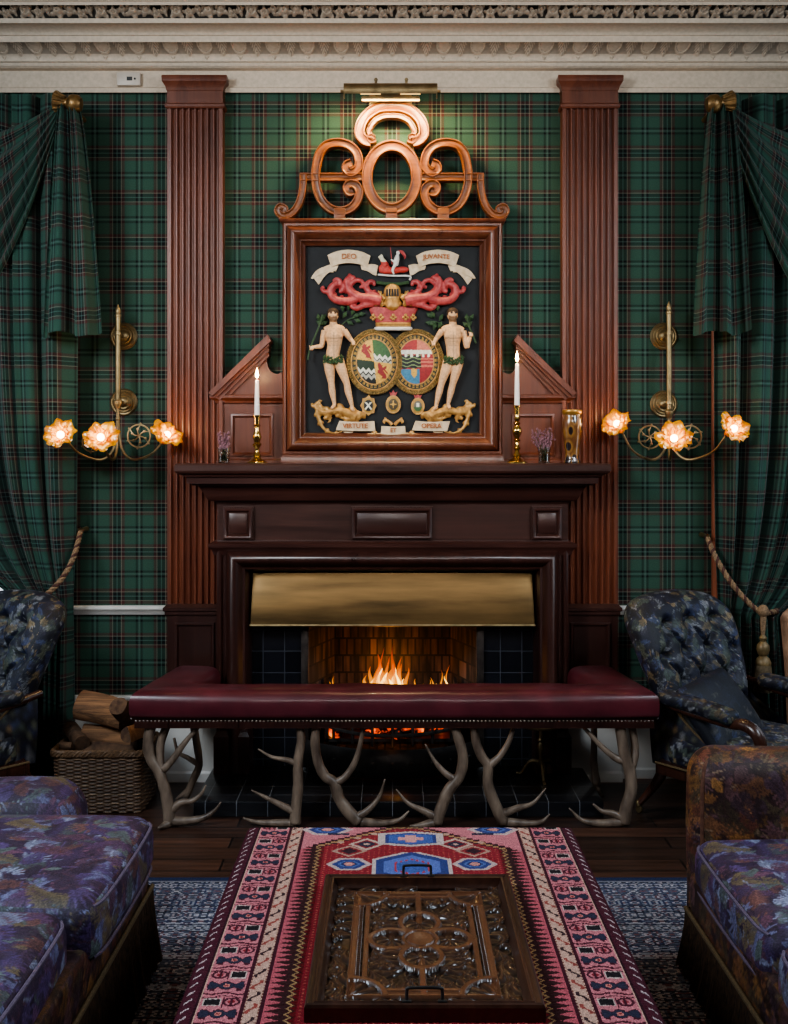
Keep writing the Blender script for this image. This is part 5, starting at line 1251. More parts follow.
# ================================================================= woven patterns worked out per thread
def leafy(seed, base, palette, n=130, S=512, size=(26, 60), streak=None, flat=.30, kinds=4):
    """a repeating tapestry of fern and leaf sprays: S x S array of linear colours"""
    rg = np.random.default_rng(seed); yy, xx = np.mgrid[0:S, 0:S]
    def wob(f, p): return np.sin(2 * PI * (f[0] * xx + f[1] * yy) / S + p)
    w = sum(wob(rg.integers(-5, 6, 2), rg.uniform(0, 6)) for _ in range(9)) / 9
    img = np.array(base[0])[None, None, :] * (1 - (w + .5)[:, :, None].clip(0, 1)) + np.array(base[1])[None, None, :] * (w + .5)[:, :, None].clip(0, 1)
    def leaf(cx, cy, ang, L, W, c, vein=True):
        R = int(L * .62) + 3; X, Y = np.meshgrid(np.arange(-R, R + 1), np.arange(-R, R + 1))
        a = X * math.cos(ang) + Y * math.sin(ang); b = -X * math.sin(ang) + Y * math.cos(ang)
        t = (a / L + .5); wv = W * np.sin(np.pi * np.clip(t, 0, 1)) ** .8
        inside = (t > 0) & (t < 1) & (np.abs(b) < wv)
        shade = .55 + .6 * t + .25 * np.sin(np.abs(b) * 1.6 + a * .9)
        if vein: shade = np.where(np.abs(b) < .8, 1.5, shade)
        iy = (int(cy) + Y) % S; ix = (int(cx) + X) % S
        cc = np.clip(shade, .3, 1.7)[:, :, None] * c[None, None, :]
        cur = img[iy, ix]; img[iy, ix] = np.where(inside[:, :, None], cc * .85 + cur * .15, cur)
    for i in range(n):
        c = np.array(palette[rg.integers(len(palette))]) * rg.uniform(.6, 1.25); x, y = rg.uniform(0, S, 2); a = rg.uniform(0, 2 * PI); L = rg.uniform(*size); kind = rg.integers(kinds)
        if kind < 2:      # fern frond
            curve = rg.uniform(-.9, .9); k = int(rg.integers(7, 12))
            for q in range(k):
                t = q / k; aa = a + curve * t; px, py = x + L * 1.7 * t * math.cos(aa), y + L * 1.7 * t * math.sin(aa); ll = L * (.75 - .5 * t)
                for s in (-1, 1):
                    an = aa + s * (1.0 - .3 * t); leaf(px + ll * .45 * math.cos(an), py + ll * .45 * math.sin(an), an, ll, 2.2 + ll * .07, c, False)
        elif kind == 2:   # spray of long blades
            for q in range(7):
                an = a + (q - 3) * .32; leaf(x + L * .5 * math.cos(an), y + L * .5 * math.sin(an), an, L * (1.1 - .1 * abs(q - 3)), 3.2, c * (1 + .1 * (q % 2)))
        else:             # broad leaf
            leaf(x, y, a, L * 1.1, L * .27, c)
    if streak is not None:
        for i in range(260):
            x, y = rg.uniform(0, S, 2); leaf(x, y, rg.uniform(0, 6.3), rg.uniform(14, 40), 1.3, np.array(streak[rg.integers(len(streak))]) * rg.uniform(.6, 1.1), False)
    mean = img.mean((0, 1)); img = img * (1 - flat) + np.array(base[1])[None, None, :] * .5 * flat + mean * .5 * flat
    return np.clip(img, 0, 1)
def dress(me, tex, tile, gain=1.0, tint=None):
    """weave the pattern onto a mesh, taking the two axes that lie flattest on every face"""
    n = len(me.loops); vi = np.zeros(n, np.int32); me.loops.foreach_get('vertex_index', vi)
    co = np.zeros(len(me.vertices) * 3, np.float32); me.vertices.foreach_get('co', co); co = co.reshape(-1, 3)
    nm = np.zeros(len(me.polygons) * 3, np.float32); me.polygons.foreach_get('normal', nm); nm = nm.reshape(-1, 3)
    lt = np.zeros(len(me.polygons), np.int32); me.polygons.foreach_get('loop_total', lt); pi = np.repeat(np.arange(len(lt)), lt)
    ax = np.argmax(np.abs(nm) * np.array([1.0, 1.0, 1.05]), 1)[pi]; p = co[vi]
    u = np.where(ax == 0, p[:, 1], p[:, 0]); v = np.where(ax == 2, p[:, 1], p[:, 2]); u = u + .37 * ax; v = v + .19 * ax
    S = tex.shape[0]; fx = (u / tile % 1) * S; fy = (v / tile % 1) * S
    c = tex[fy.astype(int) % S, fx.astype(int) % S] * gain
    if tint is not None: c = c * np.array(tint)
    set_col(me, c, 'CORNER')
def cushion(name, c, h, r, tex, tile, parent, puff=.02, res=.006, gain=1.0, deform=None, mat=None):
    V, Q = soft_box(h[0], h[1], h[2], r, res)
    k = np.clip(1 - (V[:, 0] / h[0]) ** 2, 0, 1) * np.clip(1 - (V[:, 1] / h[1]) ** 2, 0, 1); V[:, 2] += np.sign(V[:, 2]) * puff * k ** .6 * np.minimum(1, np.abs(V[:, 2]) / h[2])
    wr = np.array([mnoise.noise(Vector((x * 5, y * 5, z * 5 + c[0]))) for x, y, z in V]); V[:, 2] += .006 * wr
    if deform is not None: V = deform(V)
    V = V + np.array(c)
    o = np_mesh(name, V, Q, mat or VCOL_FAB, parent)
    dress(o.data, tex, tile, gain); return o
S_ = sra
TEX_SOFA = leafy(11, (S_(44, 28, 46), S_(66, 46, 80)), [S_(126, 128, 168), S_(146, 152, 178), S_(98, 64, 98), S_(118, 74, 92), S_(128, 112, 70), S_(96, 112, 104), S_(88, 66, 116), S_(122, 78, 64), S_(64, 44, 66), S_(78, 60, 100), S_(50, 32, 52), S_(44, 30, 50)], 720, size=(16, 44), streak=[S_(160, 166, 190), S_(116, 92, 144), S_(110, 64, 70), S_(50, 34, 56)])
TEX_BROWN = leafy(12, (S_(38, 24, 26), S_(62, 36, 32)), [S_(122, 80, 42), S_(138, 96, 52), S_(100, 54, 42), S_(104, 70, 72), S_(86, 72, 52), S_(70, 50, 62), S_(140, 92, 60), S_(44, 28, 30), S_(50, 32, 30)], 640, size=(18, 44), flat=.2, kinds=3, streak=[S_(150, 122, 96), S_(80, 54, 62), S_(34, 22, 26)])
TEX_CHAIR = leafy(13, (S_(18, 18, 28), S_(32, 36, 56)), [S_(60, 70, 104), S_(124, 126, 132), S_(126, 108, 78), S_(96, 100, 84), S_(38, 44, 74), S_(72, 82, 76), S_(40, 40, 58), S_(26, 28, 40), S_(20, 22, 32), S_(20, 20, 30)], 520, size=(15, 36), flat=.12, kinds=3, streak=[S_(168, 168, 172), S_(140, 114, 78), S_(62, 70, 100), S_(20, 20, 28)])
PIPING = noisy('mauve_piping', sr(88, 74, 94), sr(116, 100, 118), 120, .8)
GIMP = noisy('golden_bullion_fringe', sr(40, 28, 20), sr(88, 62, 38), 220, .9, bstr=.5, stretch=(1, 1, .25))
GIMP_P = noisy('gold_gimp_cord', sr(82, 66, 44), sr(112, 92, 64), 160, .8)

# ================================================================= club fender
cf = thing('club_fender', 'burgundy leather club fender seat on antler legs around the hearth', 'fender', (0, -.70, 0))
FO = (0, -.70, 0)
path = [(-.885, -.215), (-.915, -.45), (-.945, -.682), (.959, -.682), (.929, -.45), (.899, -.215)]
z0, zt = .437, .545; hw = .114
pr = []
for a in np.linspace(0, 2 * PI, 33)[:-1]:
    c, s = math.cos(a), math.sin(a); e = .42
    pr.append((hw * math.copysign(abs(c) ** e, c), (z0 + zt) / 2 + (zt - z0) / 2 * math.copysign(abs(s) ** (e + .12), s) + (.014 * (1 - abs(c) ** 2) if s > 0 else 0)))
pr = pr[::-1]
fine = []
for i in range(len(path) - 1):
    a, b_ = np.array(path[i]), np.array(path[i + 1]); k = int(np.linalg.norm(b_ - a) / .03) + 1
    for q in range(k):
        p_ = a + (b_ - a) * q / k
        if q == 0 or all(np.linalg.norm(p_ - np.array(path[z_])) > hw + .02 for z_ in (2, 3)): fine.append(tuple(p_))
fine.append(path[-1])
v, f = sweep(fine, pr, xy, False, True)
# soft outer corners, gentle buttoned undulation of the leather
vv = []
for x, y, z in v:
    R_ = .05; ex, ey = abs(x - .007) - (1.073 - R_), (-.796 + R_) - y; sx = 1 if x > 0 else -1
    if ex > 0 and ey > 0:
        r_ = math.hypot(ex, ey); lim = max(ex, ey); x = .007 + sx * (1.073 - R_ + ex / r_ * lim); y = -.796 + R_ - ey / r_ * lim
    n_ = mnoise.noise(Vector((x * 6, y * 6, z * 9))); z += .004 * n_ if z > .47 else 0; y += .003 * n_
    vv.append((x, y + .70, z))
m = MB(); m.add(vv, f); m.build('seat_cushion', LEATHER, cf, 60)
m = MB(); v, f = sweep(path, [(.085, .405), (.085, .447), (-.085, .447), (-.085, .405)], xy, False, True); m.add([(a, b_ + .70, c) for a, b_, c in v], f); m.build('seat_frame', MAHOG_D, cf, 0)
m = MB()
def nails(a, b_, nrm):
    a, b_ = np.array(a), np.array(b_); k = int(np.linalg.norm(b_ - a) / .0155)
    for q in range(k + 1):
        p = a + (b_ - a) * q / k; m.add(*ball((p[0], p[1] + .70, .4405), .0046, 6, 4))
nails((-1.030, -.792), (1.044, -.792), 0); nails((-1.058, -.75), (-.998, -.215), 0); nails((1.072, -.75), (1.012, -.215), 0); nails((-.80, -.57), (-.775, -.215), 0); nails((.81, -.57), (.785, -.215), 0)
tag(m.build('nail_trim', noisy('nickel_nail', sr(120, 112, 106), sr(160, 152, 146), 40, .3, 1), cf), kind='stuff')
def antler(beams, yy=-.735, yv=0.0):
    """beams = [(pixel path, radius start, radius end)] in the plane of the fender legs"""
    m = MB(); rr = random.Random(int(beams[0][0][0][0]))
    for pts, r0, r1 in beams:
        n = len(pts); q = []
        for i, p in enumerate(pts):
            dy = p[2] if len(p) > 2 else 0
            x, y, z = P(p[0], p[1], yy + dy); q.append((x, y + .70, max(z, .012)))
        per = 6; c = [tuple(t) for t in spline(q, per)]; k = len(c)
        rad = [(r0 + (r1 - r0) * (i / (k - 1)) ** 1.1) * (1 + .10 * mnoise.noise(Vector((c[i][0] * 30, c[i][2] * 30, 1)))) for i in range(k)]
        m.add(*tube(c, rad, 10, 1, smooth=False))
    m.build('antler_leg', ANTLER, cf, 180)
antler([([(152, 722), (148, 740), (150, 757), (159, 772), (165, 790), (168, 806), (170, 823)], .021, .026), ([(170, 812), (180, 803), (192, 801), (201, 794), (206, 785)], .018, .003), ([(171, 821), (186, 821), (203, 818), (214, 811), (221, 802)], .022, .003),
        ([(163, 770), (173, 759), (183, 745), (192, 734), (199, 727)], .017, .006), ([(168, 722, .02), (161, 742, .02), (160, 758, .01), (162, 772)], .017, .018), ([(171, 822), (164, 826, -.03), (158, 828, -.06)], .020, .005)])
antler([([(193, 722), (197, 745), (199, 765), (193, 780), (186, 797)], .017, .016), ([(174, 738), (178, 752), (188, 758), (198, 764)], .006, .014), ([(190, 788), (182, 795), (176, 804)], .014, .004)], -.40)
antler([([(299, 722), (301, 740), (298, 762), (298, 785), (296, 808), (295, 824)], .016, .025), ([(298, 764), (287, 760), (272, 757), (258, 749)], .015, .003), ([(295, 812), (281, 805), (265, 797), (251, 790)], .018, .003), ([(296, 823), (270, 823), (256, 822), (243, 818)], .018, .004)])
antler([([(317, 722), (315, 742), (318, 762), (325, 776), (334, 783), (339, 798), (348, 811), (359, 822)], .018, .026), ([(364, 722), (360, 745), (354, 764), (344, 778), (334, 783)], .008, .018), ([(357, 817), (368, 810), (379, 797), (385, 779)], .018, .003), ([(360, 822), (382, 824), (399, 820), (409, 811)], .020, .003)])
antler([([(452, 722), (459, 740), (463, 758), (460, 775), (449, 790), (442, 806), (436, 823)], .019, .026), ([(457, 781), (444, 772), (434, 760), (425, 744)], .017, .003), ([(437, 818), (424, 811), (408, 803), (396, 789)], .019, .003), ([(436, 822), (420, 826, -.03), (410, 826, -.05)], .02, .005)])
antler([([(473, 722), (476, 742), (482, 757), (488, 766), (488, 784), (494, 802), (504, 823)], .016, .026), ([(515, 722), (509, 741), (500, 756), (488, 767)], .008, .018), ([(502, 814), (518, 808), (533, 803), (546, 788)], .019, .003), ([(505, 822), (525, 824), (541, 822), (550, 814)], .020, .003)])
antler([([(619, 722), (622, 738), (625, 756), (630, 772), (631, 790), (626, 808), (624, 824)], .022, .027), ([(625, 762), (614, 757), (600, 745), (590, 734), (582, 726)], .016, .006), ([(623, 822), (600, 824), (582, 820), (569, 808)], .020, .003), ([(622, 818), (612, 813), (602, 811), (593, 804)], .018, .004), ([(631, 722, .02), (635, 745, .02), (634, 760, .01), (629, 774)], .016, .018)])
antler([([(594, 722), (594, 745), (594, 765), (597, 785)], .014, .018), ([(595, 780), (600, 793), (604, 803)], .015, .005)], -.36)

# small brass stand behind the fender
ts = thing('trivet_stand', 'small turned brass tripod stand on the hearth behind the fender seat', 'stand', (PX(541, -.26), -.26, .066))
m = MB(); m.add(*lathe([(.012, .055), (.017, .065), (.010, .085), (.009, .10), (.014, .12), (.017, .145), (.010, .16), (.016, .17), (.010, .18), (.011, .215), (.018, .225), (.03, .232)], (0, 0, 0), 18)); m.build('column', BRASS_OLD, ts, 50)
m = MB(); m.add(*lathe([(0, .230), (.088, .230), (.092, .236), (.092, .241), (.088, .244), (0, .244)], (0, 0, 0), 32)); m.build('top', BRASS_OLD, ts, 40)
for k in range(3):
    a = 2 * PI * k / 3 - PI / 2; c, s = math.cos(a), math.sin(a); m = MB(); m.add(*tube([(.008 * c, .008 * s, .072), (.045 * c, .045 * s, .07), (.075 * c, .075 * s, .04), (.095 * c, .095 * s, .010), (.118 * c, .118 * s, .0075)], [.011, .010, .0085, .0075, .008], 8, 5)); m.build('leg', BRASS_OLD, ts)

# ================================================================= log basket and logs
bx0, bx1, by0, by1, bh = PX(54, -.56), PX(141, -.56), -.56, -.24, .262
bk = thing('log_basket', 'square brown wicker log basket beside the fender', 'basket', ((bx0 + bx1) / 2, (by0 + by1) / 2, 0))
cx_, cy_ = (bx0 + bx1) / 2, (by0 + by1) / 2; hx, hy = (bx1 - bx0) / 2, (by1 - by0) / 2
WICK = vcol('wicker', .6, 200, .2)
def rect_path(hx, hy, r, step=.004):
    pts = []
    for sx, sy, a0 in ((1, -1, -90), (1, 1, 0), (-1, 1, 90), (-1, -1, 180)):
        for k in range(7):
            a = math.radians(a0 + 15 * k); pts.append((sx * (hx - r) + r * math.cos(a), sy * (hy - r) + r * math.sin(a)))
    pts.append(pts[0]); p = np.array(pts); d = np.linalg.norm(np.diff(p, axis=0), axis=1); s = np.concatenate([[0], np.cumsum(d)]); n = int(s[-1] / step); t = np.linspace(0, s[-1], n, endpoint=False)
    q = np.stack([np.interp(t, s, p[:, k]) for k in range(2)], 1); return q, t, s[-1]
q, t, Lp = rect_path(hx, hy, .03); T = np.roll(q, -1, 0) - np.roll(q, 1, 0); T /= np.linalg.norm(T, axis=1, keepdims=True); Nn = np.stack([T[:, 1], -T[:, 0]], 1)
nz = 96; zz = np.linspace(.004, bh - .018, nz); stakes = 42; V = np.zeros((len(q), nz, 3)); C = np.zeros((len(q), nz, 3))
for j, z in enumerate(zz):
    row = int(z / .0075); ph = (row % 2) * PI; h = np.sin(2 * PI * t / Lp * stakes / 2 + ph) * .004; rnd = abs(math.sin(PI * (z / .0075 % 1))); 
    o_ = h * (.3 + .7 * rnd) + .0022 * rnd + .008 * (z / bh)
    V[:, j, 0] = q[:, 0] + Nn[:, 0] * o_; V[:, j, 1] = q[:, 1] + Nn[:, 1] * o_; V[:, j, 2] = z
    tone = (.30 + .70 * rnd) * (.72 + .28 * np.sin(2 * PI * t / Lp * stakes / 2 + ph)) * (.75 + .5 * ((row * 37) % 11) / 11)
    C[:, j] = tone[:, None] * (sra(104, 76, 55) if (row * 13) % 5 else sra(140, 112, 86))
np_mesh('wicker_body', V, grid_q(len(q), nz, True), WICK, bk, col=C.reshape(-1, 3))
m = MB(); WK2 = noisy('willow_rod', sr(72, 52, 36), sr(116, 88, 62), 60, .6)
rq, rt, rl = rect_path(hx + .012, hy + .012, .03, .006)
for k in range(3):
    ph = rt / .05 * 2 * PI + k * 2 * PI / 3; m.add(*tube([(a[0] * (1 + .008 * math.cos(p)), a[1] * (1 + .012 * math.cos(p)), bh - .010 + .009 * math.sin(p)) for a, p in zip(np.vstack([rq, rq[:1]]), np.append(ph, ph[0]))], .0085, 6, 1, smooth=False))
m.build('rim', WK2, bk)
m = MB(); m.add(*box(-hx + .01, hx - .01, -hy + .01, hy - .01, .001, .012)); m.build('bottom', WK2, bk, 0)
m = MB()
for s in (-1, 1):
    for k in range(2): m.add(*tube([(s * hx * 1.03, -.06, bh - .09), (s * hx * 1.12, -.03, bh - .04 - .01 * k), (s * hx * 1.12, .03, bh - .04 - .01 * k), (s * hx * 1.03, .06, bh - .09)], .007, 6, 4))
m.build('handle', WK2, bk)
BARK = noisy('log_bark', sr(62, 44, 34), sr(112, 84, 62), 26, .9, stretch=(1, 1, 1), bstr=.8, bdist=.01)
TANLOG = wood('weathered_tan_log', sr(46, 32, 25), sr(172, 126, 88), 'x', .85, 0, 18, 1.0)
SPLIT = wood('split_log_face', sr(150, 98, 62), sr(214, 160, 112), 'x', .8, 0, 12, .5)
ENDG = noisy('log_end_grain', sr(64, 44, 34), sr(110, 82, 60), 40, .9, bstr=.4)
def log(a, b_, r, label, seed, split=True, roll=0, tan=False):
    a, b_ = Vector(a), Vector(b_); c = (a + b_) / 2; d = (b_ - a); L_ = d.length; R_ = d.to_track_quat('X', 'Z').to_matrix() @ Matrix.Rotation(roll, 3, 'X')
    root = thing('log', label, 'log', tuple(c)); n, k = 26, 22
    def ring(t, rr_=1.0):
        out = []
        for q in range(k):
            an = 2 * PI * q / k; rad = r * rr_ * (1 + .14 * mnoise.noise(Vector((math.cos(an) * 1.3 + seed, math.sin(an) * 1.3, t * 1.2))) + .05 * mnoise.noise(Vector((math.cos(an) * 6 + seed, math.sin(an) * 6, t * 3))))
            y, z = rad * math.cos(an), rad * math.sin(an)
            if split and z > r * .15: z = r * .15 + .12 * (z - r * .15)
            p = R_ @ Vector(((t - .5) * L_, y, z)); out.append((p.x, p.y, p.z))
        return out
    V = []; 
    for i in range(n): V += ring(i / (n - 1))
    def sub(sel, name, mat):
        m = MB(); m.add(V, [(i * k + q, i * k + (q + 1) % k, (i + 1) * k + (q + 1) % k, (i + 1) * k + q) for i in range(n - 1) for q in range(k) if sel(q)]); return m.build(name, mat, root, 50, recalc=False)
    top = lambda q: split and math.sin(2 * PI * (q + .5) / k) > .1
    sub(lambda q: not top(q), 'bark', TANLOG if tan else BARK)
    if split: sub(top, 'split_face', SPLIT)
    for t_, od in ((0, range(k - 1, -1, -1)), (1, range(k))): MB().add(ring(t_), [tuple(od)]).build('cut_end', ENDG, root, 0, recalc=False)
def Q(px, py, y): return P(px, py, y)
log(Q(84, 735, -.36), Q(134, 742, -.38), .052, 'pale split log lying low on the wicker basket', 1, False, tan=True)
log(Q(80, 705, -.36), Q(126, 716, -.40), .066, 'large tan split log on top of the pile by the fender', 2, False, tan=True)
log(Q(118, 706, -.50), Q(134, 728, -.34), .040, 'dark round log at the right end of the log pile', 3, False)
log(Q(70, 728, -.28), Q(82, 744, -.46), .034, 'short dark log at the left end of the log pile', 4, False)
log(Q(62, 754, -.42), Q(136, 752, -.40), .050, 'log at the bottom of the basket under the others', 5, False)
log(Q(128, 735, -.52), Q(146, 728, -.34), .034, 'tan log with grey bark end under the corner of the fender', 6, True, 1.3)
log(Q(60, 745, -.50), Q(72, 746, -.50), .016, 'small wood block at the left rim of the basket', 7, False)

# ================================================================= buttoned armchairs
NAVYB = noisy('navy_button', sr(26, 28, 42), sr(44, 46, 62), 90, .8)
CHAIRW = wood('chair_mahogany', sr(48, 27, 21), sr(86, 52, 40), 'z', .25, .4)
def armchair(c, rz, label):
    root = thing('armchair', label, 'armchair', c, rz, None)
    # back: rounded slab, deep buttoned front
    hx, hy, hz, r = .285, .085, .285, .075
    V, Q_ = soft_box(hx, hy, hz, r, .0055)
    zz = (V[:, 2] + hz) / (2 * hz); front = V[:, 1] < -.01
    btn = []
    for row in range(4):
        n = 4 if row % 2 == 0 else 3
        for k in range(n): btn.append(((k - (n - 1) / 2) * .145, -.18 + row * .115 + .0))
    dep = np.zeros(len(V))
    for bx, bz in btn: dep += .055 * np.exp(-(((V[:, 0] - bx) ** 2 + (V[:, 2] - bz) ** 2) / .034 ** 2))
    for i, (ax_, az) in enumerate(btn):
        for j, (bx, bz) in enumerate(btn):
            if j > i and math.hypot(bx - ax_, bz - az) < .16 and abs(bz - az) > .05:
                d = np.array([bx - ax_, bz - az]); l2 = d.dot(d); t = np.clip(((V[:, 0] - ax_) * d[0] + (V[:, 2] - az) * d[1]) / l2, 0, 1)
                dist = np.hypot(V[:, 0] - ax_ - t * d[0], V[:, 2] - az - t * d[1]); dep = np.maximum(dep, .030 * np.exp(-(dist / .013) ** 2))
    V[:, 1] += np.where(front, dep, 0) * np.clip((-V[:, 1]) / hy, 0, 1)
    wprof = .76 + .29 * np.sin(np.clip(zz * 1.15, 0, 1) * PI / 2) ** 1.4 - .10 * np.clip((zz - .8) / .2, 0, 1) ** 2
    V[:, 0] *= wprof; V[:, 2] += -.05 * (np.abs(V[:, 0]) / hx) ** 2.5 * zz
    V[:, 1] -= .55 * V[:, 0] ** 2 * (1 - .3 * zz)
    V[:, 1] += .25 + .20 * zz ** 1.2; V[:, 2] += .345 + hz
    back = np_mesh('backrest', V, Q_, VCOL_FAB, root); dress(back.data, TEX_CHAIR, .66, .82)
    for bx, bz in btn:
        m = MB()
        z_ = (bz + hz) / (2 * hz); w_ = .76 + .29 * math.sin(min(1, z_ * 1.15) * PI / 2) ** 1.4 - .10 * max(0, (z_ - .8) / .2) ** 2; x = bx * w_
        m.add(*ball((x, -hy + .052 - .55 * x * x * (1 - .3 * z_) + .25 + .20 * z_ ** 1.2, bz + .345 + hz - .05 * (abs(x) / hx) ** 2.5 * z_), (.011, .007, .011), 10, 6)); m.build('button', NAVYB, back)
    s = cushion('seat', (0, -.03, .30), (.262, .28, .075), .055, TEX_CHAIR, .42, root, .022, .0075)
    m = MB(); m.add(*tube([(-.285, -.30, .245), (.285, -.30, .245)], .005, 6, 2)); m.add(*tube([(-.292, -.30, .245), (-.292, .26, .245)], .005, 6, 2)); m.add(*tube([(.292, -.30, .245), (.292, .26, .245)], .005, 6, 2)); m.build('piping', GIMP_P, s)
    m = MB(); m.add(*rbox(-.275, .275, -.29, .28, .19, .245, .01)); m.build('seat_rail', CHAIRW, root, 30)
    for e in (-1, 1):
        # upholstered wing running from the back down to the rail
        n, k = 26, 12; V = np.zeros((n, k, 3))
        for i in range(n):
            u = i / (n - 1)
            for j in range(k):
                v_ = j / (k - 1); top = .60 - .32 * u ** .8; x = e * (.222 + .04 * u + .018 * math.sin(PI * v_)); V[i, j] = (x, .34 - .52 * u, .215 + (top - .215) * v_)
        o = np.concatenate([V, V[::-1] * np.array([1, 1, 1]) - np.array([e * .045, 0, 0])], 0)
        side = np_mesh('side_panel', o, np.concatenate([grid_q(2 * n, k)]), VCOL_FAB, root); dress(side.data, TEX_CHAIR, .42, .8)
        m = MB(); m.add(*tube([(e * .232, .34, .605), (e * .24, .25, .51), (e * .255, .08, .39), (e * .268, -.15, .29)], .0055, 6, 5)); m.build('piping', GIMP_P, side)
        # padded arm on a scrolled wooden support
        V, Q2 = soft_box(.042, .185, .030, .028, .008); V[:, 2] += .006 * (1 - (V[:, 1] / .185) ** 2); V[:, 0] += e * .315; V[:, 1] += .02; V[:, 2] += .515 + .08 * (V[:, 1] - .02)
        pad = np_mesh('arm_pad', V, Q2, VCOL_FAB, root); dress(pad.data, TEX_CHAIR, .42, .75)
        m = MB(); m.add(*tube([(e * .315, .30, .525), (e * .315, .10, .492), (e * .315, -.13, .478), (e * .315, -.20, .487), (e * .312, -.255, .465), (e * .305, -.275, .41), (e * .29, -.265, .34), (e * .28, -.25, .26), (e * .275, -.25, .2)], [.016, .017, .018, .024, .025, .023, .021, .022, .024], 12, 6)); m.build('arm_support', CHAIRW, root)
        m = MB(); m.add(*tube([(e * .25, -.255, .21), (e * .25, -.262, .16), (e * .25, -.262, .11), (e * .25, -.262, .045)], [.028, .026, .020, .013], 12, 5)); lg = m.build('leg', CHAIRW, root); caster(lg, (e * .25, -.262))
        m = MB(); m.add(*tube([(e * .235, .25, .24), (e * .24, .29, .16), (e * .25, .34, .09), (e * .262, .375, .045)], [.026, .022, .017, .013], 12, 5)); lg = m.build('leg', CHAIRW, root); caster(lg, (e * .262, .378))
    return root
def caster(leg, p):
    m = MB(); m.add(*lathe([(.010, .03), (.014, .034), (.014, .05), (.011, .055)], (p[0], p[1], 0), 14)); m.add(*lathe([(0, -.006), (.015, -.006), (.018, -.002), (.018, .002), (.015, .006), (0, .006)], (p[0], p[1], .018), 16, Matrix.Rotation(PI / 2, 3, 'Y'))); m.build('caster', BRASS_OLD, leg, 40)
AC_R, AC_RZ = (1.47, -.72, 0), math.radians(35)
armchair(AC_R, AC_RZ, 'dark blue buttoned armchair with wooden arms beside the right curtain')
armchair((-1.885, -.70, 0), math.radians(-38), 'dark buttoned armchair partly in view by the left curtain')
# scatter cushion leaning on the right chair back
tp = thing('throw_pillow', 'small dark navy patterned cushion lying on the right armchair', 'cushion', AC_R, AC_RZ)
V, Q_ = soft_box(.17, .17, .055, .03, .0075); k = np.clip(1 - (V[:, 0] / .17) ** 2, 0, 1) * np.clip(1 - (V[:, 1] / .17) ** 2, 0, 1); V[:, 2] *= .25 + .9 * k ** .5
Rm = np.array((Matrix.Rotation(math.radians(55), 3, 'X') @ Matrix.Rotation(math.radians(12), 3, 'Z')).transposed()); V = V @ Rm
V += np.array([-.125, .055, .455]); tpo = np_mesh('pillow_cover', V, Q_, VCOL_FAB, tp); dress(tpo.data, leafy(21, (S_(16, 18, 26), S_(24, 28, 40)), [S_(34, 38, 56), S_(70, 66, 64), S_(26, 30, 46), S_(44, 52, 84)], 70), .36)

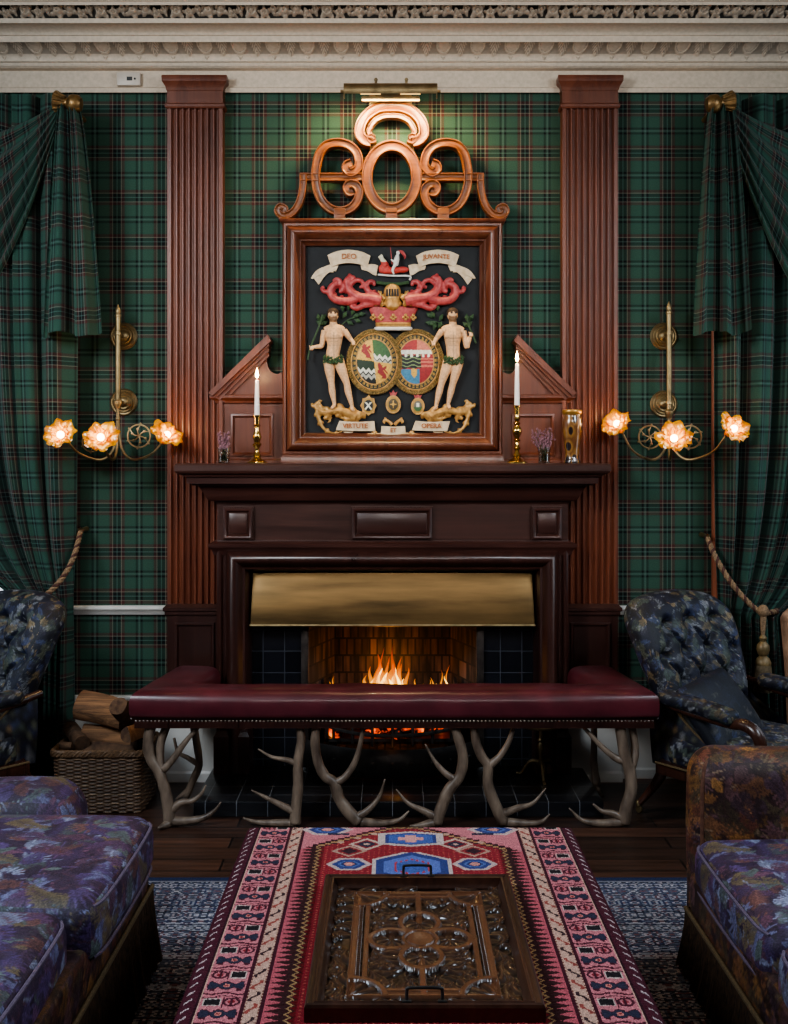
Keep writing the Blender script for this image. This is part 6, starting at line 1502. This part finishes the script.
# ================================================================= sofas
def fringe(name, x, y0, y1, zt, zb, parent, out):
    """bullion fringe along the foot of a sofa front"""
    n = int(abs(y1 - y0) / .0042); k = 8; V = np.zeros((n, k, 3)); rr = np.random.default_rng(5); jit = rr.normal(0, .0016, n); ln = rr.normal(0, .006, n)
    for i in range(n):
        for j in range(k):
            t = j / (k - 1); V[i, j] = (x + out * (.004 + .004 * (i % 2) + .022 * t ** 1.5 + jit[i] * t * 2 + .006 * t * math.sin(i * .35)), y0 + (y1 - y0) * i / (n - 1) + jit[i] * t, zt - (zt - zb + ln[i] * .6) * t)
    return np_mesh(name, V, grid_q(n, k), GIMP, parent, smooth=20)
def sofa(side, label):
    s = side
    if s < 0: XF, yA0, yA1, zA, seats, zs, zc0, XA, xo = -.715, -2.045, -1.76, .505, [(-2.765, -2.06, -.695), (-3.46, -2.785, -.745)], .455, .30, -.945, -2.10
    else: XF, yA0, yA1, zA, seats, zs, zc0, XA, xo = .862, -2.085, -1.895, .632, [(-2.795, -2.10, .868), (-3.48, -2.815, .872)], .40, .25, .885, 2.10
    root = thing('sofa', label, 'sofa', (s * 1.45, -2.7, 0)); ox, oy = s * 1.45, -2.7
    xm = (XF + xo) / 2; hx = abs(xo - XF) / 2; y_end = -3.75
    cushion('base', (xm - ox, (yA0 + y_end) / 2 - oy, (zc0 + .06) / 2 + .03), (hx, (yA0 - y_end) / 2, (zc0 - .06) / 2 + .02), .02, TEX_BROWN, .8, root, 0, .009, .85)
    for i, (y0, y1, xf) in enumerate(seats):
        h = (zs - zc0) / 2; xc = (xf + s * 1.72) / 2; hxx = abs(s * 1.72 - xf) / 2
        def bulge(V, hxx=hxx, hyy=(y1 - y0) / 2): V[:, 0] += -s * .014 * np.clip(1 - (V[:, 1] / hyy) ** 2, 0, 1) * (V[:, 0] * -s > hxx - .06); return V
        tx = TEX_SOFA if s < 0 else TEX_SOFA
        cs = cushion('seat_cushion', (xc - ox, (y0 + y1) / 2 - oy, (zs + zc0) / 2), (hxx, (y1 - y0) / 2, h), .052, tx, .95, root, .022, .0045, 1.0, bulge)
        m = MB()
        for zz_, off_ in ((zs - .018, .010), (zc0 + .018, .010)):
            m.add(*tube([(xf - ox - s * (-.012) + s * 0 - s * 0 - s * 0, y1 - .035 - oy, zz_), (xf - ox - s * (.004), y1 - .10 - oy, zz_ + .002), (xf - ox - s * .010, (y0 + y1) / 2 - oy, zz_ + .004), (xf - ox - s * .004, y0 + .10 - oy, zz_ + .002), (xf - ox + s * .012, y0 + .035 - oy, zz_)], .0045, 6, 6))
        m.build('piping', PIPING, cs)
    # arm at the hearth end
    hxa = abs(xo - XA) / 2; r = .11 if s < 0 else .085
    V, Q_ = soft_box(hxa, (yA1 - yA0) / 2, (zA - .05) / 2, r * .99, .005)
    wr = np.array([mnoise.noise(Vector((x * 4, y * 4, z * 4 + 3))) for x, y, z in V]); V += .006 * wr[:, None]
    V += np.array([(XA + xo) / 2 - ox, (yA0 + yA1) / 2 - oy, (zA + .05) / 2]); V[:, 2] = np.maximum(V[:, 2], .05)
    arm = np_mesh('arm', V, Q_, VCOL_FAB, root); dress(arm.data, TEX_SOFA if s < 0 else TEX_BROWN, .95 if s < 0 else .8, .85 if s < 0 else 1.15)
    if s > 0: MB().add(*tube([(XA - ox + .022, yA0 - oy + .022, .36), (XA - ox + .023, yA0 - oy + .023, .48), (XA - ox + .024, yA0 - oy + .024, zA - .095), (XA - ox + .034, yA0 - oy + .034, zA - .045), (XA - ox + .058, yA0 - oy + .058, zA - .016)], .006, 8, 6)).build('piping', noisy('rust_piping', sr(96, 60, 46), sr(124, 82, 62), 80, .8), arm)
    cushion('backrest', (s * 1.93 - ox, (yA0 + y_end) / 2 - oy, .52), (.17, (yA0 - y_end) / 2, .30), .10, TEX_SOFA, .62, root, 0, .014)
    f_ = fringe('fringe', XF - s * .004, yA0 + .0, y_end, zc0 - .06, .028, root, -s)
    m = MB(); m.add(*tube([(XF - ox - s * .008, yA0 - oy, zc0 - .062), (XF - ox - s * .008, y_end - oy, zc0 - .062)], .007, 6, 2)); m.build('braid', GIMP_P, root)
    f_.location = (-ox, -oy, 0)
    n = int(abs(xo - XF) / .0042); V = np.zeros((n, 8, 3)); rr = np.random.default_rng(8); jit = rr.normal(0, .0016, n)
    for i in range(n):
        for j in range(8):
            t = j / 7; V[i, j] = (XF + (xo - XF) * i / (n - 1) + jit[i] * t, yA0 + .004 * (i % 2) + .022 * t ** 1.5 + jit[i] * 2 * t, zc0 - .06 - (zc0 - .06 - .028) * t)
    e_ = np_mesh('fringe', V, grid_q(n, 8), GIMP, root, smooth=20); e_.location = (-ox, -oy, 0)
    for yy in (yA0 - .12, y_end + .12):
        for xx in (XF + s * .12, xo - s * .1):
            m = MB(); m.add(*lathe([(.022, 0), (.03, .03), (.026, .06), (.03, .09)], (xx - ox, yy - oy, .0125), 14)); m.build('leg', MAHOG_D, root, 40)
sofa(-1, 'purple and blue leaf-patterned sofa on the left with plump piped cushions')
sofa(1, 'brown and plum leaf-patterned sofa on the right with a high square arm')

# ================================================================= ottoman under a red patterned rug cover
W_, L_ = .93, 1.58
def kilim(nx, ny):
    X, Y = np.meshgrid((np.arange(nx) + .5) / nx * W_, (np.arange(ny) + .5) / ny * L_, indexing='ij')
    xe = np.minimum(X, W_ - X); img = np.zeros((nx, ny, 3)); right = X > W_ / 2
    def put(mask, c): img[mask] = c
    tri = lambda v, p: np.abs(((v / p) % 1) - .5) * 2
    MAR, PINK, PINK2, CRE, NAVY, BLK_, RED2, BRN, OCH = sra(76, 22, 38), sra(200, 120, 126), sra(184, 92, 100), sra(196, 156, 138), sra(48, 46, 66), sra(34, 26, 30), sra(142, 40, 48), sra(58, 24, 26), sra(168, 132, 92)
    put(xe > -1, RED2)
    m_ = xe < .042; put(m_, MAR); dsh = (Y + xe * .8 * np.where(right, 1, 1)) % .036; put(m_ & (np.abs(dsh - .018) < .0035) & (np.abs(xe - .020) < .0065), sra(190, 170, 170)); put((xe > .037) & (xe < .042), sra(50, 12, 26)); put((xe > .042) & (xe < .0455), CRE)
    # broad pink band of flowers, oblongs and star figures
    b0, b1 = .0455, .126; m_ = (xe >= b0) & (xe < b1); put(m_, PINK); put(m_ & (((Y * 61 + xe * 83) % 1) < .4), PINK * .86)
    per = .118; k = np.floor(Y / per).astype(int); b = (Y / per) % 1; a = (xe - b0) / (b1 - b0); a = np.where((k % 2) ^ right, 1 - a, a)
    put(m_ & (np.abs(b - (.93 + .035 * np.sin(a * 9))) < .028), MAR)
    put(m_ & (np.abs(b - .05 - .05 * np.cos(a * 7)) < .02) , MAR * .8)
    put(m_ & (a > .52) & (a < .93) & (b > .10) & (b < .36), sra(196, 176, 166)); put(m_ & (a > .55) & (a < .90) & (b > .125) & (b < .335), BLK_)
    rr_ = np.hypot((a - .26) * 1.0, (b - .23) * 1.45); put(m_ & (rr_ < .22) & (rr_ > .15), MAR); put(m_ & (rr_ < .09), RED2); put(m_ & (np.abs(a - .26) < .03) & (np.abs(b - .23) < .14), MAR); put(m_ & (np.abs(a - .47) < .02) & (b > .06) & (b < .42), MAR)
    star = np.abs(b - .64) - (.035 + .10 * np.abs(np.cos(PI * (a - .5) * 2.6)) * (np.abs(a - .5) < .43)); put(m_ & (star < .025) & (np.abs(a - .5) < .46), MAR * .7); put(m_ & (star < 0) & (np.abs(a - .5) < .43), NAVY); put(m_ & (np.hypot((a - .5), (b - .64) * 1.4) < .085), sra(206, 128, 116)); put(m_ & (np.hypot((a - .5), (b - .64) * 1.4) < .045), RED2)
    put(m_ & (np.abs(np.abs(a - .5) - .33) < .06) & (np.abs(b - .80) < .04), MAR)
    for c0 in (.128, .1655): put(np.abs(xe - c0) < .0035, MAR * .8)
    m_ = (xe > .1315) & (xe < .162); put(m_, CRE); a = (xe - .1315) / .0305; b = (Y / .052) % 1; k = np.floor(Y / .052).astype(int) % 2
    put(m_ & (np.abs(a - .5 - .26 * np.sin(2 * PI * b)) < .13) & (b > .12) & (b < .88), np.array(sra(60, 36, 40))); put(m_ & (k == 1) & (np.abs(a - .5 - .26 * np.sin(2 * PI * b)) < .13) & (b > .12) & (b < .88), sra(150, 70, 62)); put(m_ & ((a < .1) | (a > .9)) & ((Y / .013) % 1 < .5), sra(120, 70, 60))
    # sawtooth bands
    m_ = (xe > .169) & (xe < .205); put(m_, PINK2); put(m_ & ((xe - .171) > .032 * (1 - tri(Y, .024))), BRN)
    m_ = (xe >= .205) & (xe < .232); put(m_, BRN); put(m_ & (np.abs(xe - (.212 + .012 * tri(Y, .024))) < .0026), OCH); put(m_ & ((xe - .219) > .012 * tri(Y, .024)), sra(110, 24, 28))
    m_ = (xe >= .232) & (((Y / .014) % 1) < .3) & (((xe / .014) % 1) < .3); put(m_, sra(190, 96, 84))
    # end spandrel: pink above a stepped line that peaks in the middle
    st = .0165; dx = np.abs(X - .450); line = .012 + np.floor((dx - .02).clip(0) / st) * st * .77
    sp = (Y < line) & (xe > .169); put(sp, PINK); put(sp & (((X * 43 + Y * 71) % 1) < .3), PINK * .85)
    put((np.abs(Y - line) < .007) & (xe > .200), MAR * .6); put((np.abs(Y - line - .015) < .006) & (xe > .21) & (Y < .24), OCH); put((np.abs(Y - line - .026) < .004) & (xe > .215) & (Y < .26), MAR)
    def rosette(cx, cy_, rx, ry, c1, c2):
        q = np.maximum(np.abs(X - cx) / rx + .55 * np.abs(Y - cy_) / ry, np.abs(Y - cy_) / ry); q = np.floor(q * 6) / 6
        put(q < 1.17, sra(196, 170, 164)); put(q < 1.0, c1); put(q < .62, c2); put(q < .34, c1 * .6); put(q < .2, sra(206, 140, 130))
    B1, B2 = sra(58, 66, 122), sra(88, 106, 162)
    for sx in (-1, 1):
        rosette(.465 + sx * .233, .045, .055, .036, B1, B2); rosette(.465 + sx * .162, .325, .045, .034, B1, B2)
        q = np.abs(X - .465 - sx * .12) / .05 + np.abs(Y - .17) / .05; put((q < 1.0) & (q > .72), sra(196, 166, 150)); put(q < .5, NAVY); put(q < .2, CRE)
        q = np.abs(X - .465 - sx * .165) / .05 + np.abs(Y - .225) / .045; put((q < 1.0) & (q > .75), CRE * .8); put(q < .5, sra(60, 30, 40))
        put((np.abs(X - .465 - sx * .2) < .03) & (np.abs(Y - .085 ) < .008), NAVY)
        for j in range(3): q = np.hypot((X - .465 - sx * (.10 + .045 * j)), Y - .085 - .035 * j); put(q < .009, sra(190, 150, 130))
    q = np.maximum(np.abs(X - .465) / .070, np.abs(Y - .125) / .050 + .3 * np.abs(X - .465) / .070); q = np.floor(q * 7) / 7
    put(q < 1.15, sra(196, 176, 170)); put(q < 1.0, B1); put(q < .72, sra(76, 96, 160)); put((np.abs(X - .465) < .016) & (np.abs(Y - .125) < .030), sra(214, 150, 142)); put((np.abs(X - .465) < .034) & (np.abs(Y - .125) < .012), sra(214, 150, 142))
    q = np.maximum(np.abs(X - .465) / .082, (np.abs(Y - .345) / .100 + .55 * np.abs(X - .465) / .082)); q = np.floor(q * 8) / 8
    put((q < 1.2) & (Y > .235), sra(196, 176, 170)); put((q < 1.05) & (Y > .235), B1); put((q < .8), sra(96, 112, 178)); put((q < .62) & (((X / .014) % 1) < .5), sra(176, 70, 78)); put((q < .4), sra(76, 96, 160))
    img *= (RNG.uniform(.72, 1.22, (nx, ny, 1)) * (1 + .10 * np.sin(Y / .006 * 2 * PI / 4 + RNG.normal(0, .5, (nx, ny))))[:, :, None] if False else RNG.uniform(.72, 1.22, (nx, ny))[:, :, None])
    return img
OX, OY1, OZ = .05, -2.155, .452
ot = thing('ottoman', 'long low ottoman table covered in a red and pink patterned rug', 'ottoman', (OX, OY1 - L_ / 2, 0))
nx, ny = 372, 632; img = kilim(nx, ny); xs = np.linspace(-W_ / 2, W_ / 2, nx + 1); ys = np.linspace(0, -L_, ny + 1) + L_ / 2
V = np.zeros((nx + 1, ny + 1, 3)); V[:, :, 0] = xs[:, None]; V[:, :, 1] = ys[None, :]
ed = np.minimum(np.minimum(xs + W_ / 2, W_ / 2 - xs)[:, None], np.minimum(L_ / 2 - ys, ys + L_ / 2)[None, :])
V[:, :, 2] = OZ - .022 * np.exp(-ed / .010) + .0012 * RNG.standard_normal((nx + 1, ny + 1)) * .5
qd = grid_q(nx + 1, ny + 1); top = np_mesh('rug_cover', V, qd, VCOL_RUG, ot)
set_col(top.data, np.repeat(img.reshape(-1, 3), 4, axis=0), 'CORNER')
m = MB(); v, f = rbox(-W_ / 2 - .003, W_ / 2 + .003, -L_ / 2 - .003, L_ / 2 + .003, .13, OZ - .016, .015, 3); m.add(v, f); m.build('upholstered_body', noisy('maroon_wool', sr(62, 16, 28), sr(86, 24, 38), 120, .95, bstr=.4), ot, 60)
for sx in (-1, 1):
    for sy in (-1, 1):
        m = MB(); m.add(*lathe([(.018, 0), (.024, .02), (.02, .05), (.03, .09), (.032, .125)], (sx * (W_ / 2 - .07), sy * (L_ / 2 - .07), .012), 16)); m.build('leg', MAHOG_D, ot, 40)

# ================================================================= carved tray
ty0, ty1, tx0, tx1, tz = -3.328, -2.641, -.164, .284, OZ + .001
tr = thing('carved_tray', 'dark carved wooden tray with iron handles lying on the red ottoman', 'tray', ((tx0 + tx1) / 2, (ty0 + ty1) / 2, tz))
hx, hy = (tx1 - tx0) / 2, (ty1 - ty0) / 2
TRAYW = wood('tray_wood', sr(40, 23, 17), sr(84, 48, 33), 'y', .32, .4)
prf = [(0, 0), (0, .026), (.003, .031), (.007, .033), (.011, .031), (.013, .028), (.016, .028), (.019, .031), (.023, .030), (.025, .024), (.027, .017), (.031, .012), (.034, .008), (.034, 0)]
m = MB(); m.add(*sweep([(-hx, -hy), (hx, -hy), (hx, hy), (-hx, hy)], prf, xy, True)); m.build('rim', TRAYW, tr, 30)
ix, iy = hx - .033, hy - .033; nx, ny = 230, 420
A, B = np.meshgrid(np.linspace(-ix, ix, nx), np.linspace(-iy, iy, ny), indexing='ij')
H = np.zeros((nx, ny)); tone = np.zeros((nx, ny))
ax_, ay = np.abs(A), np.abs(B); bw = .045; SXX, SYY = ix - bw, iy - bw
def ridge(d, w): return np.exp(-(d / w) ** 2)
# leafy ground: acanthus veins fanning from scrolling stems
def fan(cx, cy_, ang, R, ribs, curl):
    dx, dy = A - cx, B - cy_; r_ = np.hypot(dx, dy); th = np.arctan2(dy, dx) - ang + curl * r_ / R; th = (th + PI) % (2 * PI) - PI
    env = np.clip(1 - r_ / R, 0, 1) ** .35 * np.clip(1 - (np.abs(th) / .95) ** 2, 0, 1) ** .5
    return env * (.45 + .55 * np.abs(np.cos(th * ribs)))
G = np.zeros((nx, ny))
for sx in (-1, 1):
    for sy in (-1, 1):
        for cx, cy_, an, R, rb, cu in ((.02, .05, .9, .085, 5, 1.2), (.10, .05, 1.75, .10, 6, -1.4), (.035, .13, .5, .09, 6, 1.0), (.105, .16, 2.6, .075, 5, 1.6), (.02, .19, .8, .07, 5, -1.2), (.07, .02, .4, .06, 4, 1.5), (.06, .20, 1.9, .06, 5, 1.1), (.11, .10, -2.4, .06, 5, 1)):
            an2 = math.atan2(sy * math.sin(an), sx * math.cos(an)); G = np.maximum(G, fan(sx * cx, sy * cy_, an2, R, rb, cu * sx * sy))
inside = (ax_ < SXX) & (ay < SYY); wx = A + .006 * np.sin(B * 70) ; wy = B + .006 * np.sin(A * 80)
vein = np.abs(np.sin(55 * np.hypot(np.abs(wx) - .09, np.abs(wy) - .10) + 5 * np.arctan2(np.abs(wy) - .10, np.abs(wx) - .09)))
vein2 = np.abs(np.sin(75 * np.hypot(np.abs(wx) - .03, np.abs(wy) - .17) - 4 * np.arctan2(np.abs(wy) - .17, np.abs(wx) - .03)))
H = np.where(inside, np.clip(.75 * G + .30 * vein ** 2 * vein2, 0, .86), 0)
# border: undulating stem with leaves turned both ways
sy_ = np.where(ax_ >= SXX, B, A); tt = np.where(ax_ >= SXX, (ax_ - SXX) / bw, (ay - SYY) / bw); ph = sy_ / .088 * 2 * PI
lf = np.zeros((nx, ny))
for sx in (-1, 1):
    for k in range(-6, 7):
        lf = np.maximum(lf, fan(sx * (SXX + bw * (.15 if k % 2 else .85)), k * .049, (PI / 2 - sx * (.75 if k % 2 == 0 else -.75)) + (PI if k < 0 else 0), .062, 5, 1.1 * sx * (1 if k % 2 else -1)))
        lf = np.maximum(lf, fan(sx * (SXX + bw * .5), k * .049 + .02, (0 if sx > 0 else PI) + 1.2 * (k % 2), .034, 4, 1.5))
for sy in (-1, 1):
    for k in range(-4, 5):
        lf = np.maximum(lf, fan(k * .045, sy * (SYY + bw * (.15 if k % 2 else .85)), (0 if k > 0 else PI) + sy * (.75 if k % 2 else -.75), .058, 5, 1.1 * sy * (1 if k % 2 else -1)))
H = np.where(inside, H, .9 * lf)
# straps
def strap(mask_d, w, hgt, edge=True):
    global H, tone
    msk = np.abs(mask_d) < w; prof = hgt * np.where(np.abs(mask_d) > w * .62, 1.0, .86); H = np.where(msk, prof, H); tone[msk] = 1
dR = np.maximum(ax_ - SXX, ay - SYY); strap(dR + .004, .0085, 1.0)
dR2 = np.maximum(ax_ - (SXX - .030), ay - (SYY - .026)); okk = (ax_ + ay) < (SXX + SYY - .10)
msk = (np.abs(dR2) < .006) & ((ax_ < SXX - .07) | (ay < SYY - .08)); H[msk] = .9; tone[msk] = 1
msk = (np.abs(dR2 - .014) < .005) & (ay < SYY - .08) & (ax_ > SXX - .03); H[msk] = .35 + .5 * np.abs(np.sin(B[msk] / .009 * PI))
msk = (ax_ < .007) & (ay < SYY) & (ay > .09); H[msk] = .92; tone[msk] = 1
rc = np.hypot(ax_ - SXX, (ay - SYY) * .92); th = np.arctan2(SYY - ay, SXX - ax_ + 1e-6)
msk = (rc < .070) & inside; H[msk] = (.35 + .45 * np.abs(np.sin(th[msk] * 6.5))) * (1 - .3 * rc[msk] / .07); msk = (np.abs(rc - .072) < .006) & inside; H[msk] = 1; tone[msk] = 1
for cx, cy_, rx, ry in ((.062, 0, .046, .050), (-.062, 0, .046, .050), (0, .088, .042, .056), (0, -.088, .042, .056)):
    q = np.hypot((A - cx) / rx, (B - cy_) / ry); msk = np.abs(q - 1) < .14; H[msk] = 1 - .2 * np.abs((q[msk] - 1) / .14) * 0; tone[msk] = 1
    msk = q < .78; H[msk] = .25 + .4 * np.abs(np.cos(np.arctan2((B - cy_)[msk] / ry, (A - cx)[msk] / rx) * 4)) * np.clip(1.2 - q[msk], 0, 1)
q = np.hypot(A / .040, B / .050); msk = q < 1; H[msk] = .95; tone[msk] = 1; H[(q > .72) & (q < .84)] = .6
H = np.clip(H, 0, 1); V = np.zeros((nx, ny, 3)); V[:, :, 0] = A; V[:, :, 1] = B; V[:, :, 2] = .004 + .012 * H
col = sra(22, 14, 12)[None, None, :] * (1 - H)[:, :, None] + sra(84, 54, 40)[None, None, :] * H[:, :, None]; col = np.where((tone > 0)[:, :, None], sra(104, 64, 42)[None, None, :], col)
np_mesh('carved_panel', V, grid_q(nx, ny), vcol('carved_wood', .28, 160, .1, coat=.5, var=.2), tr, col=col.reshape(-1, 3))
for sy in (-1, 1):
    m = MB(); yb = sy * (hy - .012) if sy > 0 else sy * (hy - .018); m.add(*tube([(-.033, yb, .030), (-.033, yb + .004, .048), (-.027, yb + .004, .054), (.027, yb + .004, .054), (.033, yb + .004, .048), (.033, yb, .030)], .0032, 8, 4)); m.add(*rbox(-.042, -.025, yb - .006, yb + .006, .029, .034, .002)); m.add(*rbox(.025, .042, yb - .006, yb + .006, .029, .034, .002)); m.build('handle', IRON, tr, 40)

# ================================================================= blue carpet
CW, CL = 4.9, 3.7
nx, ny = 620, 640; 
cx0, cy1 = -2.4, -1.345
xs = (np.arange(nx) + .5) / nx * CW; ys = (np.arange(ny) + .5) / ny * CL
img = np.tile(sra(52, 58, 78), (nx, ny, 1)).reshape(nx, ny, 3); rg = np.random.default_rng(9)
pal = [sra(160, 164, 178), sra(170, 164, 170), sra(46, 54, 86), sra(104, 70, 78), sra(64, 70, 90), sra(138, 142, 154), sra(36, 39, 54)]
rowh = 9
for r0 in range(0, ny, rowh):
    w = int(rg.choice([14, 18, 22, 11])); half = rg.choice([0, 0, 0, 1, 1, 2, 3, 4, 5, 6], (w // 2 + 1, rowh // 2 + 1)); mo = np.concatenate([half, half[::-1][:w - half.shape[0]]], 0); mo = np.concatenate([mo, mo[:, ::-1][:, :rowh - mo.shape[1]]], 1); basec = pal[int(rg.integers(7))]
    for j in range(min(rowh, ny - r0)):
        idx = mo[np.arange(nx) % w, j]
        row = np.array(pal)[idx]; row = np.where((idx == 0)[:, None], (sra(84, 89, 106) if (r0 // rowh) % 4 else sra(130, 132, 142)), row); img[:, r0 + j] = row
        if j == 0: img[:, r0] = sra(28, 34, 58)
ed = np.minimum(xs, CW - xs)[:, None] * np.ones((1, ny)); ed = np.minimum(ed, ys[None, :])
img[ed < .035] = sra(28, 38, 70); img[(ed > .035) & (ed < .045)] = sra(112, 110, 120)
img *= rg.uniform(.75, 1.2, (nx, ny))[:, :, None]
cp = thing('carpet', 'grey blue patterned wool carpet with a dark blue border on the floorboards', 'carpet', (cx0 + CW / 2, cy1 - CL / 2, 0))
V = np.zeros((nx + 1, ny + 1, 3)); V[:, :, 0] = np.linspace(-CW / 2, CW / 2, nx + 1)[:, None]; V[:, :, 1] = (CL / 2 - np.linspace(0, CL, ny + 1))[None, :]; V[:, :, 2] = .011
o = np_mesh('pile', V, grid_q(nx + 1, ny + 1), VCOL_RUG, cp); set_col(o.data, np.repeat(img.reshape(-1, 3), 4, axis=0), 'CORNER')
m = MB(); m.add(*box(-CW / 2, CW / 2, -CL / 2, CL / 2, .0, .0105)); m.build('backing', noisy('navy_edge', sr(24, 30, 54), sr(34, 42, 70), 60, .9), cp, 0)
# ================================================================= light
def area(name, loc, target, size, power, col, size_y=None, spread=None):
    l = bpy.data.lights.new(name, 'AREA'); l.energy = power; l.color = col; l.size = size
    if size_y: l.shape = 'RECTANGLE'; l.size_y = size_y
    if spread: l.spread = math.radians(spread)
    o = bpy.data.objects.new(name, l); COL.objects.link(o); o.location = loc
    d = Vector(target) - Vector(loc); o.rotation_euler = d.to_track_quat('-Z', 'Y').to_euler(); return o
def point(name, loc, power, col, r=.05):
    l = bpy.data.lights.new(name, 'POINT'); l.energy = power; l.color = col; l.shadow_soft_size = r
    o = bpy.data.objects.new(name, l); COL.objects.link(o); o.location = loc; return o
COOL = (.72, .86, 1.0)
area('daylight_left', (-2.6, -3.6, 3.1), (-.9, -2.2, .4), 1.0, 110, COOL, 1.4)
area('daylight_right', (2.7, -3.3, 3.0), (1.0, -2.3, .4), 1.0, 80, COOL, 1.4)
area('window_left', (-2.75, -.9, 1.7), (-1.0, -.6, 1.2), .7, 6, COOL, 1.8)
area('window_right', (2.75, -.9, 1.6), (1.0, -.6, 1.0), .7, 12, COOL, 1.8)
area('fill_behind', (0, -6.6, 3.35), (0, 0, 1.75), 2.6, 6, (1, .97, .93), .5, 40)  # added frontal fill behind the camera; no window in that wall
area('fill_light_left', (-2.5, -3.1, 2.75), (.2, 0, 1.85), .9, 12, (1, .95, .88), .9, 75)  # added side fill that models the mouldings, no fixture stands here
area('fill_light_right', (2.5, -3.1, 2.75), (-.2, 0, 1.85), .9, 6, (1, .95, .88), .9, 75)  # weaker added fill from the other side, likewise without a fixture
area('cornice_fill', (0, -2.2, 2.55), (0, -.1, 3.6), 3.0, 3.5, (1, .92, .82), .5)  # extra lamp aimed up to brighten the cornice, not reflected light
area('picture_light_glow', (PX(390.5, -.2), -.240, PZ(95, -.2) - .036), (PX(390.5, -.2), -.03, 2.72), .36, 15, (1, .74, .36), .03)
point('fire_glow', (-.01, .22, .47), 2.6, (1, .42, .11), .05)
point('ember_glow', (0.0, -.30, .20), .10, (1, .36, .09), .05)
for x, zc in ((xl, SH + h1 + .19), (xr, SH + h2 + .22)): point('candle_light', (x, MY - .012, zc), .8, (1, .60, .24), .012)
for x, y, z in SCONCE_LAMPS: point('sconce_lamp', (x, y, z), 1.1, (1, .60, .25), .035)
w = bpy.data.worlds.new('overcast'); SC.world = w; w.use_nodes = True
w.node_tree.nodes['Background'].inputs['Color'].default_value = (.80, .90, 1, 1); w.node_tree.nodes['Background'].inputs['Strength'].default_value = 1.6

cam = bpy.data.cameras.new('camera'); co = bpy.data.objects.new('camera', cam); COL.objects.link(co)
co.location = (0, -D, EYE); co.rotation_euler = (PI / 2, 0, 0)
cam.sensor_fit = 'AUTO'; cam.sensor_width = 36; cam.lens = F / 1024 * 36
cam.shift_x = (394 - CX) / 1024; cam.shift_y = (HY - 512) / 1024; cam.clip_start = .05
SC.camera = co
SC.view_settings.view_transform = 'AgX'; SC.view_settings.look = 'AgX - Medium High Contrast'; SC.view_settings.exposure = 0.0
SC.cycles.use_denoising = True; SC.cycles.max_bounces = 8; SC.cycles.transparent_max_bounces = 16; SC.cycles.sample_clamp_indirect = 4
